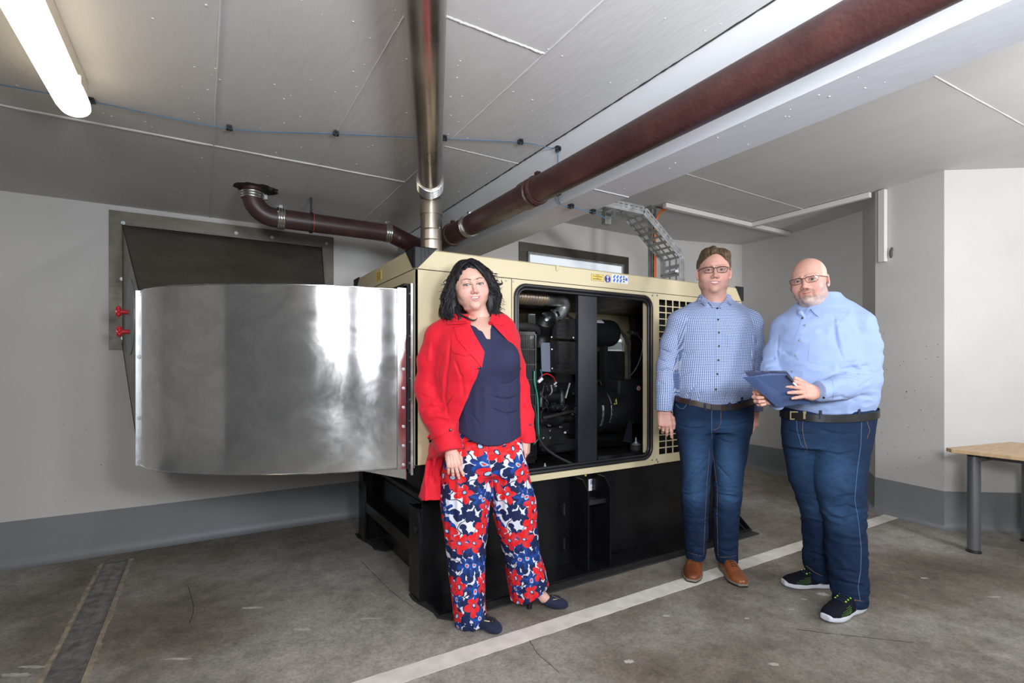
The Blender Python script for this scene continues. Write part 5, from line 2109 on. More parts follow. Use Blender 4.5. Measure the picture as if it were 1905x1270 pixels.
def np_object(name, verts, faces, mat, parent, col=None, pat=None, smooth=True):
    """Mesh from arrays given in the parent's own frame, with optional colour and pattern attributes."""
    me = bpy.data.meshes.new(name)
    verts = np.asarray(verts, np.float32)
    if isinstance(faces, np.ndarray):
        nf = len(faces)
        w = faces.shape[1]
        me.vertices.add(len(verts))
        me.vertices.foreach_set('co', verts.ravel())
        me.loops.add(nf * w)
        me.loops.foreach_set('vertex_index', faces.astype(np.int32).ravel())
        me.polygons.add(nf)
        me.polygons.foreach_set('loop_start', np.arange(nf, dtype=np.int32) * w)
        me.update(calc_edges=True)
        me.validate()
    else:
        me.from_pydata([tuple(map(float, v)) for v in verts], [], faces)
    if smooth:
        me.shade_smooth()
    if col is not None:
        a = me.attributes.new('col', 'FLOAT_COLOR', 'POINT')
        c = np.ones((len(verts), 4), np.float32)
        c[:, :3] = col
        a.data.foreach_set('color', c.ravel())
    if pat is not None:
        a = me.attributes.new('pat', 'FLOAT_VECTOR', 'POINT')
        a.data.foreach_set('vector', np.asarray(pat, np.float32).ravel())
    o = bpy.data.objects.new(name, me)
    COL.objects.link(o)
    o.parent = parent
    me.materials.append(M[mat] if isinstance(mat, str) else mat)
    return o


def join_np(parts):
    """Concatenate (verts, faces, colours) pieces."""
    V, Fs, Cc = [], [], []
    n = 0
    for v, f, c in parts:
        V.append(v)
        Fs.append(np.asarray(f) + n)
        Cc.append(c)
        n += len(v)
    return np.concatenate(V), np.concatenate(Fs), np.concatenate(Cc)


class LB(MB):
    """Mesh builder in a person's own frame."""

    def out(self, name, mat, parent, smooth=40):
        me = bpy.data.meshes.new(name)
        me.from_pydata(self.v, [], self.f)
        bm = bmesh.new()
        bm.from_mesh(me)
        bmesh.ops.recalc_face_normals(bm, faces=bm.faces)
        bm.to_mesh(me)
        bm.free()
        o = bpy.data.objects.new(name, me)
        COL.objects.link(o)
        me.materials.append(M[mat] if isinstance(mat, str) else mat)
        o.parent = parent
        if smooth:
            auto_smooth(me, smooth)
        return o


def rot(axis, deg):
    return np.array(Matrix.Rotation(math.radians(deg), 3, axis))


class Person:
    """A standing figure measured in a frame facing the camera: u right, v away, w up."""

    def __init__(self, label, px, depth):
        self.D = depth
        self.U0 = (px - CX) / FOCAL * depth
        loc = (depth * sn + self.U0 * cs, depth * cs - self.U0 * sn, 0.0)
        self.root = thing('person', label, 'person', loc, -YAW)

    def J(self, px, py, dv=0.0):
        d = self.D + dv
        return V3((px - CX) / FOCAL * d - self.U0, dv, CAM_H - (py - HOR) / FOCAL * d)

    def G(self, px, py):
        d = CAM_H * FOCAL / (py - HOR)
        return V3((px - CX) / FOCAL * d - self.U0, d - self.D, 0.0)

    def rows(self, data, ang=0.0):
        """(py, pxL, pxR, dv, rv) -> loft rows in metres."""
        out = []
        for py, l, r, dv, rv in data:
            a, b = self.J(l, py, dv), self.J(r, py, dv)
            w = (b[0] - a[0]) / 2
            if ang:
                w = math.sqrt(max(1e-4, (w * w - (rv * math.sin(ang)) ** 2))) / math.cos(ang)
            out.append((a[2], (a[0] + b[0]) / 2, dv, w, rv))
        return out

    def poly(self, pts, dv):
        return [(self.J(x, y, dv)[0], self.J(x, y, dv)[2]) for x, y in pts]

    def hit(self, vol, px, py, lift=0.0):
        o = V3(-self.U0, -self.D, CAM_H)
        d = V3((px - CX) / FOCAL, 1.0, (HOR - py) / FOCAL)
        t = np.arange(self.D - 0.55, self.D + 0.45, 0.001)
        p = o + t[:, None] * d
        inb = np.all((p > vol.lo) & (p < vol.lo + (np.array(vol.n) - 1) * vol.res), axis=1)
        f = np.where(inb, vol.at(p), 1.0)
        k = np.argmax(f < 0)
        if f[k] >= 0:
            m = np.argmin(f)
            return p[m] + V3(0, -lift, 0), V3(0, -1, 0), False
        n = vol.grad(p[k])
        return p[k] + n * lift, n, True

    def patch(self, name, vol, poly, mat, lift=0.004, thick=0.003, parent=None, step=3.0, lift_fn=None, pat=None):
        """A piece of cloth lying on the surface, cut to a pixel outline, with real thickness."""
        from mathutils.geometry import delaunay_2d_cdt
        P = np.array(poly, float)
        bd = []
        n = len(P)
        for i in range(n):
            a, b = P[i], P[(i + 1) % n]
            m = max(1, int(np.linalg.norm(b - a) / step))
            for j in range(m):
                bd.append(a + (b - a) * j / m)
        nb = len(bd)
        X, Y = np.meshgrid(np.arange(P[:, 0].min(), P[:, 0].max(), step), np.arange(P[:, 1].min(), P[:, 1].max(), step))
        s = poly_sdf(X, Y, P)
        inner = np.stack([X[s < -step * 0.5], Y[s < -step * 0.5]], 1)
        pts = [Vector((float(p[0]), float(p[1]))) for p in bd] + [Vector((float(p[0]), float(p[1]))) for p in inner]
        ed = [(i, (i + 1) % nb) for i in range(nb)]
        r = delaunay_2d_cdt(pts, ed, [list(range(nb))], 1, 1e-4)
        vs = r[0]
        top, bot = [], []
        for v in vs:
            lf = lift_fn(v.x, v.y) if lift_fn else lift
            p, nn, _ = self.hit(vol, v.x, v.y)
            top.append(p + nn * (lf + thick) * 0.6 + V3(0, -1, 0) * (lf + thick) * 0.4)
            bot.append(p + nn * (lf - 0.002) * 0.6 + V3(0, -1, 0) * (lf - 0.002) * 0.4)
        k = len(top)
        fs = [tuple(f) for f in r[2]] + [tuple(i + k for i in reversed(f)) for f in r[2]]
        cnt = {}
        for f in r[2]:
            for i in range(len(f)):
                e = (f[i], f[(i + 1) % len(f)])
                cnt[e] = 1
        for (a, b) in list(cnt):
            if (b, a) not in cnt:
                fs.append((b, a, a + k, b + k))
        lb = LB()
        lb.add([tuple(p) for p in top + bot], fs)
        return lb.out(name, mat, parent or self.root, 50)

    def seam(self, name, vol, pts, mat, r=0.0012, lift=0.0006, parent=None, step=3.0):
        P = [V3(*p) for p in pts]
        out = []
        for i in range(len(P) - 1):
            m = max(1, int(np.linalg.norm(P[i + 1] - P[i]) / step))
            for j in range(m):
                out.append(P[i] + (P[i + 1] - P[i]) * j / m)
        out.append(P[-1])
        lb = LB()
        lb.tube([tuple(self.hit(vol, x, y, lift)[0]) for x, y in out], r, 6)
        return lb.out(name, mat, parent or self.root, 60)

    def button(self, vol, px, py, mat, r=0.0055, lift=0.003, parent=None, name='button'):
        p, n, _ = self.hit(vol, px, py)
        lb = LB()
        n = (n + V3(0, -0.6, 0))
        n /= np.linalg.norm(n)
        p = Vector(p)
        n = Vector(n)
        lb.tube([p, p + n * lift, p + n * (lift + 0.0022), p + n * (lift + 0.003)], [r * 0.9, r, r, r * 0.7], 16)
        return lb.out(name, mat, parent or self.root, 40)

    def ring(self, name, vol, c, zf, h, mat, lift=0.003, thick=0.003, parent=None, n=96, axis=None, keep=None):
        """Closed band around the figure (belt, cuff): casts from the axis outward to the surface."""
        prof = []
        for i in range(n):
            a = 2 * math.pi * i / n
            d = V3(math.cos(a), math.sin(a), 0)
            for s_ in (-0.5, 0.5):
                z = zf(a) + s_ * h
                o = V3(c[0], c[1], z)
                t = np.arange(0.02, 0.40, 0.001)
                p = o + t[:, None] * d
                f = vol.at(p)
                k = np.argmax(f > 0)
                prof.append(o + d * (t[k]))
        vs = []
        for i in range(n):
            a = 2 * math.pi * i / n
            d = V3(math.cos(a), math.sin(a), 0)
            lo_, hi_ = prof[2 * i], prof[2 * i + 1]
            r = max(np.linalg.norm((lo_ - V3(c[0], c[1], lo_[2]))), np.linalg.norm((hi_ - V3(c[0], c[1], hi_[2]))))
            for z, rr in ((lo_[2], r + lift), (hi_[2], r + lift), (hi_[2], r + lift + thick), (lo_[2], r + lift + thick)):
                vs.append((c[0] + d[0] * rr, c[1] + d[1] * rr, z))
        fs = []
        for i in range(n):
            if keep and not keep(2 * math.pi * (i + 0.5) / n):
                continue
            j = (i + 1) % n
            for q in range(4):
                fs.append((4 * i + q, 4 * i + (q + 1) % 4, 4 * j + (q + 1) % 4, 4 * j + q))
        lb = LB()
        lb.add(vs, fs)
        return lb.out(name, mat, parent or self.root, 35)


# ------------------------------------------------------------------ skin, head, hand, shoe
def mixc(c, t, w):
    return c * (1 - w[:, None]) + np.array(t)[None] * w[:, None]


def gauss(p, c, s):
    return np.exp(-0.5 * (((p - np.array(c)) / np.array(s)) ** 2).sum(1))


def smoothstep(a, b, x):
    t = np.clip((x - a) / (b - a), 0, 1)
    return t * t * (3 - 2 * t)


def make_head(P, center, yaw, pitch, roll, scale, o, neck_to, neck_r=0.058):
    """Head in its own frame (x right, y back, z up, eyes at z = 0), returned in the person's frame with colours.

    o: dict of looks."""
    g = o.get
    R = rot('Z', -yaw) @ rot('Y', roll) @ rot('X', pitch)
    inv = R.T
    nt = inv @ ((V3(neck_to) - V3(center)) / scale)
    v = Vol((-0.12, -0.13, -0.23), (0.12, 0.14, 0.14), 0.0018)
    fw, jw = g('face_w', 1.0), g('jaw_w', 1.0)
    v.ell((0, 0.018, 0.034), (0.0755, 0.094, 0.082), 0.0)
    v.ell((0, -0.020, -0.022), (0.064 * fw, 0.066, 0.086), 0.035)
    v.ell((0, -0.030, -0.070), (0.047 * jw, 0.047, 0.036), 0.02)
    for s in (-1, 1):
        v.ell((s * 0.043 * jw, 0.004, -0.062), (0.022, 0.035, 0.028), 0.022)
        v.ell((s * 0.037 * fw, -0.052, -0.034), (0.025, 0.024, 0.026), 0.018)
        v.cap((s * 0.012, -0.082, 0.017), (s * 0.045, -0.068, 0.019), 0.0085, 0.007, 0.012)
    v.ell((0, -0.066, -0.099), (0.021, 0.017, 0.016), 0.018)
    v.ell((0, -0.066, -0.058), (0.030, 0.021, 0.026), 0.014)
    if g('chin2', 0):
        v.ell((0, -0.012, -0.108), (0.048, 0.045, 0.026 * g('chin2')), 0.02)
    # neck
    v.cap((0, 0.030, -0.05), nt, neck_r / scale * 0.98, neck_r / scale * 1.08, 0.022)
    v.cap((0, -0.006, -0.085), nt + V3(0, -0.02, 0), neck_r / scale * 0.6, neck_r / scale * 0.9, 0.022)
    # eye sockets, eyeballs under lids
    ex, ez = 0.0315, 0.0
    op = g('eye_open', 0.0052)
    for s in (-1, 1):
        v.ell((s * ex, -0.092, ez), (0.019, 0.014, 0.013), 0.010, 's')
        v.ell((s * ex, -0.0705, ez), (0.0150, 0.0150, 0.0150), 0.004)
        v.ell((s * ex, -0.088, ez - 0.0004), (0.0135, 0.012, op), 0.0015, 's')
        v.cap((s * (ex - 0.013), -0.078, ez - 0.010), (s * (ex + 0.013), -0.076, ez - 0.011), 0.0035, 0.0035, 0.006)
    # nose
    nw = g('nose_w', 1.0)
    v.chain([(0, -0.079, 0.010), (0, -0.090, -0.012), (0, -0.1025, -0.032)], [0.0075, 0.008, 0.0092 * nw], 0.008)
    for s in (-1, 1):
        v.ell((s * 0.0110 * nw, -0.089, -0.0370), (0.0078, 0.011, 0.0072), 0.009)
        v.ell((s * 0.0062, -0.098, -0.0455), (0.0032, 0.0045, 0.0035), 0.002, 's')
    # mouth
    sm, mo = g('smile', 0.004), g('mouth_open', 0.0)
    mz = -0.064
    mw = g('mouth_w', 0.025)
    upl, lol = [], []
    for t in np.linspace(-1, 1, 9):
        x = t * mw
        y = -0.0855 + 0.013 * t * t
        z = mz + sm * t * t
        cup = 0.0015 * (1 - abs(abs(t) - 0.25) * 2)
        upl.append((x, y, z + (0.0035 + mo * 0.35) * (1 - t * t) + cup * (abs(t) < 0.6)))
        lol.append((x, y + 0.0005, z - (0.0045 + mo * 0.75) * (1 - t * t)))
    if mo > 0:
        gp = [(t * mw * 0.9, -0.092 + 0.013 * t * t, mz + sm * t * t - mo * 0.15 * (1 - t * t)) for t in np.linspace(-1, 1, 9)]
        v.chain(gp, [0.0008 + (0.0016 + mo * 0.5) * (1 - abs(t) ** 2.5) for t in np.linspace(-1, 1, 9)], 0.0015, 's', flat=(0, 1, 0), f=0.99)
        v.chain([(a, b + 0.008, c) for a, b, c in gp], [0.0008 + (0.0016 + mo * 0.5) * (1 - abs(t) ** 2.5) for t in np.linspace(-1, 1, 9)], 0.0015, 's')
    v.chain(upl, [0.0018 + 0.0020 * (1 - abs(t)) for t in np.linspace(-1, 1, 9)], 0.002)
    v.chain(lol, [0.0018 + 0.0030 * (1 - abs(t)) for t in np.linspace(-1, 1, 9)], 0.002)
    if mo == 0:
        v.chain([(x, y - 0.004, z + 0.0005) for (x, y, z) in [((a[0] + b[0]) / 2, (a[1] + b[1]) / 2, (a[2] + b[2]) / 2) for a, b in zip(upl, lol)]], [0.001] * 9, 0.0015, 's')
    # smile folds
    for s in (-1, 1):
        fo = g('fold', 0.0)
        if fo:
            v.chain([(s * 0.020, -0.0905, -0.038), (s * 0.030, -0.0815, -0.050), (s * 0.034, -0.0745, -0.062)], [0.001 * fo, 0.002 * fo, 0.001 * fo], 0.010, 's')
    # ears
    for s in (-1, 1):
        Re = rot('Z', s * 22)
        v.ell((s * 0.0800, 0.012, -0.008), (0.0075, 0.018, 0.030), 0.005, 'u', Re)
        v.ell((s * 0.0870, 0.008, -0.004), (0.0065, 0.0095, 0.017), 0.003, 's', Re)
        v.ell((s * 0.0790, 0.003, -0.032), (0.006, 0.008, 0.009), 0.004)
    v.noise(0.0004, (0.012, 0.012, 0.012), 3.1)
    V, Fc = v.mesh()
    # ---- skin colour by place on the head
    base = np.array(g('skin'))
    c = np.repeat(base[None], len(V), 0)
    n = vnoise(V / 0.011)
    c = c * (0.96 + 0.08 * n[:, None])
    red = np.array(g('red', (0.66, 0.24, 0.19)))
    for s in (-1, 1):
        c = mixc(c, red, 0.42 * g('blush', 1.0) * gauss(V, (s * 0.042, -0.066, -0.032), (0.018, 0.05, 0.016)))
        c = mixc(c, red, 0.35 * gauss(V, (s * 0.083, 0.01, -0.01), (0.012, 0.03, 0.03)))
        c = mixc(c, np.array(g('lid', base * 0.72)), 0.6 * gauss(V, (s * ex, -0.085, 0.006), (0.014, 0.02, 0.006)))
        c = mixc(c, base * 0.72, 0.35 * gauss(V, (s * ex, -0.085, -0.011), (0.012, 0.02, 0.004)))
    c = mixc(c, red, 0.38 * g('blush', 1.0) * gauss(V, (0, -0.105, -0.032), (0.013, 0.012, 0.012)))
    # lashes at the rim of the lid opening
    for s in (-1, 1):
        dx = (V[:, 0] - s * ex) / 0.0150
        dz = (V[:, 2] - ez) / (op + 0.0016)
        rr = np.sqrt(dx ** 2 + dz ** 2)
        up = (V[:, 2] > ez - 0.001) & (V[:, 1] < -0.07)
        c = mixc(c, g('lash', (0.03, 0.02, 0.015)), np.where(up, g('lash_w', 0.8) * np.exp(-0.5 * ((rr - 1.05) / 0.22) ** 2), 0.25 * (V[:, 1] < -0.07) * np.exp(-0.5 * ((rr - 1.0) / 0.25) ** 2)))
    # brows
    for s in (-1, 1):
        t = (s * V[:, 0] - 0.012) / 0.038
        zc = 0.0185 + g('brow_h', 0.0) + 0.0075 * np.sin(np.clip(t, 0, 1) * 2.3) - 0.003 * np.clip(t, 0, 1) ** 2
        w = np.exp(-0.5 * ((V[:, 2] - zc) / (g('brow_t', 0.0026) * (1.15 - 0.6 * np.clip(t, 0, 1)))) ** 2) * smoothstep(-0.05, 0.08, t) * (1 - smoothstep(0.85, 1.05, t)) * (V[:, 1] < -0.03)
        c = mixc(c, g('brow', (0.06, 0.035, 0.02)), g('brow_w', 0.75) * w)
    # lips
    front = V[:, 1] < -0.066
    t = V[:, 0] / mw
    zc = mz + sm * t * t
    inside = (np.abs(t) < 1.05) & front
    hu = (0.0085 + mo * 0.35) * np.sqrt(np.clip(1.1 - t * t, 0, 1))
    hl = (0.0100 + mo * 0.8) * np.sqrt(np.clip(1.1 - t * t, 0, 1))
    dz = V[:, 2] - zc
    lip = inside * np.where(dz > 0, smoothstep(0, 0.002, hu - dz), smoothstep(0, 0.002, hl + dz))
    c = mixc(c, g('lip', (0.60, 0.20, 0.19)), g('lip_w', 0.7) * lip)
    line = inside * np.exp(-0.5 * (dz / 0.0011) ** 2)
    if mo == 0:
        c = mixc(c, (0.16, 0.04, 0.04), 0.7 * line)
    else:
        c = mixc(c, (0.06, 0.015, 0.015), (np.abs(t) < 0.7) * front * (V[:, 1] > -0.0800) * (np.abs(dz) < 0.003 + mo * 0.7) * 0.9)
    for s in (-1, 1):
        c = mixc(c, (0.10, 0.03, 0.025), 0.8 * gauss(V, (s * 0.0062, -0.097, -0.0445), (0.0034, 0.006, 0.0026)))
    if g('paint'):
        c = g('paint')(V, c, lip)
    W = (R @ V.T).T * scale + V3(center)
    # ---- eyes and teeth as children
    to = lambda q: tuple(R @ (np.array(q)) * scale + V3(center))
    look = g('look', (0.0, 0.0))
    for s in (-1, 1):
        lb = LB()
        lb.ball((0, 0, 0), 0.0128, 28, 20)
        ev = np.array(lb.v)
        d = V3(math.sin(math.radians(look[0])), -math.cos(math.radians(look[0])), math.tan(math.radians(look[1])))
        d /= np.linalg.norm(d)
        a = np.degrees(np.arccos(np.clip((ev @ d) / 0.0128, -1, 1)))
        ec = np.full((len(ev), 3), (0.50, 0.46, 0.45))
        ec[a < 33] = g('iris', (0.10, 0.13, 0.12))
        ec[a < 15] = (0.01, 0.01, 0.01)
        pos = ev + V3(s * ex, -0.0722, ez)
        tri = [f for f in lb.f]
        ob = np_object('eye', (R @ pos.T).T * scale + V3(center), tri, 'eyeball', P.root, col=ec)
    if mo > 0:
        lb = LB()
        k = 10
        for i in range(k):
            t = (i + 0.5) / k * 2 - 1
            x = t * mw * 0.86
            y = -0.0815 + 0.011 * t * t
            z = mz + sm * 0.35 + sm * 0.5 * t * t + 0.001
            lb.box((x - mw * 0.083, y - 0.002, z + sm * 0.4 * t * t - (0.0016 + mo * 0.6) * (1 - 0.6 * t * t)), (x + mw * 0.083, y + 0.003, z + 0.0040 + sm * 0.4 * t * t))
        lb.v = [to(q) for q in lb.v]
        lb.out('teeth', 'teeth', P.root, 40)
    return (W, Fc, c), R, to


M['eyeball'] = material('eyeball', (1, 1, 1), rough=0.12, attr='col', coat=0.5)
M['teeth'] = material('teeth_enamel', (0.80, 0.77, 0.70), rough=0.25)
M['skin'] = material('skin', (1, 1, 1), rough=0.48, attr='col', bump=0.03, bscale=400, spec=0.4, sss=0.06)


def make_hand(P, wrist, fdir, back, thumb_sign, curls, spread, thumb, scale=1.0, skin=(0.7, 0.42, 0.33), arm=0.05, finger_len=1.0):
    """Five-fingered hand. fdir: wrist to knuckles, back: normal of the back of the hand,
    thumb_sign: +1 when the thumb lies along fdir x back, curls: three bend angles per finger (degrees),
    thumb: three points in the hand's own frame (x to the thumb, y to the fingers, z to the back)."""
    y = V3(fdir)
    y /= np.linalg.norm(y)
    z = V3(back)
    z = z - y * (z @ y)
    z /= np.linalg.norm(z)
    x = np.cross(y, z) * thumb_sign
    R = np.stack([x, y, z], 1)
    v = Vol((-0.085, -0.085, -0.10), (0.11, 0.20, 0.05), 0.0017)
    xs = [0.030, 0.010, -0.010, -0.028]
    ln = [0.074, 0.082, 0.076, 0.060]
    yk = [0.090, 0.093, 0.088, 0.080]
    for i in range(4):
        v.cap((xs[i] * 0.62, 0.008, 0), (xs[i], yk[i] - 0.004, 0), 0.0155, 0.0125, 0.010, flat=(0, 0, 1), f=0.9)
    v.ell((0.0, 0.045, -0.006), (0.038, 0.046, 0.014), 0.010)
    v.ell((-0.024, 0.03, -0.008), (0.015, 0.032, 0.014), 0.008)
    v.ell((0.024, 0.032, -0.010), (0.018, 0.030, 0.016), 0.010)
    v.cap((0, -arm - 0.02, 0), (0, 0.012, 0), 0.029, 0.027, 0.012, flat=(0, 0, 1), f=0.76)
    nails = []
    for i in range(4):
        a = 0.0
        p = V3(xs[i], yk[i], 0.0)
        sp = math.radians(spread[i])
        r = [0.0098, 0.0098, 0.0093, 0.0082][i]
        pts, rs = [p], [r * 1.08]
        for s, (fr, cu) in enumerate(zip((0.44, 0.31, 0.25), curls[i])):
            a += math.radians(cu)
            d = V3(math.sin(sp) * math.cos(a), math.cos(sp) * math.cos(a), -math.sin(a))
            p = p + d * ln[i] * fr * finger_len
            pts.append(p)
            rs.append(r * (0.98, 0.88, 0.74)[s])
        v.cap(pts[0] - V3(0, 0.012, 0), pts[0], r * 1.0, r * 1.1, 0.006)
        for s in range(3):
            v.cap(pts[s], pts[s + 1], rs[s], rs[s + 1], 0.0022)
        for s in (1, 2):
            v.ell(pts[s], (rs[s] * 1.06,) * 3, 0.003)
        up = V3(0, math.sin(a), math.cos(a))
        nails.append(pts[3] - d * 0.002 + up * rs[3] * 0.9)
    v.ell((0.0, 0.088, 0.006), (0.036, 0.008, 0.006), 0.008)
    th = [V3(*q) for q in thumb]
    v.chain([V3(0.022, 0.022, -0.010)] + th, [0.0155, 0.0125, 0.0112, 0.0088], 0.006)
    nails.append(th[-1] + V3(0, 0, 0.0075))
    for i in range(3):
        xm = (xs[i] + xs[i + 1]) / 2
        v.cap((xm * 0.75, 0.03, 0.018), (xm, 0.085, 0.0155), 0.0025, 0.003, 0.006, 's')
    V, Fc = v.mesh()
    base = np.array(skin)
    c = np.repeat(base[None], len(V), 0) * (0.95 + 0.1 * vnoise(V / 0.012)[:, None])
    for i in range(4):
        c = mixc(c, np.array((0.64, 0.26, 0.20)), 0.4 * gauss(V, (xs[i], yk[i], 0.012), (0.007, 0.008, 0.008)))
    for q in nails:
        c = mixc(c, np.minimum(base * 1.12 + 0.04, 1), 0.8 * (1 - smoothstep(0.0045, 0.0062, np.linalg.norm(V - q, axis=1))))
    W = (R @ V.T).T * scale + V3(wrist)
    return W, Fc, c


def make_shoe(P, heel, toe, style, mat, sole_mat, name='shoe', top=0.085, hw=0.048):
    """Shoe from heel point to toe point on the floor (person's frame)."""
    heel, toe = V3(heel), V3(toe)
    L = np.linalg.norm((toe - heel)[:2])
    y = (toe - heel) / L
    y[2] = 0
    x = V3(y[1], -y[0], 0)
    R = np.stack([x, y, V3(0, 0, 1)], 1)
    v = Vol((-0.08, -0.03, -0.01), (0.08, L + 0.03, 0.16), 0.0022)
    lift = 0.0
    if style == 'derby':
        rows = [(0.0, 0, 0.030, 0.026, 0.028), (0.03 * L, 0, 0.035, 0.030, 0.045), (0.15 * L, 0, 0.045, 0.034, 0.060), (0.35 * L, 0, 0.045, 0.036, 0.060), (0.5 * L, 0.002, 0.034, 0.043, 0.047), (0.70 * L, 0.003, 0.024, hw, 0.034), (0.85 * L, 0.002, 0.021, hw * 0.86, 0.028), (0.96 * L, 0, 0.019, hw * 0.58, 0.023), (L, 0, 0.018, 0.018, 0.016)]
    elif style == 'sneaker':
        rows = [(0.0, 0, 0.040, 0.030, 0.034), (0.04 * L, 0, 0.045, 0.036, 0.046), (0.15 * L, 0, 0.05, 0.039, 0.055), (0.35 * L, 0, 0.05, 0.039, 0.054), (0.5 * L, 0.0, 0.044, 0.043, 0.048), (0.70 * L, 0.0, 0.036, hw, 0.038), (0.86 * L, 0, 0.032, hw * 0.9, 0.031), (0.96 * L, 0, 0.030, hw * 0.66, 0.025), (L, 0, 0.028, 0.024, 0.018)]
    else:
        rows = [(0.0, 0, 0.075, 0.024, 0.022), (0.04 * L, 0, 0.076, 0.028, 0.026), (0.2 * L, 0, 0.066, 0.029, 0.026), (0.38 * L, 0, 0.050, 0.030, 0.024), (0.55 * L, 0.0, 0.034, 0.036, 0.026), (0.72 * L, 0.0, 0.024, 0.041, 0.026), (0.88 * L, 0, 0.019, 0.035, 0.021), (0.97 * L, 0, 0.016, 0.022, 0.015), (L, 0, 0.014, 0.012, 0.010)]
    v.loft(rows, axis=1, k=0.0, p=2.3, smooth=0.008, capk=0.012)
    if style != 'pump':
        v.cap((0, 0.05 * L + 0.02, 0.05), (0, 0.055 * L + 0.02, top), 0.034, 0.033, 0.015)
        v.cap((0, 0.13 * L + 0.02, 0.05), (0, 0.16 * L + 0.02, top), 0.036, 0.032, 0.015)
        v.prism([(-0.1, -0.03), (-0.1, L + 0.1), (0.1, L + 0.1), (0.1, -0.03)], (0, 1), (-0.05, 0.018 if style == 'derby' else 0.026), 0.0, 's')
        v.noise(0.0010, (0.05, 0.012, 0.03), 1.7, True, (-0.07, 0.5 * L, 0.0), (0.07, 0.72 * L, 0.1))
    else:
        # open throat
        v.ell((0, 0.24 * L, 0.098), (0.022, 0.27 * L, 0.034), 0.004, 's')
    V, Fc = v.mesh()
    W = lambda q: (R @ np.atleast_2d(q).T).T + heel
    sh = np_object(name, W(V), Fc, mat, P.root, col=None)
    # sole
    def outline(gr):
        L_, R_ = [], []
        for r in rows:
            s, cx, cz, hwid, hz = r
            L_.append((cx - hwid - gr, s + (gr if r is rows[-1] else -gr if r is rows[0] else 0)))
            R_.append((cx + hwid + gr, s + (gr if r is rows[-1] else -gr if r is rows[0] else 0)))
        pts = [Vector((a, b, 0)) for a, b in R_] + [Vector((a, b, 0)) for a, b in reversed(L_)]
        return spline(pts + [pts[0]], 4)[:-1]
    if style == 'derby':
        lb = LB()
        o_ = outline(0.003)
        lb.prism([(p.x, p.y, 0.010) for p in o_], (0, 0, 0.009))
        lb.v = [tuple(W(q)[0]) for q in lb.v]
        lb.out('welt', 'welt', sh, 30)
        lb = LB()
        lb.prism([(p.x, p.y, 0.0) for p in outline(0.001) if p.y > 0.36 * L or True], (0, 0, 0.010))
        lb.v = [tuple(W(q)[0]) for q in lb.v]
        lb.out('sole', 'plastic', sh, 30)
        lb = LB()
        for i in range(4):
            s = (0.40 + 0.055 * i) * L
            zt = 0.098 - 0.009 * i
            for sg in (-1, 1):
                a = V3(sg * 0.016, s, 0)
                pts = []
                for q in np.linspace(0, 1, 7):
                    xy = V3(sg * 0.016 * (1 - 2 * q), s + 0.010 * q, 0)
                    t = np.arange(0.13, 0.02, -0.001)
                    f = v.at(np.stack([np.full_like(t, xy[0]), np.full_like(t, xy[1]), t], 1))
                    kx = np.argmax(f < 0)
                    pts.append((xy[0], xy[1], t[kx] + 0.0018))
                lb.tube(pts, 0.0015, 6)
        lb.v = [tuple(W(q)[0]) for q in lb.v]
        lb.out('lace', 'lace_dark', sh, 60)
    elif style == 'sneaker':
        vs = Vol((-0.09, -0.04, -0.012), (0.09, L + 0.04, 0.07), 0.0022)
        srows = [(-0.008, 0, 0.024, 0.024, 0.024), (0.03 * L, 0, 0.026, 0.038, 0.027), (0.2 * L, 0, 0.024, 0.043, 0.026), (0.42 * L, 0, 0.022, 0.038, 0.022), (0.6 * L, 0, 0.018, 0.046, 0.019), (0.78 * L, 0, 0.018, hw + 0.003, 0.018), (0.92 * L, 0, 0.022, hw * 0.8, 0.019), (L + 0.006, 0, 0.027, 0.022, 0.015)]
        vs.loft(srows, axis=1, k=0.0, p=3.2, smooth=0.010, capk=0.010)
        for sg in (-1, 1):
            vs.cap((sg * 0.052, 0.10 * L, 0.028), (sg * 0.050, 0.20 * L, 0.036), 0.006, 0.008, 0.003, 's')
            vs.ell((sg * 0.050, 0.40 * L, 0.0), (0.012, 0.05, 0.012), 0.008, 's')
        vs.prism([(-0.1, -0.05), (-0.1, L + 0.1), (0.1, L + 0.1), (0.1, -0.05)], (0, 1), (-0.05, 0.0), 0.0, 's')
        A_, B_ = vs.mesh()
        np_object('sole', W(A_), B_, sole_mat, sh)

        def on_side(s, z, sg):
            t = np.arange(0.09, 0.0, -0.0008)
            f = v.at(np.stack([sg * t, np.full_like(t, s), np.full_like(t, z)], 1))
            kx = np.argmax(f < 0)
            return V3(sg * (t[kx] + 0.0007), s, z)
        lb = LB()
        for sg in (-1, 1):
            for i in range(11):
                for j in range(5):
                    s = (0.56 + 0.026 * i) * L
                    z = 0.040 + 0.0065 * j - 0.0012 * i
                    if z > 0.075 - 0.003 * i:
                        continue
                    q = on_side(s, z, sg)
                    lb.ball(q, 0.0011, 6, 4)
        lb.v = [tuple(W(q)[0]) for q in lb.v]
        lb.out('knit_dots', 'lime', sh, False)
        for i in range(3):
            for sg in (-1, 1):
                s = (0.46 + 0.065 * i) * L
                t = np.arange(0.14, 0.03, -0.001)
                f = v.at(np.stack([np.full_like(t, sg * 0.024), np.full_like(t, s), t], 1))
                kx = np.argmax(f < 0)
                lb = LB()
                q = V3(sg * 0.024, s, t[kx] + 0.001)
                lb.ball(W(q)[0], 0.0042, 10, 6)
                lb.out('lace_loop', 'lime', sh)
        lb = LB()
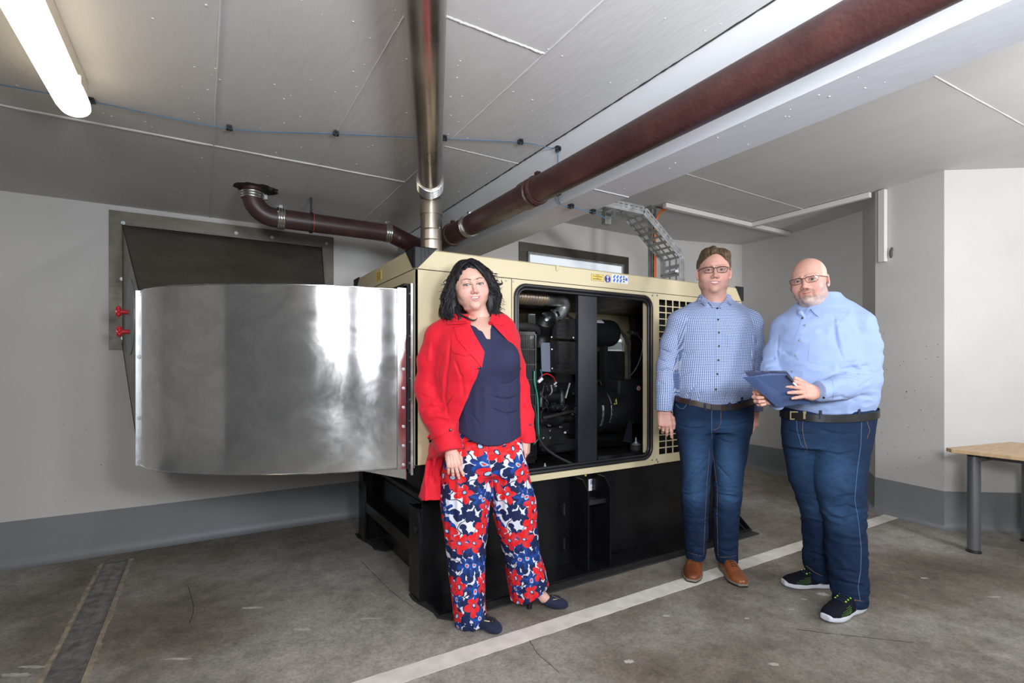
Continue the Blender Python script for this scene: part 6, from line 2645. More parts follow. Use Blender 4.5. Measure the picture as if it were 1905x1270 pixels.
        for i in range(5):
            s = (0.42 + 0.05 * i) * L
            pts = []
            for q in np.linspace(-1, 1, 9):
                t = np.arange(0.14, 0.03, -0.001)
                f = v.at(np.stack([np.full_like(t, q * 0.024), np.full_like(t, s), t], 1))
                kx = np.argmax(f < 0)
                pts.append((q * 0.024, s, t[kx] + 0.002))
            lb.tube(pts, 0.0026, 8)
        lb.v = [tuple(W(q)[0]) for q in lb.v]
        lb.out('lace', 'lace_navy', sh, 60)
        # angular logo stroke on the outer side
        zig = [(0.40, 0.078), (0.31, 0.070), (0.35, 0.060), (0.30, 0.052), (0.345, 0.045), (0.40, 0.040)]
        for sg in (-1, 1):
            lb = LB()
            pts = [on_side(a * L, z, sg) for a, z in zig]
            dn = []
            for i in range(len(pts) - 1):
                for q in np.linspace(0, 1, 6)[:-1]:
                    w_ = pts[i] * (1 - q) + pts[i + 1] * q
                    dn.append(on_side(w_[1], w_[2], sg))
            dn.append(pts[-1])
            lb.tube([tuple(W(q)[0]) for q in dn], 0.0022, 6)
            lb.out('logo_stripe', 'silver', sh, 60)
    else:
        lb = LB()
        hz = 0.066
        a, b = (0, 0.035 * L + 0.012, hz), (0, 0.035 * L + 0.010, 0.0)
        lb.tube([a, (0, 0.035 * L + 0.012, 0.03), b], [0.020, 0.013, 0.014], 16)
        lb.v = [tuple(W(q)[0]) for q in lb.v]
        lb.out('heel', 'plastic', sh, 40)
        lb = LB()
        for i in range(9):
            s = 0.70 * L + 0.004 * (i % 3)
            t = np.arange(0.10, 0.0, -0.001)
            f = v.at(np.stack([np.full_like(t, (i - 4) * 0.004), np.full_like(t, s), t], 1))
            zt = t[np.argmax(f < 0)]
            lb.tube([((i - 4) * 0.002, 0.62 * L, zt + 0.012), ((i - 4) * 0.004, s, zt + 0.006), ((i - 4) * 0.005, s + 0.016, zt + 0.001)], 0.0016, 6)
        lb.ball((0, 0.62 * L, zt + 0.013), 0.006, 10, 6)
        lb.v = [tuple(W(q)[0]) for q in lb.v]
        lb.out('tassel', 'plastic', sh, 60)
        lb = LB()
        pts = []
        for q in np.linspace(-1, 1, 13):
            s = 0.78 * L - 0.16 * L * q * q
            t = np.arange(0.10, 0.0, -0.001)
            f = v.at(np.stack([np.full_like(t, q * 0.026), np.full_like(t, s), t], 1))
            pts.append((q * 0.026, s, t[np.argmax(f < 0)] + 0.001))
        lb.tube(pts, 0.0022, 6)
        lb.v = [tuple(W(q)[0]) for q in lb.v]
        lb.out('apron_seam', 'brass', sh, 60)
    return sh


def glasses(P, to, w, h, y, drop, mat, half=False, r=0.0013, ex=0.033, wrap=8, parent=None):
    """Spectacles in the head's frame: two rims, bridge, temples, lenses."""
    g_ = bpy.data.objects.new('glasses', None)
    COL.objects.link(g_)
    g_.parent = P.root
    for s in (-1, 1):
        loop = []
        for i in range(32):
            a = 2 * math.pi * i / 32
            ca, sa = math.cos(a), math.sin(a)
            x = w / 2 * math.copysign(abs(ca) ** 0.55, ca)
            z = h / 2 * math.copysign(abs(sa) ** 0.55, sa)
            if z < 0:
                x *= 0.93
            loop.append((s * ex + x, y + 0.006 * (abs(s * ex + x) / 0.055) ** 2, drop + z))
        lb = LB()
        lb.tube([to(q) for q in loop + [loop[0]]], r, 8, caps=False)
        up = [q for q in loop if q[2] > drop + h * 0.28]
        up = sorted(up, key=lambda q: q[0])
        lb.tube([to(q) for q in up], r * 1.5, 8)
        lb.out('rim', mat, g_, 60)
        lb = LB()
        lb.add([to((q[0], q[1] + 0.0004, q[2])) for q in loop], [tuple(range(32))])
        lb.out('lens', 'lens', g_, False)
        lb = LB()
        e = (s * (ex + w / 2), y + 0.008, drop + h * 0.36)
        lb.tube([to(q) for q in (e, (s * (ex + w / 2 + 0.006), y + 0.012, drop + h * 0.36), (s * 0.079, -0.03, drop + h * 0.30), (s * 0.082, 0.006, drop + h * 0.25), (s * 0.080, 0.022, drop - 0.012))], r * 1.3, 8)
        lb.out('temple', mat, g_, 60)
    lb = LB()
    lb.tube([to(q) for q in ((-(ex - w / 2), y, drop + h * 0.22), (-0.004, y - 0.003, drop + h * 0.34), (0.004, y - 0.003, drop + h * 0.34), ((ex - w / 2), y, drop + h * 0.22))], r * 1.3, 8)
    lb.out('bridge', mat, g_, 60)
    return g_


def lens_material():
    m = bpy.data.materials.new('spectacle_lens')
    m.use_nodes = True
    nt = m.node_tree
    nt.nodes.clear()
    o = nd(nt, 'ShaderNodeOutputMaterial')
    mx = nd(nt, 'ShaderNodeMixShader')
    t = nd(nt, 'ShaderNodeBsdfTransparent')
    gl = nd(nt, 'ShaderNodeBsdfGlossy')
    gl.inputs['Roughness'].default_value = 0.03
    t.inputs[0].default_value = (0.96, 0.97, 0.97, 1)
    mx.inputs[0].default_value = 0.05
    nt.links.new(t.outputs[0], mx.inputs[1])
    nt.links.new(gl.outputs[0], mx.inputs[2])
    nt.links.new(mx.outputs[0], o.inputs[0])
    return m


M['lens'] = lens_material()

# ================================================================== cloth materials
M['denim'] = material('dark_denim', (1, 1, 1), rough=0.85, attr='col', bump=0.25, bscale=900, var=0.22, vscale=160, detail=2, spec=0.25)
M['leather'] = material('tan_brown_leather', (0.24, 0.070, 0.022), rough=0.34, var=0.45, vscale=14, bump=0.15, bscale=90, coat=0.15)
M['welt'] = material('grey_welt', (0.22, 0.19, 0.15), rough=0.7)
M['lace_dark'] = material('dark_brown_lace', (0.03, 0.018, 0.012), rough=0.8)
M['knit'] = material('navy_black_knit', (0.006, 0.007, 0.014), rough=0.85, bump=0.3, bscale=500, spec=0.2)
M['foam'] = material('white_foam_sole', (0.62, 0.64, 0.70), rough=0.6)
M['lime'] = material('lime_green_thread', (0.35, 0.80, 0.05), rough=0.6)
M['lace_navy'] = material('navy_lace', (0.012, 0.022, 0.055), rough=0.8)
M['silver'] = material('silver_grey_print', (0.42, 0.48, 0.50), rough=0.4)
M['suede'] = material('navy_suede', (0.010, 0.016, 0.045), rough=0.9, sheen=0.05, var=0.3, vscale=60)
M['brass'] = material('brass_bits', (0.65, 0.52, 0.28), rough=0.35, metal=0.8)
M['red'] = material('red_coat_cotton', (0.70, 0.010, 0.028), rough=0.72, bump=0.10, bscale=700, sheen=0.08, spec=0.3)
M['navytop'] = material('navy_crepe', (0.020, 0.022, 0.068), rough=0.85, bump=0.25, bscale=500, var=0.15, vscale=300)
M['shirt2'] = material('light_blue_cotton', (0.32, 0.425, 0.70), rough=0.75, bump=0.08, bscale=900, sheen=0.1, spec=0.3)
M['belt'] = material('black_leather_belt', (0.014, 0.014, 0.014), rough=0.4)
M['belt_b'] = material('dark_brown_leather_belt', (0.035, 0.018, 0.012), rough=0.45)
M['buckle'] = material('dull_gold_buckle', (0.60, 0.50, 0.30), rough=0.3, metal=1.0)
M['buckle_s'] = material('gunmetal_buckle', (0.30, 0.30, 0.30), rough=0.3, metal=1.0)
M['hairb'] = material('black_hair', (0.006, 0.0055, 0.007), rough=0.55, bump=0.25, bscale=260, stretch=(3, 3, 0.4), spec=0.5)
M['hairbr'] = material('brown_hair', (0.10, 0.060, 0.032), rough=0.5, bump=0.6, bscale=260, stretch=(3, 0.3, 0.6), var=0.4, vscale=90)
M['thread'] = material('orange_stitching', (0.30, 0.16, 0.07), rough=0.8)
M['thread_l'] = material('pale_blue_stitching', (0.10, 0.20, 0.36), rough=0.8)
M['btn_d'] = material('dark_button', (0.015, 0.012, 0.012), rough=0.3)
M['btn_g'] = material('grey_pearl_button', (0.22, 0.24, 0.24), rough=0.25)
M['specs'] = material('dark_spectacle_frame', (0.02, 0.012, 0.010), rough=0.3)
M['cover_blue'] = material('slate_blue_cover', (0.065, 0.105, 0.235), rough=0.6, bump=0.06, bscale=700)
M['cover_d'] = material('slate_blue_case_edge', (0.07, 0.085, 0.16), rough=0.45)
M['shirt_seam'] = material('light_blue_seam', (0.26, 0.38, 0.70), rough=0.8)
M['coat_seam'] = material('red_seam', (0.42, 0.004, 0.012), rough=0.8)


def nodes_of(m):
    return m.node_tree, m.node_tree.nodes['Principled BSDF']


def fm(nt, op, a, b=None, c=None):
    n = nd(nt, 'ShaderNodeMath', operation=op)
    for i, q in enumerate((a, b, c)):
        if q is None:
            continue
        if isinstance(q, (int, float)):
            n.inputs[i].default_value = q
        else:
            nt.links.new(q, n.inputs[i])
    return n.outputs[0]


def cmix(nt, f, a, b):
    x = nd(nt, 'ShaderNodeMix', data_type='RGBA')
    for q, i in ((f, 0), (a, 6), (b, 7)):
        if isinstance(q, (int, float)):
            x.inputs[i].default_value = q
        elif isinstance(q, tuple):
            x.inputs[i].default_value = (*q, 1)
        else:
            nt.links.new(q, x.inputs[i])
    return x.outputs[2]


def check_material():
    m = material('blue_white_check_cotton', (0.3, 0.4, 0.7), rough=0.75, spec=0.3)
    nt, b = nodes_of(m)
    a = nd(nt, 'ShaderNodeAttribute', attribute_name='pat')
    s = nd(nt, 'ShaderNodeSeparateXYZ')
    nt.links.new(a.outputs['Vector'], s.inputs[0])

    def stripe(v, p):
        f = fm(nt, 'FRACT', fm(nt, 'MULTIPLY', v, 1 / p))
        return fm(nt, 'GREATER_THAN', f, 0.52)
    p = 0.0092
    sx, sz = stripe(s.outputs[0], p), stripe(s.outputs[2], p)
    k = fm(nt, 'ADD', sx, sz)
    c = cmix(nt, fm(nt, 'MULTIPLY', k, 0.5), (0.035, 0.095, 0.32), (0.62, 0.70, 0.88))
    nt.links.new(c, b.inputs['Base Color'])
    return m


def floral_material():
    """Poppies in red and blue, navy leaves and thin stems on white."""
    m = material('floral_viscose', (0.8, 0.8, 0.8), rough=0.7, spec=0.3)
    nt, b = nodes_of(m)
    a = nd(nt, 'ShaderNodeAttribute', attribute_name='pat')
    s = nd(nt, 'ShaderNodeSeparateXYZ')
    nz = nd(nt, 'ShaderNodeTexNoise')
    nz.inputs['Scale'].default_value = 22
    nz.inputs['Detail'].default_value = 1
    nt.links.new(a.outputs['Vector'], nz.inputs['Vector'])
    ds = nd(nt, 'ShaderNodeVectorMath', operation='MULTIPLY_ADD')
    ds.inputs[1].default_value = (0.034, 0.034, 0.034)
    nt.links.new(nz.outputs['Color'], ds.inputs[0])
    nt.links.new(a.outputs['Vector'], ds.inputs[2])
    nt.links.new(ds.outputs[0], s.inputs[0])

    def layer(off, spacing, R, petals, rnd=0.75, inner=0.60, aspect=1.0):
        cb = nd(nt, 'ShaderNodeCombineXYZ')
        nt.links.new(fm(nt, 'ADD', s.outputs[0], off[0]), cb.inputs[0])
        nt.links.new(fm(nt, 'ADD', s.outputs[2], off[1]), cb.inputs[1])
        v = nd(nt, 'ShaderNodeTexVoronoi', voronoi_dimensions='2D')
        v.inputs['Scale'].default_value = 1 / spacing
        v.inputs['Randomness'].default_value = rnd
        nt.links.new(cb.outputs[0], v.inputs['Vector'])
        d = nd(nt, 'ShaderNodeVectorMath', operation='SUBTRACT')
        nt.links.new(cb.outputs[0], d.inputs[0])
        nt.links.new(v.outputs['Position'], d.inputs[1])
        q = nd(nt, 'ShaderNodeSeparateXYZ')
        nt.links.new(d.outputs[0], q.inputs[0])
        cc = nd(nt, 'ShaderNodeSeparateColor')
        nt.links.new(v.outputs['Color'], cc.inputs[0])
        ln = nd(nt, 'ShaderNodeVectorMath', operation='LENGTH')
        nt.links.new(d.outputs[0], ln.inputs[0])
        r = ln.outputs['Value']
        ang = fm(nt, 'ADD', fm(nt, 'ARCTAN2', q.outputs[1], q.outputs[0]), fm(nt, 'MULTIPLY', cc.outputs[0], 6.28))
        if petals > 0:
            pt = fm(nt, 'ABSOLUTE', fm(nt, 'COSINE', fm(nt, 'MULTIPLY', ang, petals / 2)))
            pt = fm(nt, 'POWER', pt, 0.7)
            # petals differ in length round the flower
            pt = fm(nt, 'MULTIPLY', pt, fm(nt, 'ADD', fm(nt, 'MULTIPLY', fm(nt, 'SINE', fm(nt, 'ADD', ang, fm(nt, 'MULTIPLY', cc.outputs[1], 9.0))), 0.16), 0.95))
            rad = fm(nt, 'MULTIPLY', fm(nt, 'ADD', fm(nt, 'MULTIPLY', pt, 1 - inner), inner), R)
        else:
            rad = R
        size = fm(nt, 'ADD', fm(nt, 'MULTIPLY', cc.outputs[2], 0.30), 0.85)
        rad = fm(nt, 'MULTIPLY', rad, size)
        return fm(nt, 'LESS_THAN', r, rad), r, ang, cc
    white = (0.70, 0.71, 0.80)
    navy, blue, red = (0.008, 0.018, 0.075), (0.012, 0.060, 0.30), (0.78, 0.012, 0.014)
    # stems
    cb = nd(nt, 'ShaderNodeCombineXYZ')
    nt.links.new(s.outputs[0], cb.inputs[0])
    nt.links.new(s.outputs[2], cb.inputs[1])
    v = nd(nt, 'ShaderNodeTexVoronoi', voronoi_dimensions='2D', feature='DISTANCE_TO_EDGE')
    v.inputs['Scale'].default_value = 11
    nt.links.new(cb.outputs[0], v.inputs['Vector'])
    c = cmix(nt, fm(nt, 'LESS_THAN', v.outputs['Distance'], 0.022), white, (0.01, 0.01, 0.03))
    k, r, g, _ = layer((0.4, 0.1), 0.062, 0.029, 2, 1.0, 0.36)
    c = cmix(nt, k, c, navy)
    k, r, g, _ = layer((0.93, 0.37), 0.074, 0.034, 3, 1.0, 0.38)
    c = cmix(nt, k, c, navy)
    k, r, g, cc = layer((0.21, 0.77), 0.112, 0.050, 6, 1.0, 0.34)
    bl = cmix(nt, fm(nt, 'GREATER_THAN', fm(nt, 'SINE', fm(nt, 'MULTIPLY', g, 3)), 0.0), blue, (0.010, 0.035, 0.17))
    c = cmix(nt, k, c, bl)
    c = cmix(nt, fm(nt, 'MULTIPLY', k, fm(nt, 'LESS_THAN', r, 0.011)), c, (0.30, 0.52, 0.85))
    c = cmix(nt, fm(nt, 'MULTIPLY', k, fm(nt, 'LESS_THAN', r, 0.006)), c, (0.7, 0.05, 0.05))
    k, r, g, cc = layer((0.55, 0.13), 0.114, 0.050, 5, 0.95, 0.42)
    rd = cmix(nt, fm(nt, 'GREATER_THAN', fm(nt, 'SINE', fm(nt, 'MULTIPLY', g, 2.5)), 0.0), red, (0.66, 0.035, 0.045))
    c = cmix(nt, k, c, rd)
    c = cmix(nt, fm(nt, 'MULTIPLY', k, fm(nt, 'LESS_THAN', r, 0.0105)), c, (0.015, 0.015, 0.05))
    c = cmix(nt, fm(nt, 'MULTIPLY', k, fm(nt, 'LESS_THAN', r, 0.0070)), c, (0.42, 0.62, 0.95))
    nt.links.new(c, b.inputs['Base Color'])
    return m


M['check'] = check_material()
M['floral'] = floral_material()


def limb_pat(V, axes):
    """Cloth coordinates: arc length around the nearest limb axis, and distance along it."""
    best = np.full(len(V), 1e9)
    out = np.zeros((len(V), 3))
    for a, b, r in axes:
        a, b = V3(a), V3(b)
        L = np.linalg.norm(b - a)
        d = (b - a) / L
        t = np.clip((V - a) @ d, 0, L)
        q = V - a - t[:, None] * d
        dist = np.linalg.norm(q, axis=1) - r
        e1 = np.cross(d, V3(0, 1, 0))
        e1 /= np.linalg.norm(e1)
        e2 = np.cross(d, e1)
        ang = np.arctan2(q @ e1, q @ e2)
        m = dist < best
        best[m] = dist[m]
        out[m, 0] = (ang * r)[m]
        out[m, 2] = ((V - a) @ d)[m]
    return out


def denim_col(V, base, fades):
    c = np.repeat(np.array(base)[None], len(V), 0)
    for ctr, sg, w in fades:
        c = mixc(c, np.array((0.050, 0.125, 0.26)), w * gauss(V, ctr, sg))
    n = vnoise(V / np.array([0.03, 0.03, 0.012]))
    return c * (0.82 + 0.36 * n[:, None])


def creases(P, v, lst, r=0.006, k=0.008, op='s'):
    """Folds: each a polyline of (px, py) on the surface; carved or raised."""
    for pts in lst:
        q = [P.hit(v, x, y, 0.002 if op == 's' else -0.002)[0] for x, y in pts]
        n = len(q)
        v.chain(q, [r * (0.35 + 0.65 * math.sin(math.pi * (i + 0.5) / n)) for i in range(n)], k, op)


# ================================================================== woman in the red coat
W_ = Person('smiling dark-haired woman in an open red coat, navy top and floral trousers', 878, 2.42)
J = W_.J
SKW = (0.70, 0.42, 0.335)
# trousers
tr_l = W_.rows([(822, 842, 912, 0.0, 0.105), (860, 829, 915, -0.01, 0.105), (890, 822, 916, -0.02, 0.10), (930, 819, 911, -0.03, 0.092), (978, 825, 906, -0.03, 0.085), (1044, 834.5, 901, -0.04, 0.082), (1094, 839.5, 902, -0.05, 0.082), (1157, 848, 908, -0.06, 0.082)])
tr_r = W_.rows([(822, 905, 969, 0.0, 0.105), (860, 905, 977, 0.01, 0.105), (890, 908, 986, 0.02, 0.10), (929, 913, 997, 0.03, 0.095), (978, 925, 1000, 0.04, 0.088), (1028, 937, 1005, 0.06, 0.082), (1078, 944, 1018, 0.08, 0.082), (1094, 947, 1023, 0.09, 0.082), (1112, 950, 1023, 0.095, 0.082)])
hip = W_.rows([(795, 848, 967, 0.0, 0.115), (830, 841, 969, 0.0, 0.12), (862, 830, 976, 0.0, 0.12), (880, 826, 981, 0.0, 0.11)])
vt = Vol((-0.22, -0.25, 0.0), (0.42, 0.25, 0.95), 0.0042)
vt.loft(tr_l, k=0, smooth=0.02, capk=0.004)
vt.loft(tr_r, k=0.006, smooth=0.02, capk=0.004)
vt.loft(hip, k=0.03, smooth=0.02, capk=0.02)
vt.noise(0.0045, (0.035, 0.05, 0.30), 2.0, True)
vt.noise(0.003, (0.05, 0.05, 0.05), 5.0)
vt.prism([(J(1023, 1094, 0.09)[0] + 0.02, J(1023, 1080, 0.09)[2]), (J(950, 1124, 0.09)[0] - 0.02, J(950, 1132, 0.09)[2]), (0.1, -0.1), (0.6, -0.1)], (0, 2), (-0.3, 0.3), 0.0)
Vv, Fc = vt.mesh()
axes = [(J(877, 830, 0), J(878, 1157, -0.06), 0.10), (J(940, 830, 0), J(986, 1110, 0.09), 0.10)]
pat = limb_pat(Vv, axes)
np_object('trousers', Vv, Fc, 'floral', W_.root, pat=pat)
# top
tp = W_.rows([(592, 866, 926, 0.015, 0.062), (604, 844, 943, 0.010, 0.095), (625, 838, 954, 0.002, 0.124), (655, 842, 966, -0.015, 0.138), (680, 845, 968, -0.020, 0.145), (715, 848, 967, -0.010, 0.132), (760, 845, 966, -0.005, 0.130), (800, 840, 968, -0.005, 0.138), (829, 836, 970, -0.005, 0.142)])
vn = Vol((-0.20, -0.24, 0.70), (0.30, 0.22, 1.50), 0.004)
vn.loft(tp, k=0, smooth=0.018, capk=0.01)
for px in (876, 938):
    vn.ell(J(px, 668, -0.10), (0.065, 0.065, 0.07), 0.05)
vn.noise(0.0035, (0.05, 0.06, 0.35), 9.0, True, (-0.3, -0.3, 0.8), (0.4, 0.3, 1.12))
creases(W_, vn, [[(905, 735), (935, 742), (962, 738)], [(915, 760), (940, 770), (964, 764)], [(878, 770), (892, 790)], [(930, 715), (950, 712), (965, 700)]], 0.0035, 0.006)
vn.prism(W_.poly([(860, 585), (871, 601), (884, 607), (890, 613), (897, 616), (905, 630), (912.5, 631), (912, 612), (914, 600), (930, 585)], -0.12), (0, 2), (-0.4, 0.02), 0.002)
# curved hem
vn.prism(W_.poly([(835, 778), (846, 797), (858, 806), (880, 819), (905, 826), (930, 827), (950, 822), (968, 815), (985, 815), (985, 900), (820, 900)], -0.10), (0, 2), (-0.4, 0.02), 0.0)
vn.prism(W_.poly([(800, 822), (1000, 822), (1000, 900), (800, 900)], 0.1), (0, 2), (0.0, 0.4), 0.0)
Vv, Fc = vn.mesh()
np_object('top', Vv, Fc, 'navytop', W_.root)
# body under the clothes (torso, neck base, shoulders, feet)
vb = Vol((-0.22, -0.16, 0.0), (0.40, 0.25, 1.50), 0.006)
vb.loft([(z, a, b, max(0.02, c - 0.016), max(0.02, d - 0.016)) for z, a, b, c, d in tp if z > 0.86], k=0, capk=0.03)
vb.loft([(z, a, b, c - 0.02, d - 0.02) for z, a, b, c, d in tr_l if z > 0.12], k=0.01)
vb.loft([(z, a, b, c - 0.02, d - 0.02) for z, a, b, c, d in tr_r if z > 0.16], k=0.01)
vb.chain([J(897, 598, 0.03), J(940, 612, 0.04), J(955, 650, 0.08)], [0.045, 0.036, 0.03], 0.03)
vb.chain([J(890, 598, 0.03), J(830, 612, 0.03), J(810, 660, 0.03)], [0.05, 0.048, 0.04], 0.03)
fa, fb = W_.G(984, 1131), W_.G(1040, 1130)
vb.chain([fa + V3(-0.0, 0, 0.16), fa + V3(0.015, 0, 0.10), fa + V3(0.07, -0.004, 0.056), fa + V3(0.10, -0.006, 0.036)], [0.033, 0.030, 0.024, 0.017], 0.015)
fa2 = W_.G(874, 1156)
vb.chain([fa2 + V3(0.0, 0.0, 0.16), fa2 + V3(0.01, -0.01, 0.10), fa2 + V3(0.055, -0.045, 0.054), fa2 + V3(0.075, -0.065, 0.036)], [0.033, 0.028, 0.020, 0.015], 0.015)
a_, b_ = vb.mesh()
body = [(a_, b_, np.repeat(np.array([SKW]), len(a_), 0) * (0.97 + 0.05 * vnoise(a_ / 0.02)[:, None]))]
# fine chest
vc = Vol((-0.10, -0.20, 1.28), (0.20, 0.10, 1.50), 0.003)
ch = W_.rows([(592, 869, 923, 0.015, 0.056), (604, 848, 939, 0.010, 0.088), (625, 843, 949, 0.002, 0.116), (645, 848, 956, -0.008, 0.122), (660, 850, 958, -0.012, 0.126)])
vc.loft(ch, k=0, capk=0.02)
vc.cap(J(894, 580, 0.02), J(894, 600, 0.018), 0.044, 0.050, 0.03)
vc.cap(J(899, 612, -0.075), J(872, 604, -0.05), 0.010, 0.007, 0.012)
vc.cap(J(908, 612, -0.075), J(925, 603, -0.045), 0.010, 0.007, 0.012)
a_, b_ = vc.mesh()
body.append((a_, b_, np.repeat(np.array([SKW]), len(a_), 0)))
wo = dict(skin=SKW, face_w=1.20, jaw_w=1.10, chin2=0.65, smile=0.0085, mouth_open=0.0066, mouth_w=0.0290, eye_open=0.0038, blush=0.9,
          brow=(0.07, 0.03, 0.025), brow_t=0.0021, brow_w=0.95, brow_h=0.003, lip=(0.62, 0.22, 0.24), lash_w=0.95, lash=(0.015, 0.01, 0.01), iris=(0.03, 0.05, 0.04), look=(-8, 0), red=(0.70, 0.25, 0.22))
HC = J(876.5, 531.5, -0.02)
head, RW, to = make_head(W_, HC, -13, 4, -7, 0.975, wo, J(895, 594, 0.02), 0.045)
body.append(head)
hw_pos = W_.hit(vt, 838, 848)[0]
body.append(make_hand(W_, J(839, 838, -0.115), (0.22, -0.30, -0.93), (0.05, -0.93, 0.30), -1, [(10, 12, 8), (14, 14, 10), (20, 16, 10), (26, 16, 10)], (12, 4, -5, -14), [(0.045, 0.050, -0.02), (0.048, 0.075, -0.03), (0.045, 0.095, -0.035)], 0.80, SKW, 0.06, 0.86))
body.append(make_hand(W_, J(981.5, 812, 0.045), (-0.06, -0.10, -1.0), (0.93, -0.25, 0.0), 1, [(18, 22, 12), (24, 26, 14), (30, 28, 16), (34, 28, 16)], (0, 0, 0, 0), [(0.036, 0.045, -0.016), (0.040, 0.075, -0.022), (0.036, 0.100, -0.026)], 0.86, SKW, 0.02))
A_, B_, C_ = join_np(body)
np_object('body', A_, B_, 'skin', W_.root, col=C_)
# coat
ct = W_.rows([(586, 850, 938, 0.03, 0.07), (594, 826, 953, 0.025, 0.098), (608, 812, 960, 0.02, 0.128), (630, 806, 964, 0.01, 0.148), (660, 806, 970, 0.0, 0.160), (700, 808, 970, 0.0, 0.160), (750, 812, 968, 0.0, 0.155), (800, 806, 968, 0.0, 0.16), (850, 797, 966, 0.01, 0.165), (900, 788, 962, 0.01, 0.17), (921, 781, 960, 0.01, 0.172)])
vk = Vol((-0.34, -0.26, 0.50), (0.36, 0.26, 1.52), 0.004)
vk.loft(ct, k=0, smooth=0.015, capk=0.006)
vk.noise(0.006, (0.05, 0.07, 0.5), 4.0, True, (-0.4, -0.3, 0.4), (0.1, 0.3, 1.0))
vk.ell(J(873, 672, -0.10), (0.07, 0.07, 0.075), 0.05)
open_poly = [(866, 560), (871, 601), (886, 628), (900.5, 655), (897, 672), (893, 688), (879, 721), (862, 760), (846, 797), (833, 834), (826, 860), (819, 895), (815, 930), (815, 1000), (1010, 1000), (1010, 700), (971, 690), (965, 677), (961, 650), (945, 628), (925, 610), (912, 600), (914, 560)]
vk0 = Vol.__new__(Vol)
vk0.lo, vk0.res, vk0.n, vk0.ax, vk0.F = vk.lo, vk.res, vk.n, vk.ax, vk.F.copy()
vk.prism(W_.poly(open_poly, -0.11), (0, 2), (-0.5, 0.02), 0.003)
# right side of the picture below the arm: coat front hangs only behind
vk.prism(W_.poly([(816, 1000), (817, 935), (823, 880), (828, 846), (1010, 815), (1010, 1000)], 0.10), (0, 2), (0.0, 0.4), 0.0)
# collar standing round the neck
vk.chain([J(871, 600, -0.085), J(852, 590, -0.055), J(843, 583, 0.0), J(860, 576, 0.06), J(893, 573, 0.085), J(923, 578, 0.06), J(934, 592, 0.0), J(925, 598, -0.045), J(912, 601, -0.075)], [0.011, 0.013, 0.014, 0.015, 0.015, 0.015, 0.014, 0.013, 0.010], 0.012)
# sleeves
SL, EL, WL = J(818, 628, 0.0), J(799, 722, 0.02), J(829, 806, -0.085)
vk.chain([J(838, 606, 0.01), SL, J(804, 670, 0.01), EL, J(808, 765, -0.03), WL], [0.055, 0.066, 0.066, 0.068, 0.064, 0.066], 0.03)
SR, ER, WR = J(945, 630, 0.06), J(966, 722, 0.11), J(980, 806, 0.05)
vk.chain([J(932, 606, 0.03), SR, J(957, 680, 0.095), ER, J(975, 770, 0.085), WR], [0.045, 0.050, 0.048, 0.046, 0.042, 0.041], 0.03)
# flat cuff ends
yl = V3(0.22, -0.30, -0.93) / np.linalg.norm(V3(0.22, -0.30, -0.93))
cl_ = J(839.5, 837, -0.105)
Rl = np.array(Vector(yl).to_track_quat('Z', 'Y').to_matrix())
vk.cap(WL, cl_ + yl * 0.06, 0.062, 0.062, 0.006)
vk.box(cl_ + yl * 0.155, (0.16, 0.16, 0.15), 0.002, 0.0, 's', Rl)
vk.cap(WR, J(981, 835, 0.04), 0.0405, 0.042, 0.004)
vk.box(J(982, 880, 0.04), (0.09, 0.12, J(982, 822, 0.04)[2] - J(982, 880, 0.04)[2]), 0.002, 0.0, 's')
# lift the sleeve off the body at its inner edge, elbow folds
creases(W_, vk, [[(838, 636), (834, 670), (829, 705), (827, 740), (833, 770)]], 0.011, 0.007)
creases(W_, vk, [[(823, 660), (815, 690), (818, 720)]], 0.006, 0.008)
creases(W_, vk, [[(783, 735), (800, 742), (818, 737)], [(783, 760), (802, 757), (820, 764)], [(800, 715), (818, 724)], [(792, 785), (812, 779), (832, 783)], [(846, 668), (858, 700), (862, 735)], [(969, 728), (978, 733)], [(972, 752), (981, 756)]], 0.0055, 0.010)
creases(W_, vk, [[(789, 748), (806, 750), (822, 752)], [(797, 772), (814, 770), (830, 775)], [(800, 640), (797, 668)], [(797, 860), (791, 900)], [(809, 850), (806, 895)]], 0.006, 0.014, 'u')
vk.noise(0.0025, (0.05, 0.05, 0.03), 8.0, False)
Vv, Fc = vk.mesh()
coat = np_object('coat', Vv, Fc, 'red', W_.root)
pt = lambda nm, poly, lift, th=0.003, mat='red': W_.patch(nm, vk0, poly, mat, lift, th, coat, 2.5)
pt('collar', [(846, 579), (857, 583), (865, 590), (871.5, 602), (858, 604), (834, 605), (833.5, 594), (836, 584)], 0.007, 0.004)
pt('collar', [(914, 588), (928, 592), (934.5, 600), (934, 606), (924, 606), (911, 600)], 0.007, 0.004)
pt('lapel', [(845, 608), (871, 604), (886, 628), (901, 655), (896, 684), (884, 668), (868, 652), (852, 632)], 0.005, 0.003)
pt('lapel', [(914, 601), (934, 608), (951.5, 608), (949.5, 624), (962, 652), (944, 634), (926, 615)], 0.005, 0.003)
pt('storm_flap', [(842, 625), (850, 634), (866, 652), (878, 657), (866, 662), (844, 656), (840, 645)], 0.004, 0.002)
W_.seam('stitching', vk, [(843, 611), (869, 607)], 'coat_seam', 0.0008, 0.009, coat)
W_.seam('stitching', vk, [(836, 602), (857, 601), (869, 600)], 'coat_seam', 0.0008, 0.012, coat)
W_.seam('pocket_welt', vk, [(845, 734), (831, 754)], 'coat_seam', 0.002, 0.001, coat)
W_.patch('cuff_strap', vk, [(794, 812), (799, 819), (824, 808), (845, 797), (843, 789), (820, 799), (798, 808)], 'red', 0.003, 0.003, coat, 2.0)
for x, y in ((838, 799.5), (802, 820)):
    W_.button(vk, x, y, 'btn_d', 0.0068, 0.006, coat)
W_.button(vk, 891, 684, 'btn_d', 0.005, 0.005, coat)
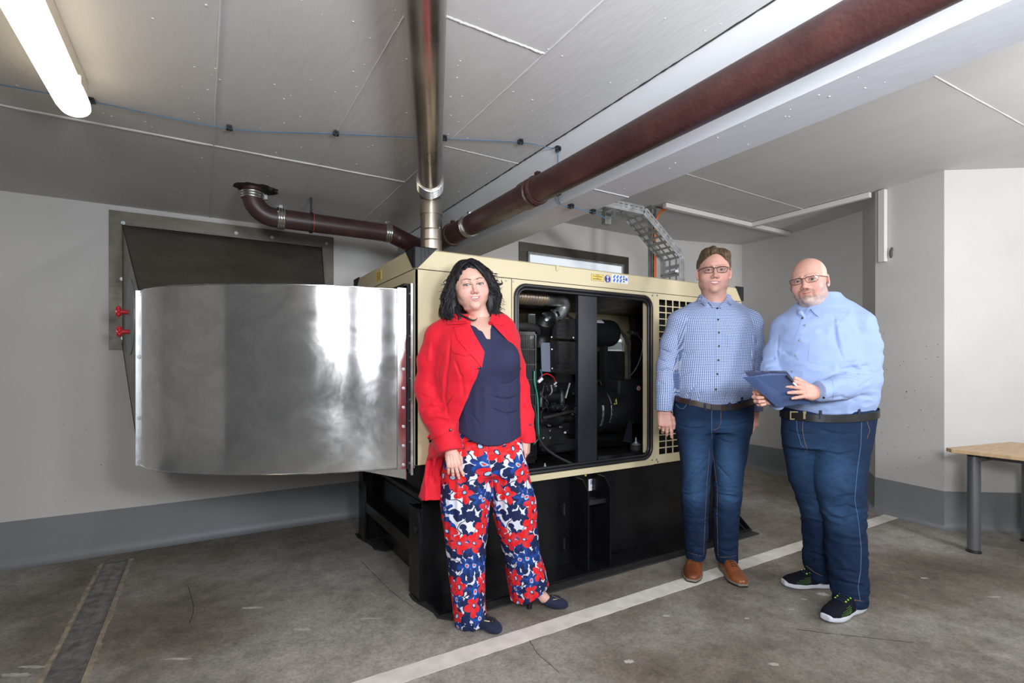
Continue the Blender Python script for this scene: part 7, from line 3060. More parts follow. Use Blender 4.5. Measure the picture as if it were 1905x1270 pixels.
W_.button(vk, 986, 790, 'btn_d', 0.005, 0.004, coat)
# hair
vh = Vol((-0.16, -0.13, -0.24), (0.16, 0.16, 0.16), 0.0025)
vh.ell((0, 0.026, 0.040), (0.089, 0.102, 0.090), 0.0)
vh.chain([(-0.075, 0.03, 0.02), (-0.098, 0.03, -0.05), (-0.112, 0.025, -0.11), (-0.098, 0.02, -0.155)], [0.035, 0.042, 0.036, 0.020], 0.03)
vh.chain([(0.078, 0.02, 0.04), (0.094, 0.01, -0.03), (0.092, 0.005, -0.10), (0.070, 0.0, -0.165)], [0.034, 0.036, 0.030, 0.016], 0.03)
vh.ell((0, 0.075, -0.05), (0.095, 0.045, 0.10), 0.03)
vh.ell((-0.010, -0.100, -0.006), (0.068, 0.086, 0.100), 0.010, 's')
vh.ell((0.0, -0.05, -0.12), (0.066, 0.085, 0.07), 0.012, 's')
vh.cap((-0.068, -0.03, -0.01), (-0.066, -0.03, -0.10), 0.02, 0.03, 0.01, 's')
vh.noise(0.005, (0.020, 0.020, 0.09), 3.0, True)
vh.noise(0.0015, (0.006, 0.006, 0.08), 6.0, True)
a_, b_ = vh.mesh()
hair_v, hair_f = [a_ @ np.eye(3)], [b_]
lb = LB()
rh = random.Random(21)


def lock(pts, r0, wave, n=22, ph=None):
    P_ = spline(pts, 8)
    ph = rh.uniform(0, 6.28) if ph is None else ph
    fr = rh.uniform(2.0, 3.4)
    out, rr = [], []
    for i, p in enumerate(P_):
        t = i / (len(P_) - 1)
        a = wave * min(1, t * 2.2)
        out.append(Vector((p.x + a * math.sin(ph + t * fr * 6.28), p.y + a * 0.7 * math.cos(ph + t * fr * 6.28), p.z)))
        rr.append(r0 * (0.55 + 0.6 * math.sin(math.pi * min(1, 0.15 + t * 0.7))) * (1 - 0.8 * max(0, t - 0.6) / 0.4))
    lb.tube(out, rr, 6, squash=0.7)


for i in range(170):
    a = rh.uniform(0, 1)
    z0 = rh.uniform(0.0, 0.10)
    sx = -1
    y0 = rh.uniform(-0.03, 0.09)
    x0 = sx * math.sqrt(max(0.0004, 1 - ((y0 - 0.026) / 0.104) ** 2 - ((z0 - 0.04) / 0.092) ** 2)) * 0.087
    out = rh.uniform(0.0, 0.045)
    lock([(x0 * 0.9, y0, z0), (x0 - 0.02 - out * 0.3, y0, z0 - 0.06), (-0.108 - out * 0.6, y0 - 0.005, -0.06), (-0.112 - out, y0 - 0.01 + rh.uniform(-0.02, 0.02), -0.11 - rh.uniform(0, 0.02)), (-0.10 - out * 0.8 + rh.uniform(-0.01, 0.03), y0 - 0.02, -0.15 - rh.uniform(0, 0.03))], rh.uniform(0.0014, 0.0034), rh.uniform(0.003, 0.010))
for i in range(150):
    z0 = rh.uniform(0.0, 0.10)
    y0 = rh.uniform(-0.045, 0.085)
    x0 = math.sqrt(max(0.0004, 1 - ((y0 - 0.026) / 0.104) ** 2 - ((z0 - 0.04) / 0.092) ** 2)) * 0.088
    out = rh.uniform(0.0, 0.035)
    lock([(x0 * 0.9, y0, z0), (x0 + 0.015 + out * 0.4, y0, z0 - 0.05), (0.108 + out * 0.7, y0 - 0.005, -0.05), (0.098 + out * 0.7, y0 - 0.01, -0.10), (0.062 + out + rh.uniform(-0.01, 0.02), y0 - 0.02, -0.155 - rh.uniform(0, 0.03))], rh.uniform(0.0014, 0.0034), rh.uniform(0.003, 0.010))
# fringe swept to one side from the parting
for i in range(26):
    t = i / 25
    lock([(-0.010 + 0.02 * t, -0.055 + 0.05 * t, 0.108), (0.012 + 0.02 * t, -0.078 + 0.03 * t, 0.094), (0.040 + 0.02 * t, -0.080 + 0.035 * t, 0.060 + 0.012 * t), (0.066 + 0.014 * t, -0.062 + 0.03 * t, 0.022), (0.082 + 0.012 * t, -0.040 + 0.02 * t, -0.02), (0.096 + 0.015 * t, -0.030, -0.05 - 0.02 * t)], 0.006, 0.002)
for i in range(22):
    t = i / 21
    lock([(-0.012, -0.052 + 0.05 * t, 0.109), (-0.040, -0.056 + 0.045 * t, 0.092), (-0.066, -0.040 + 0.035 * t, 0.055), (-0.082, -0.022 + 0.03 * t, 0.01), (-0.095, -0.012 + 0.02 * t, -0.05), (-0.108, -0.01, -0.09)], 0.0055, 0.003)
# curls that lie on the collar and flick out
lock([(-0.085, -0.01, -0.10), (-0.070, -0.05, -0.135), (-0.045, -0.075, -0.155), (-0.018, -0.085, -0.166), (0.0, -0.085, -0.155)], 0.006, 0.002)
lock([(-0.09, -0.01, -0.09), (-0.085, -0.05, -0.130), (-0.075, -0.065, -0.165), (-0.050, -0.075, -0.175)], 0.007, 0.003)
lock([(0.10, 0.0, 0.02), (0.125, -0.01, 0.0), (0.148, -0.01, -0.005), (0.152, -0.01, 0.018)], 0.007, 0.002)
lock([(-0.10, 0.0, -0.03), (-0.14, 0.0, -0.05), (-0.165, 0.0, -0.045)], 0.005, 0.003)
for i in range(110):
    sx = -1 if i % 2 else 1
    za = rh.uniform(-0.12, 0.09)
    lock([(sx * 0.088, rh.uniform(-0.02, 0.05), za), (sx * rh.uniform(0.105, 0.125), -0.01, za - 0.03), (sx * rh.uniform(0.120, 0.165), -0.015, za - rh.uniform(0.02, 0.09))], rh.uniform(0.0010, 0.0020), 0.006)
tv = (RW @ np.array(lb.v).T).T * 0.975 + HC
tf = lb.f
me_v = (RW @ a_.T).T * 0.975 + HC
quads = [tuple(int(x) for x in q) for q in b_] + [tuple(i + len(me_v) for i in f) for f in tf]
np_object('hair', np.concatenate([me_v, tv]), quads, 'hairb', W_.root)
make_shoe(W_, W_.G(868, 1157), W_.G(932, 1179), 'pump', 'suede', 'plastic')
make_shoe(W_, W_.G(978, 1131), W_.G(1057, 1129), 'pump', 'suede', 'plastic')

# ================================================================== man in the checked shirt
N_ = Person('man in a blue checked shirt, dark jeans and tan shoes, arms hanging', 1326, 2.97)
J = N_.J
SKN = (0.66, 0.36, 0.285)
leg_l = N_.rows([(745, 1256, 1330, 0.0, 0.125), (800, 1258, 1325, -0.005, 0.12), (850, 1267, 1323, -0.01, 0.105), (890, 1270, 1319, -0.015, 0.09), (922, 1268, 1317, -0.02, 0.085), (960, 1272, 1316, -0.005, 0.078), (1000, 1275, 1315, 0.01, 0.072), (1025, 1277, 1312, 0.02, 0.070), (1037, 1278, 1308, 0.02, 0.070)])
leg_r = N_.rows([(745, 1320, 1397, 0.0, 0.125), (800, 1324, 1393, -0.005, 0.12), (850, 1325, 1386, -0.01, 0.105), (890, 1328, 1379, -0.015, 0.09), (922, 1330, 1378, -0.02, 0.085), (960, 1327, 1373, -0.01, 0.078), (1000, 1329, 1371, -0.0, 0.072), (1025, 1331, 1370, 0.0, 0.070), (1043, 1335, 1370, 0.0, 0.070)])
hipn = N_.rows([(733, 1257, 1394, 0.0, 0.150), (760, 1255, 1397, 0.0, 0.152), (785, 1257, 1396, 0.0, 0.146), (800, 1260, 1393, 0.0, 0.135)])
vj = Vol((-0.26, -0.22, 0.0), (0.26, 0.22, 1.06), 0.0042)
vj.loft(leg_l, k=0, smooth=0.018, capk=0.004)
vj.loft(leg_r, k=0.006, smooth=0.018, capk=0.004)
vj.loft(hipn, k=0.03, smooth=0.02, capk=0.01)
vj.noise(0.0035, (0.06, 0.06, 0.022), 6.0, True, (-0.3, -0.3, 0.03), (0.3, 0.3, 0.55))
vj.noise(0.003, (0.07, 0.07, 0.05), 9.0)
creases(N_, vj, [[(1268, 917), (1285, 921), (1305, 915)], [(1278, 893), (1297, 884), (1314, 870)], [(1283, 880), (1300, 868), (1316, 852)], [(1340, 919), (1358, 922), (1376, 925)], [(1333, 862), (1348, 880), (1360, 892)], [(1262, 790), (1285, 797), (1310, 795)], [(1340, 793), (1365, 792), (1390, 785)], [(1335, 815), (1350, 822), (1368, 824)], [(1280, 1020), (1295, 1014), (1308, 1020)], [(1335, 1018), (1350, 1026), (1368, 1020)]], 0.0045, 0.008)
creases(N_, vj, [[(1270, 926), (1290, 929), (1312, 924)], [(1338, 928), (1356, 931), (1374, 932)], [(1323, 770), (1323, 800), (1324, 812)]], 0.004, 0.010, 'u')
Vv, Fc = vj.mesh()
nf = [(J(1292, 870, -0.12), (0.05, 0.07, 0.13), 0.80), (J(1354, 870, -0.12), (0.05, 0.07, 0.13), 0.80), (J(1293, 925, -0.12), (0.045, 0.06, 0.03), 0.55), (J(1354, 925, -0.12), (0.045, 0.06, 0.03), 0.6), (J(1360, 790, -0.15), (0.06, 0.06, 0.02), 0.35), (J(1285, 795, -0.15), (0.06, 0.06, 0.02), 0.3)]
jeans = np_object('jeans', Vv, Fc, 'denim', N_.root, col=denim_col(Vv, (0.0075, 0.022, 0.062), nf))
N_.seam('fly_stitching', vj, [(1341, 756), (1341, 785), (1338, 795), (1327, 800)], 'thread', 0.0009, 0.0006, jeans)
N_.seam('fly_seam', vj, [(1324, 755), (1324, 800), (1324, 815)], 'thread_l', 0.0012, 0.0006, jeans)
N_.seam('inseam', vj, [(1320, 840), (1315, 900), (1312, 960), (1309, 1032)], 'thread', 0.0008, 0.0004, jeans)
N_.seam('inseam', vj, [(1326, 840), (1331, 880), (1335, 910), (1334, 960), (1336, 1036)], 'thread', 0.0008, 0.0004, jeans)
N_.seam('pocket_stitching', vj, [(1258, 752), (1264, 759), (1272, 760), (1279, 750)], 'thread_l', 0.0014, 0.0008, jeans)
N_.seam('pocket_stitching', vj, [(1370, 748), (1378, 756), (1388, 756), (1395, 749)], 'thread_l', 0.0014, 0.0008, jeans)
N_.seam('hem_stitching', vj, [(1279, 1027), (1292, 1031), (1306, 1034)], 'thread', 0.0008, 0.0004, jeans)
N_.seam('hem_stitching', vj, [(1336, 1036), (1352, 1036), (1369, 1033)], 'thread', 0.0008, 0.0004, jeans)
# shirt
sr = N_.rows([(548, 1301, 1357, 0.03, 0.06), (560, 1297, 1362, 0.03, 0.075), (568, 1284, 1373, 0.025, 0.095), (577, 1266, 1388, 0.015, 0.115), (592, 1256, 1400, 0.005, 0.130), (620, 1256, 1404, -0.01, 0.140), (650, 1257, 1403, -0.015, 0.145), (680, 1255, 1401, -0.02, 0.155), (705, 1252, 1399, -0.025, 0.163), (724, 1251, 1397, -0.02, 0.166), (735, 1256, 1394, -0.012, 0.158), (744, 1259, 1391, -0.006, 0.152), (754, 1264, 1386, -0.0, 0.140)])
vs = Vol((-0.40, -0.25, 0.90), (0.40, 0.24, 1.66), 0.0033)
vs.loft(sr, k=0, smooth=0.012, capk=0.01)
SLn, ELn, WLn = J(1266, 600, 0.01), J(1240, 680, 0.03), J(1236, 752, -0.01)
vs.chain([J(1290, 580, 0.02), SLn, J(1250, 640, 0.025), ELn, J(1237, 718, 0.01), WLn], [0.055, 0.070, 0.064, 0.056, 0.052, 0.050], 0.025)
SRn, ERn, WRn = J(1394, 600, 0.01), J(1407, 680, 0.04), J(1405, 752, 0.0)
vs.chain([J(1368, 580, 0.02), SRn, J(1402, 640, 0.03), ERn, J(1406, 718, 0.02), WRn], [0.055, 0.068, 0.058, 0.050, 0.046, 0.044], 0.025)
for c_, r_ in ((J(1235, 752, -0.012), 0.049), (J(1405, 754, 0.0), 0.044)):
    vs.cap(c_ + V3(0, 0, 0.03), c_ - V3(0, 0, 0.06), r_, r_ * 0.98, 0.004)
vs.box(J(1235, 800, -0.01), (0.09, 0.10, J(0, 763, -0.01)[2] - J(0, 800, -0.01)[2]), 0.001, 0, 's')
vs.box(J(1410, 800, 0.0), (0.055, 0.10, J(0, 764, 0.0)[2] - J(0, 800, 0.0)[2]), 0.001, 0, 's')
vs.chain([J(1331, 577, -0.088), J(1314, 567, -0.075), J(1302, 557, -0.01), J(1308, 548, 0.06), J(1328, 545, 0.09), J(1349, 548, 0.06), J(1357, 556, -0.01), J(1349, 567, -0.07), J(1336, 577, -0.088)], [0.008, 0.009, 0.0095, 0.0095, 0.0095, 0.0095, 0.0095, 0.009, 0.008], 0.010)
creases(N_, vs, [[(1260, 622), (1261, 660), (1259, 700)], [(1400, 625), (1398, 660), (1396, 700)], [(1258, 650), (1275, 658), (1290, 652)], [(1280, 735), (1290, 722), (1297, 713)], [(1300, 742), (1303, 730)], [(1320, 745), (1322, 733)], [(1350, 744), (1352, 733)], [(1262, 700), (1285, 690)], [(1393, 690), (1375, 700)], [(1226, 668), (1240, 673), (1256, 667)], [(1224, 690), (1240, 686), (1254, 694)], [(1230, 650), (1246, 655)], [(1400, 672), (1418, 668)], [(1401, 695), (1418, 690)], [(1226, 712), (1240, 716)]], 0.005, 0.009)
vs.noise(0.0045, (0.09, 0.09, 0.06), 3.0, False, (-0.5, -0.3, 0.8), (0.5, 0.3, 1.50))
vs.noise(0.003, (0.03, 0.05, 0.08), 5.0, True, (-0.3, -0.3, 0.9), (0.3, 0.3, 1.1))
Vv, Fc = vs.mesh()
ax_n = [(J(1328, 560, 0.0), J(1324, 745, 0.0), 0.17), (SLn, ELn, 0.062), (ELn, WLn + V3(0, 0, -0.1), 0.05), (SRn, ERn, 0.058), (ERn, WRn + V3(0, 0, -0.1), 0.046)]
pat = limb_pat(Vv, ax_n)
shirt = np_object('shirt', Vv, Fc, 'check', N_.root, pat=pat)


def pat_obj(o, axes):
    me = o.data
    v = np.zeros(len(me.vertices) * 3)
    me.vertices.foreach_get('co', v)
    p = limb_pat(v.reshape(-1, 3), axes)
    a = me.attributes.new('pat', 'FLOAT_VECTOR', 'POINT')
    a.data.foreach_set('vector', p.astype(np.float32).ravel())
    return o


for poly in ([(1306, 551), (1313, 556), (1331, 572), (1326, 574), (1317, 563), (1310, 570), (1304, 562)], [(1352, 551), (1356, 557), (1359, 569), (1353, 562), (1341, 575), (1337, 573), (1347, 561)]):
    pat_obj(N_.patch('collar', vs, poly, 'check', 0.006, 0.004, shirt, 2.0), ax_n)
pat_obj(N_.patch('placket', vs, [(1329, 574), (1337, 573), (1339, 620), (1340, 680), (1337, 742), (1328, 742), (1331, 680), (1331, 620)], 'check', 0.0006, 0.002, shirt, 3.0), ax_n)
pat_obj(N_.patch('chest_pocket', vs, [(1352, 624), (1376, 622), (1378, 645), (1365, 652), (1353, 646)], 'check', 0.0006, 0.0018, shirt, 3.0), ax_n)
for x, y in ((1334, 574), (1335.5, 595), (1337, 619), (1337, 644), (1336, 669.5), (1334, 696), (1331.5, 724)):
    N_.button(vs, x, y, 'btn_d', 0.0058, 0.0035, shirt)
zt = J(1326, 745, 0)[2]
N_.ring('belt', vj, (0.0, 0.0), lambda a: J(0, 739, 0)[2] - 0.048 * max(0, -math.sin(a)) ** 1.5, 0.030, 'belt_b', 0.004, 0.004, N_.root)
lb = LB()
p, n, _ = N_.hit(vj, 1331, 757, 0.010)
lb.box(p - V3(0.026, 0.004, 0.015), p + V3(0.026, 0.003, 0.015))
lb.out('belt_buckle', 'buckle_s', N_.root, False)
for x, y0 in ((1284, 747), (1311, 755), (1356, 753), (1378, 744)):
    p, n, _ = N_.hit(vj, x, y0, 0.009)
    lb = LB()
    lb.box(p - V3(0.006, 0.003, 0.025), p + V3(0.006, 0.002, 0.014))
    np_o = lb.out('belt_loop', 'lace_navy', jeans, False)
# body
vb = Vol((-0.34, -0.2, 0.0), (0.34, 0.2, 1.66), 0.007)
vb.loft([(z, a, b, max(0.02, c - 0.018), max(0.02, d - 0.018)) for z, a, b, c, d in sr], k=0, capk=0.03)
vb.loft([(z, a, b, c - 0.02, d - 0.02) for z, a, b, c, d in leg_l if z > 0.05], k=0.01)
vb.loft([(z, a, b, c - 0.02, d - 0.02) for z, a, b, c, d in leg_r if z > 0.05], k=0.01)
vb.chain([J(1290, 580, 0.02), SLn, ELn, WLn], [0.045, 0.052, 0.042, 0.032], 0.02)
vb.chain([J(1368, 580, 0.02), SRn, ERn, WRn], [0.045, 0.052, 0.040, 0.032], 0.02)
for g0, g1 in (((1295, 1048), (1287, 1079)), ((1346, 1058), (1378, 1085))):
    a0, a1 = N_.G(*g0), N_.G(*g1)
    vb.chain([a0 + V3(0, 0, 0.12), a0 + V3(0, 0, 0.06), a0 * 0.3 + a1 * 0.7 + V3(0, 0, 0.035)], [0.035, 0.034, 0.028], 0.015)
a_, b_ = vb.mesh()
body = [(a_, b_, np.repeat(np.array([SKN]), len(a_), 0))]


def paint_n(V, c, lip):
    # shaved shadow on the jaw
    w = smoothstep(-0.036, -0.062, V[:, 2]) * (1 - smoothstep(-0.02, 0.02, V[:, 1])) * (1 - lip)
    return mixc(c, np.array((0.50, 0.30, 0.25)), 0.35 * w)


no = dict(skin=SKN, face_w=1.14, jaw_w=1.24, chin2=1.1, smile=0.0035, mouth_open=0.0040, mouth_w=0.030, eye_open=0.0033, blush=0.7, nose_w=1.15,
          brow=(0.16, 0.10, 0.07), brow_t=0.0028, brow_w=0.45, lip=(0.52, 0.20, 0.19), lash_w=0.55, iris=(0.03, 0.035, 0.04), look=(-4, -2), paint=paint_n)
HN = J(1328, 506, -0.02)
head, RN, to = make_head(N_, HN, 17, 2, 1, 1.085, no, J(1329, 570, 0.02), 0.067)
body.append(head)
glasses(N_, to, 0.050, 0.030, -0.100, -0.001, 'specs', r=0.0014, ex=0.0325)
body.append(make_hand(N_, J(1235.5, 762, -0.012), (0.03, -0.12, -1.0), (-0.15, -1.0, 0.0), -1, [(10, 14, 8), (24, 24, 14), (32, 28, 16), (38, 30, 16)], (4, 0, -2, -6), [(0.046, 0.050, -0.012), (0.052, 0.082, -0.018), (0.050, 0.108, -0.024)], 1.0, SKN, 0.05))
body.append(make_hand(N_, J(1405, 763, 0.0), (-0.06, -0.08, -1.0), (0.72, -0.70, 0.0), 1, [(16, 24, 14), (24, 28, 16), (30, 30, 16), (36, 30, 16)], (2, 0, -2, -4), [(0.044, 0.045, -0.014), (0.050, 0.072, -0.024), (0.044, 0.096, -0.032)], 0.98, SKN, 0.05))
A_, B_, C_ = join_np(body)
np_object('body', A_, B_, 'skin', N_.root, col=C_)
# hair
vh = Vol((-0.12, -0.12, -0.10), (0.12, 0.15, 0.16), 0.0022)
vh.ell((0, 0.028, 0.040), (0.086, 0.096, 0.085), 0.0)
vh.ell((-0.022, -0.010, 0.098), (0.046, 0.060, 0.030), 0.025)
vh.ell((0.042, -0.008, 0.086), (0.038, 0.052, 0.032), 0.025)
vh.ell((0.006, -0.104, 0.018), (0.066, 0.082, 0.088), 0.008, 's')
vh.ell((0, -0.06, -0.10), (0.12, 0.09, 0.100), 0.01, 's')
vh.prism([(-0.035, -0.2), (-0.035, -0.012), (0.05, -0.012), (0.07, -0.06), (0.2, -0.06), (0.2, -0.2)], (1, 2), (-0.2, 0.2), 0.004, 's')
for s in (-1, 1):
    vh.ell((s * 0.082, 0.010, -0.015), (0.016, 0.024, 0.034), 0.006, 's')
vh.chain([(-0.008, -0.040, 0.118), (-0.012, -0.064, 0.100), (-0.018, -0.075, 0.088)], [0.014, 0.008, 0.003], 0.010)
vh.noise(0.0022, (0.010, 0.07, 0.05), 2.0, True)
vh.noise(0.0008, (0.004, 0.04, 0.03), 4.0, True)
a_, b_ = vh.mesh()
np_object('hair', (RN @ a_.T).T * 1.085 + HN, b_, 'hairbr', N_.root)
make_shoe(N_, N_.G(1297, 1047), N_.G(1286, 1083.5), 'derby', 'leather', 'plastic', top=0.11, hw=0.052)
make_shoe(N_, N_.G(1345, 1056), N_.G(1383, 1092.5), 'derby', 'leather', 'plastic', top=0.11, hw=0.050)

# ================================================================== bald bearded man with the tablet
B2 = Person('bald bearded man in a plain light blue shirt holding a tablet', 1545, 2.62)
J = B2.J
SKB = (0.68, 0.37, 0.29)
lg_f = B2.rows([(765, 1462, 1560, 0.04, 0.13), (827, 1460, 1545, 0.05, 0.125), (891, 1472, 1548, 0.06, 0.11), (950, 1494, 1548, 0.07, 0.095), (995, 1499, 1548, 0.09, 0.085), (1040, 1498, 1545, 0.11, 0.082), (1062, 1502, 1544, 0.125, 0.080), (1076, 1508, 1542, 0.13, 0.075)])
lg_n = B2.rows([(765, 1520, 1621, -0.03, 0.13), (827, 1512, 1612, -0.05, 0.13), (882, 1515, 1605, -0.06, 0.12), (940, 1530, 1606, -0.08, 0.10), (982, 1541, 1606, -0.09, 0.092), (1053, 1543, 1607, -0.10, 0.086), (1085, 1549, 1610, -0.11, 0.088), (1120, 1554, 1607, -0.12, 0.080)])
hpb = B2.rows([(757, 1464, 1621, 0.0, 0.165), (780, 1461, 1621, 0.0, 0.170), (805, 1461, 1617, 0.0, 0.165), (830, 1466, 1612, 0.0, 0.14)])
vj = Vol((-0.28, -0.24, 0.0), (0.26, 0.26, 1.02), 0.0042)
vj.loft(lg_f, k=0, smooth=0.018, capk=0.004)
vj.loft(lg_n, k=0.006, smooth=0.018, capk=0.004)
vj.loft(hpb, k=0.03, smooth=0.02, capk=0.01)
vj.noise(0.0045, (0.07, 0.07, 0.030), 4.0, True, (-0.3, -0.3, 0.03), (0.3, 0.3, 0.62))
vj.noise(0.0035, (0.08, 0.08, 0.06), 9.0)
creases(B2, vj, [[(1500, 850), (1510, 846), (1522, 850)], [(1540, 935), (1560, 925), (1585, 920)], [(1545, 960), (1565, 965), (1590, 958)], [(1548, 945), (1575, 940), (1600, 948)], [(1560, 1080), (1585, 1085), (1606, 1090)], [(1556, 1060), (1580, 1062), (1600, 1070)], [(1502, 1048), (1520, 1044), (1540, 1052)], [(1465, 800), (1490, 808), (1512, 806)], [(1530, 800), (1560, 808), (1590, 806)], [(1535, 840), (1560, 846), (1588, 840)], [(1500, 1030), (1515, 1028), (1535, 1036)]], 0.0055, 0.009)
Vv, Fc = vj.mesh()
nf = [(J(1490, 880, -0.08), (0.05, 0.09, 0.14), 0.55), (J(1550, 880, -0.18), (0.07, 0.09, 0.10), 0.7), (J(1560, 965, -0.18), (0.06, 0.08, 0.05), 0.55), (J(1515, 945, -0.02), (0.04, 0.08, 0.05), 0.4)]
jeans = np_object('jeans', Vv, Fc, 'denim', B2.root, col=denim_col(Vv, (0.0075, 0.022, 0.062), nf))
B2.seam('outseam', vj, [(1603, 785), (1601, 830), (1594, 880), (1590, 930), (1597, 970), (1602, 1020), (1601, 1060), (1596, 1092), (1600, 1116)], 'thread_l', 0.0012, 0.0006, jeans)
B2.seam('pocket_stitching', vj, [(1542, 771), (1552, 779), (1572, 782), (1602, 782)], 'thread', 0.0011, 0.0006, jeans)
B2.seam('fly_stitching', vj, [(1494, 781), (1493, 800), (1497, 822), (1503, 838)], 'thread', 0.0010, 0.0006, jeans)
B2.seam('fly_seam', vj, [(1482, 782), (1483, 800), (1490, 825), (1500, 840)], 'thread_l', 0.0010, 0.0006, jeans)
B2.seam('hem_stitching', vj, [(1500, 1052), (1515, 1064), (1530, 1071)], 'thread', 0.0010, 0.0006, jeans)
B2.seam('hem_stitching', vj, [(1556, 1108), (1580, 1114), (1605, 1118)], 'thread', 0.0010, 0.0006, jeans)
B2.seam('back_pocket', vj, [(1612, 780), (1618, 800), (1613, 815)], 'thread', 0.0010, 0.0006, jeans)
AB = math.radians(-24)
sb = B2.rows([(545, 1512, 1558, 0.03, 0.065), (558, 1495, 1570, 0.03, 0.085), (568, 1482, 1588, 0.025, 0.105), (582, 1466, 1606, 0.02, 0.125), (600, 1454, 1618, 0.01, 0.138), (630, 1448, 1622, 0.0, 0.148), (665, 1447, 1622, -0.01, 0.160), (700, 1448, 1624, -0.02, 0.175), (730, 1452, 1624, -0.02, 0.182), (748, 1460, 1623, -0.01, 0.178), (764, 1466, 1620, 0.0, 0.165)], 0.0)
vs = Vol((-0.42, -0.42, 0.92), (0.34, 0.26, 1.66), 0.004)
vs.loft(sb, k=0, smooth=0.012, capk=0.01)
SR_, ER_, WR_ = J(1598, 606, -0.06), J(1607, 706, -0.09), J(1528, 728, -0.275)
vs.chain([J(1575, 582, -0.01), SR_, J(1606, 655, -0.075), ER_], [0.056, 0.074, 0.076, 0.070], 0.025)
vs.chain([ER_, J(1572, 718, -0.19), WR_], [0.068, 0.058, 0.047], 0.015)
SF_, EF_, WF_ = J(1462, 612, 0.05), J(1436, 690, 0.03), J(1446, 745, -0.20)
vs.chain([J(1492, 580, 0.04), SF_, J(1447, 655, 0.04), EF_], [0.050, 0.068, 0.062, 0.054], 0.022)
vs.chain([EF_, J(1440, 720, -0.08), WF_], [0.054, 0.048, 0.042], 0.015)
yc_ = V3(*(J(1485, 728, -0.31) - WR_))
yc_ /= np.linalg.norm(yc_)
Rc = np.array(Vector(yc_).to_track_quat('Z', 'Y').to_matrix())
vs.cap(WR_, WR_ + yc_ * 0.05, 0.046, 0.046, 0.004)
vs.box(WR_ + yc_ * 0.122, (0.10, 0.10, 0.10), 0.001, 0, 's', Rc)
vs.chain([J(1495, 589, -0.075), J(1489, 582, -0.06), J(1486, 575, -0.01), J(1498, 560, 0.06), J(1524, 549, 0.085), J(1546, 548, 0.05), J(1548, 557, -0.01), J(1528, 572, -0.055), J(1502, 589, -0.075)], [0.009, 0.010, 0.011, 0.012, 0.013, 0.013, 0.012, 0.011, 0.009], 0.010)
creases(B2, vs, [[(1552, 592), (1556, 620), (1560, 645), (1568, 668)], [(1560, 690), (1585, 682), (1612, 680)], [(1572, 672), (1592, 686), (1620, 690)], [(1448, 625), (1447, 660), (1450, 690)], [(1596, 720), (1612, 712), (1626, 700)], [(1550, 705), (1575, 700), (1596, 704)], [(1540, 742), (1565, 738), (1590, 745)], [(1480, 748), (1505, 744), (1530, 749)], [(1425, 675), (1440, 668), (1450, 672)], [(1424, 690), (1436, 682)], [(1460, 655), (1480, 668)], [(1575, 745), (1600, 735), (1622, 738)]], 0.0055, 0.010)
creases(B2, vs, [[(1565, 681), (1588, 676), (1614, 673)], [(1576, 694), (1600, 697), (1622, 700)], [(1556, 600), (1561, 630), (1566, 655)], [(1425, 682), (1440, 676)]], 0.006, 0.016, 'u')
vs.noise(0.006, (0.10, 0.10, 0.06), 13.0, False, (-0.5, -0.5, 0.8), (0.5, 0.3, 1.50))
vs.noise(0.0035, (0.06, 0.06, 0.035), 23.0, True, (-0.5, -0.5, 0.8), (0.5, 0.3, 1.48))
Vv, Fc = vs.mesh()
shirt = np_object('shirt', Vv, Fc, 'shirt2', B2.root)
B2.patch('collar', vs, [(1541, 545), (1549, 553), (1540, 566), (1521, 590), (1513, 583), (1507, 576), (1497, 584), (1503, 574), (1518, 562), (1532, 553)], 'shirt2', 0.006, 0.004, shirt, 2.0)
B2.patch('placket', vs, [(1491, 594), (1501, 592), (1491, 625), (1482, 660), (1476, 700), (1470, 748), (1461, 748), (1466, 700), (1473, 650), (1482, 620)], 'shirt2', 0.0006, 0.002, shirt, 3.0)
B2.patch('chest_pocket', vs, [(1506, 636), (1548, 631), (1549, 668), (1536, 676), (1524, 677), (1503, 672)], 'shirt2', 0.0004, 0.0016, shirt, 3.0)
B2.seam('yoke_seam', vs, [(1541, 573), (1560, 577), (1578, 582)], 'shirt_seam', 0.0009, 0.0005, shirt)
B2.seam('armhole_seam', vs, [(1580, 582), (1563, 598), (1556, 618), (1558, 640)], 'shirt_seam', 0.0010, 0.0005, shirt)
B2.seam('cuff_seam', vs, [(1548, 704), (1551, 722), (1549, 742)], 'shirt_seam', 0.0010, 0.0005, shirt)
for x, y in ((1497, 605.5), (1488, 633), (1480.5, 661), (1473.5, 690)):
    B2.button(vs, x, y, 'btn_g', 0.0055, 0.0035, shirt)
B2.button(vs, 1493, 592, 'btn_d', 0.005, 0.0035, shirt)
B2.button(vs, 1533, 739, 'btn_d', 0.005, 0.0025, shirt)
B2.ring('belt', vj, (0.0, 0.0), lambda a: J(0, 766, 0)[2] + 0.012 * math.cos(a) - 0.014 * max(0, -math.sin(a)), 0.036, 'belt', 0.004, 0.004, B2.root)
p, n, _ = B2.hit(vj, 1480, 773, 0.012)
lb = LB()
q = [p + V3(a, 0.002 * a, b) for a, b in ((-0.022, -0.021), (0.022, -0.021), (0.022, 0.021), (-0.022, 0.021))]
q2 = [p + V3(a, 0.002 * a, b) for a, b in ((-0.016, -0.015), (0.016, -0.015), (0.016, 0.015), (-0.016, 0.015))]
lb.ring([tuple(x) for x in q], [tuple(x) for x in q2], (0, -0.004, 0))
lb.out('belt_buckle', 'buckle', B2.root, False)
p, n, _ = B2.hit(vj, 1498, 772, 0.011)
lb = LB()
lb.box(p - V3(0.007, 0.003, 0.019), p + V3(0.007, 0.002, 0.019))
lb.out('belt_keeper', 'buckle', B2.root, False)
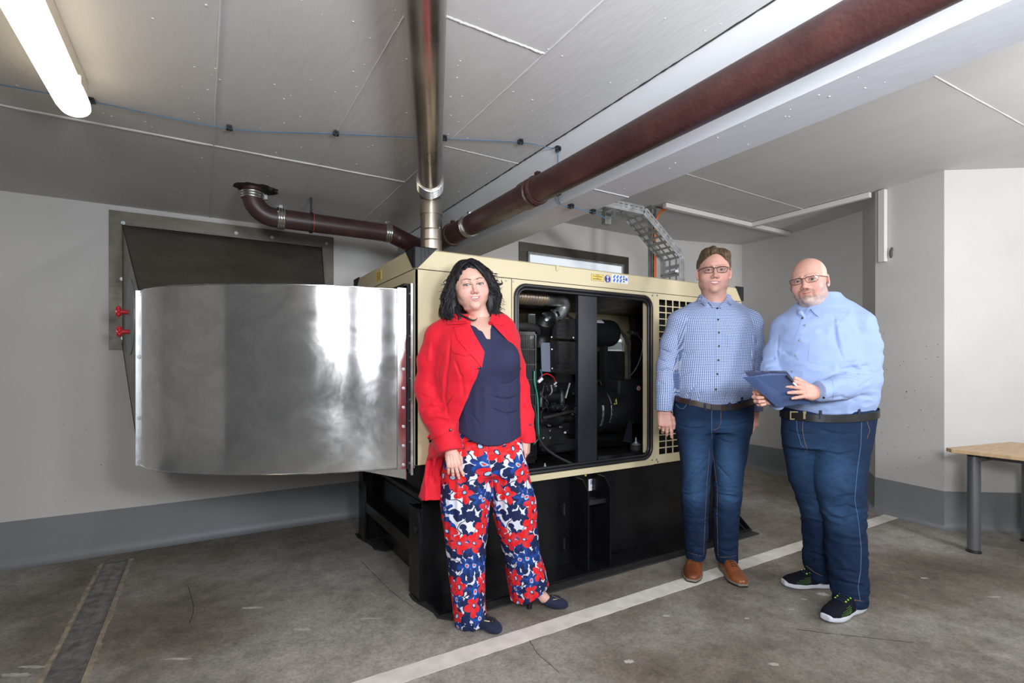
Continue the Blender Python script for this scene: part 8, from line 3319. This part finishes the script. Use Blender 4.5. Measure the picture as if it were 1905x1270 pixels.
for x, y0 in ((1526, 769), (1596, 763)):
    p, n, _ = B2.hit(vj, x, y0, 0.010)
    lb = LB()
    lb.box(p - V3(0.006, 0.003, 0.026), p + V3(0.006, 0.002, 0.016))
    lb.out('belt_loop', 'lace_navy', jeans, False)
vb = Vol((-0.34, -0.32, 0.0), (0.30, 0.24, 1.66), 0.007)
vb.loft([(z, a, b, max(0.02, c - 0.018), max(0.02, d - 0.018)) for z, a, b, c, d in sb], k=0, capk=0.03)
vb.loft([(z, a, b, c - 0.02, d - 0.02) for z, a, b, c, d in lg_f if z > 0.06], k=0.01)
vb.loft([(z, a, b, c - 0.02, d - 0.02) for z, a, b, c, d in lg_n if z > 0.05], k=0.01)
vb.chain([SR_, ER_, WR_], [0.055, 0.045, 0.030], 0.02)
vb.chain([SF_, EF_, WF_], [0.050, 0.042, 0.030], 0.02)
for g0, g1 in (((1530, 1090), (1480, 1092)), ((1592, 1133), (1550, 1154))):
    a0, a1 = B2.G(*g0), B2.G(*g1)
    vb.chain([a0 + V3(0, 0, 0.14), a0 + V3(0, 0, 0.07), a0 * 0.4 + a1 * 0.6 + V3(0, 0, 0.045)], [0.035, 0.034, 0.028], 0.015)
a_, b_ = vb.mesh()
body = [(a_, b_, np.repeat(np.array([SKB]), len(a_), 0))]


def paint_b(V, c, lip):
    x, y, z = V[:, 0], V[:, 1], V[:, 2]
    n = vnoise(V / np.array([0.0035, 0.0035, 0.006]))[:, None]
    # grey beard on chin and jaw, browner moustache
    jaw = smoothstep(-0.070, -0.082, z) * (1 - smoothstep(0.0, 0.02, y)) * smoothstep(-0.150, -0.135, z)
    side = smoothstep(0.052, 0.062, np.abs(x)) * smoothstep(-0.004, -0.020, z) * (1 - smoothstep(0.005, 0.02, y)) * smoothstep(-0.13, -0.11, z)
    w = np.clip(np.maximum(jaw, side * 0.85), 0, 1) * (1 - lip)
    grey = np.array((0.46, 0.38, 0.35))[None] * (0.72 + 0.56 * n)
    c = c * (1 - 0.80 * w[:, None]) + grey * 0.80 * w[:, None]
    mo_ = 1.25 * np.exp(-0.5 * ((z + 0.0510 + 0.12 * np.maximum(np.abs(x) - 0.012, 0)) / 0.0055) ** 2) * (np.abs(x) < 0.033) * (y < -0.062) * (1 - lip)
    dn = np.exp(-0.5 * ((np.abs(x) - 0.031) / 0.005) ** 2) * smoothstep(-0.046, -0.054, z) * smoothstep(-0.09, -0.08, z) * (y < -0.05)
    g2 = np.exp(-0.5 * ((z + 0.080) / 0.006) ** 2) * (np.abs(x) < 0.02) * (y < -0.06) * 0.7
    w = np.clip(np.maximum(np.maximum(mo_, dn), g2), 0, 1) * (1 - lip)
    br = np.array((0.26, 0.13, 0.075))[None] * (0.7 + 0.6 * n)
    c = c * (1 - 0.75 * w[:, None]) + br * 0.75 * w[:, None]
    # cropped white hair round the sides, thin on top
    sc = smoothstep(0.058, 0.068, np.abs(x) + 0.30 * (y + 0.02)) * smoothstep(0.0, 0.012, z) * smoothstep(-0.055, -0.035, y)
    tp_ = smoothstep(0.098, 0.112, z + 0.15 * y) * 0.55
    w = np.clip(np.maximum(sc, tp_), 0, 1)
    wh = np.array((0.66, 0.56, 0.46))[None] * (0.88 + 0.24 * n)
    return c * (1 - 0.8 * w[:, None]) + wh * 0.8 * w[:, None]


bo = dict(skin=SKB, face_w=1.10, jaw_w=1.12, chin2=1.0, smile=0.0065, mouth_open=0.0022, mouth_w=0.0265, eye_open=0.0036, blush=1.0, nose_w=1.15,
          brow=(0.40, 0.28, 0.20), brow_t=0.003, brow_w=0.4, lip=(0.50, 0.20, 0.19), lash_w=0.5, iris=(0.03, 0.05, 0.08), look=(10, 0), paint=paint_b)
HB = J(1505, 523.5, -0.02)
head, RB, to = make_head(B2, HB, 43, 3, -5, 1.03, bo, J(1521, 580, 0.02), 0.066)
body.append(head)
glasses(B2, to, 0.053, 0.028, -0.100, -0.001, 'specs', r=0.0010, ex=0.0335)
body.append(make_hand(B2, WR_ + yc_ * 0.035 + V3(0, 0, -0.004), J(1486, 722, -0.335) - (WR_ + yc_ * 0.02), (0.05, -0.92, 0.32), 1, [(6, 8, 6), (6, 10, 6), (10, 12, 8), (18, 16, 10)], (10, 3, -3, -9), [(0.040, 0.055, -0.010), (0.052, 0.080, -0.012), (0.060, 0.104, -0.014)], 0.98, SKB, 0.05))
body.append(make_hand(B2, J(1446, 735, -0.245), (-1.0, 0.10, -0.12), (0.0, 1.0, 0.1), -1, [(50, 62, 50), (50, 62, 50), (50, 62, 50), (52, 62, 50)], (4, 0, -3, -7), [(0.046, 0.045, -0.012), (0.056, 0.072, -0.018), (0.058, 0.098, -0.022)], 0.98, SKB, 0.06))
A_, B_, C_ = join_np(body)
np_object('body', A_, B_, 'skin', B2.root, col=C_)
make_shoe(B2, B2.G(1551, 1091), B2.G(1458, 1091), 'sneaker', 'knit', 'foam', top=0.11)
make_shoe(B2, B2.G(1601, 1131), B2.G(1536, 1158), 'sneaker', 'knit', 'foam', top=0.11)

# tablet in a folded slate-blue cover, held in both hands: a thing of its own
cor = [J(1386, 694, -0.385), J(1466, 693, -0.375), J(1511, 753, -0.245), J(1438, 757, -0.255)]
tb_root = bpy.data.objects.new('tablet_computer', None)
COL.objects.link(tb_root)
wm = world_matrix(B2.root)
cw = [wm @ Vector(c) for c in cor]
ctr = sum(cw, Vector()) / 4
tb_root.location = ctr
tag(tb_root, 'slate blue tablet cover held open by the bald man in both hands', 'tablet')
ex_ = (cw[1] - cw[0]).normalized()
ey_ = (cw[3] - cw[0])
ey_ = (ey_ - ex_ * ey_.dot(ex_)).normalized()
nz_ = ex_.cross(ey_).normalized()
camv = (Vector((0, 0, CAM_H)) - ctr)
if nz_.dot(camv) < 0:
    nz_ = -nz_


def rq(c4, r, n=5):
    out = []
    for i in range(4):
        p0, p1, p2 = c4[i - 1], c4[i], c4[(i + 1) % 4]
        a, b = p1 + (p0 - p1).normalized() * r, p1 + (p2 - p1).normalized() * r
        for k in range(n + 1):
            t = k / n
            out.append(a * (1 - t) ** 2 + p1 * 2 * t * (1 - t) + b * t * t)
    return out


m = MB()
m.prism([tuple(p - nz_ * 0.006) for p in rq(cw, 0.012)], tuple(-nz_ * 0.009))
m.build('case', 'cover_d', tb_root, smooth=30)
m = MB()
m.prism([tuple(p - nz_ * 0.0152) for p in rq([ctr + (c - ctr) * 0.95 for c in cw], 0.008)], tuple(-nz_ * 0.001))
m.build('screen', 'plastic', tb_root, smooth=False)
wj = lambda px, py, dv: wm @ Vector(J(px, py, dv))
cv = [wj(1382, 701.5, -0.385), wj(1404, 700, -0.393), wj(1432, 695, -0.391), wj(1463, 696, -0.386), wj(1509, 752, -0.256), wj(1484, 752, -0.262), wj(1455, 756.5, -0.270), wj(1444, 756, -0.272)]
m = MB()
m.prism([tuple(p) for p in (cv[1], cv[2], cv[3], cv[4], cv[5], cv[6])], tuple(-nz_ * 0.004))
m.build('cover_flap', 'cover_blue', tb_root, smooth=False, bevel=0.001)
m = MB()
m.prism([tuple(p + nz_ * 0.002) for p in (cv[0], cv[1], cv[6], cv[7])], tuple(-nz_ * 0.004))
m.build('cover_flap', 'cover_blue', tb_root, smooth=False, bevel=0.001)
m = MB()
for a, b in (((1394, 694.5), (1406, 694.5)), ((1419, 694.5), (1423, 694.5)), ((1436, 694.5), (1448, 694.5))):
    pa, pb = wj(a[0], a[1], -0.386), wj(b[0], b[1], -0.384)
    m.bar(pa - nz_ * 0.010 + Vector((0, 0, 0.003)), pb - nz_ * 0.010 + Vector((0, 0, 0.003)), 0.004, 0.003)
m.build('button_row', 'plastic', tb_root, smooth=False)
m = MB()
m.cyl(wj(1463, 699, -0.388), wj(1481, 717, -0.345), 0.004, 12)
m.build('pen_body', 'plastic', tb_root)
m = MB()
m.cyl(wj(1475, 711, -0.362), wj(1481, 717, -0.347), 0.0046, 12)
m.build('pen_tip', 'white', tb_root)
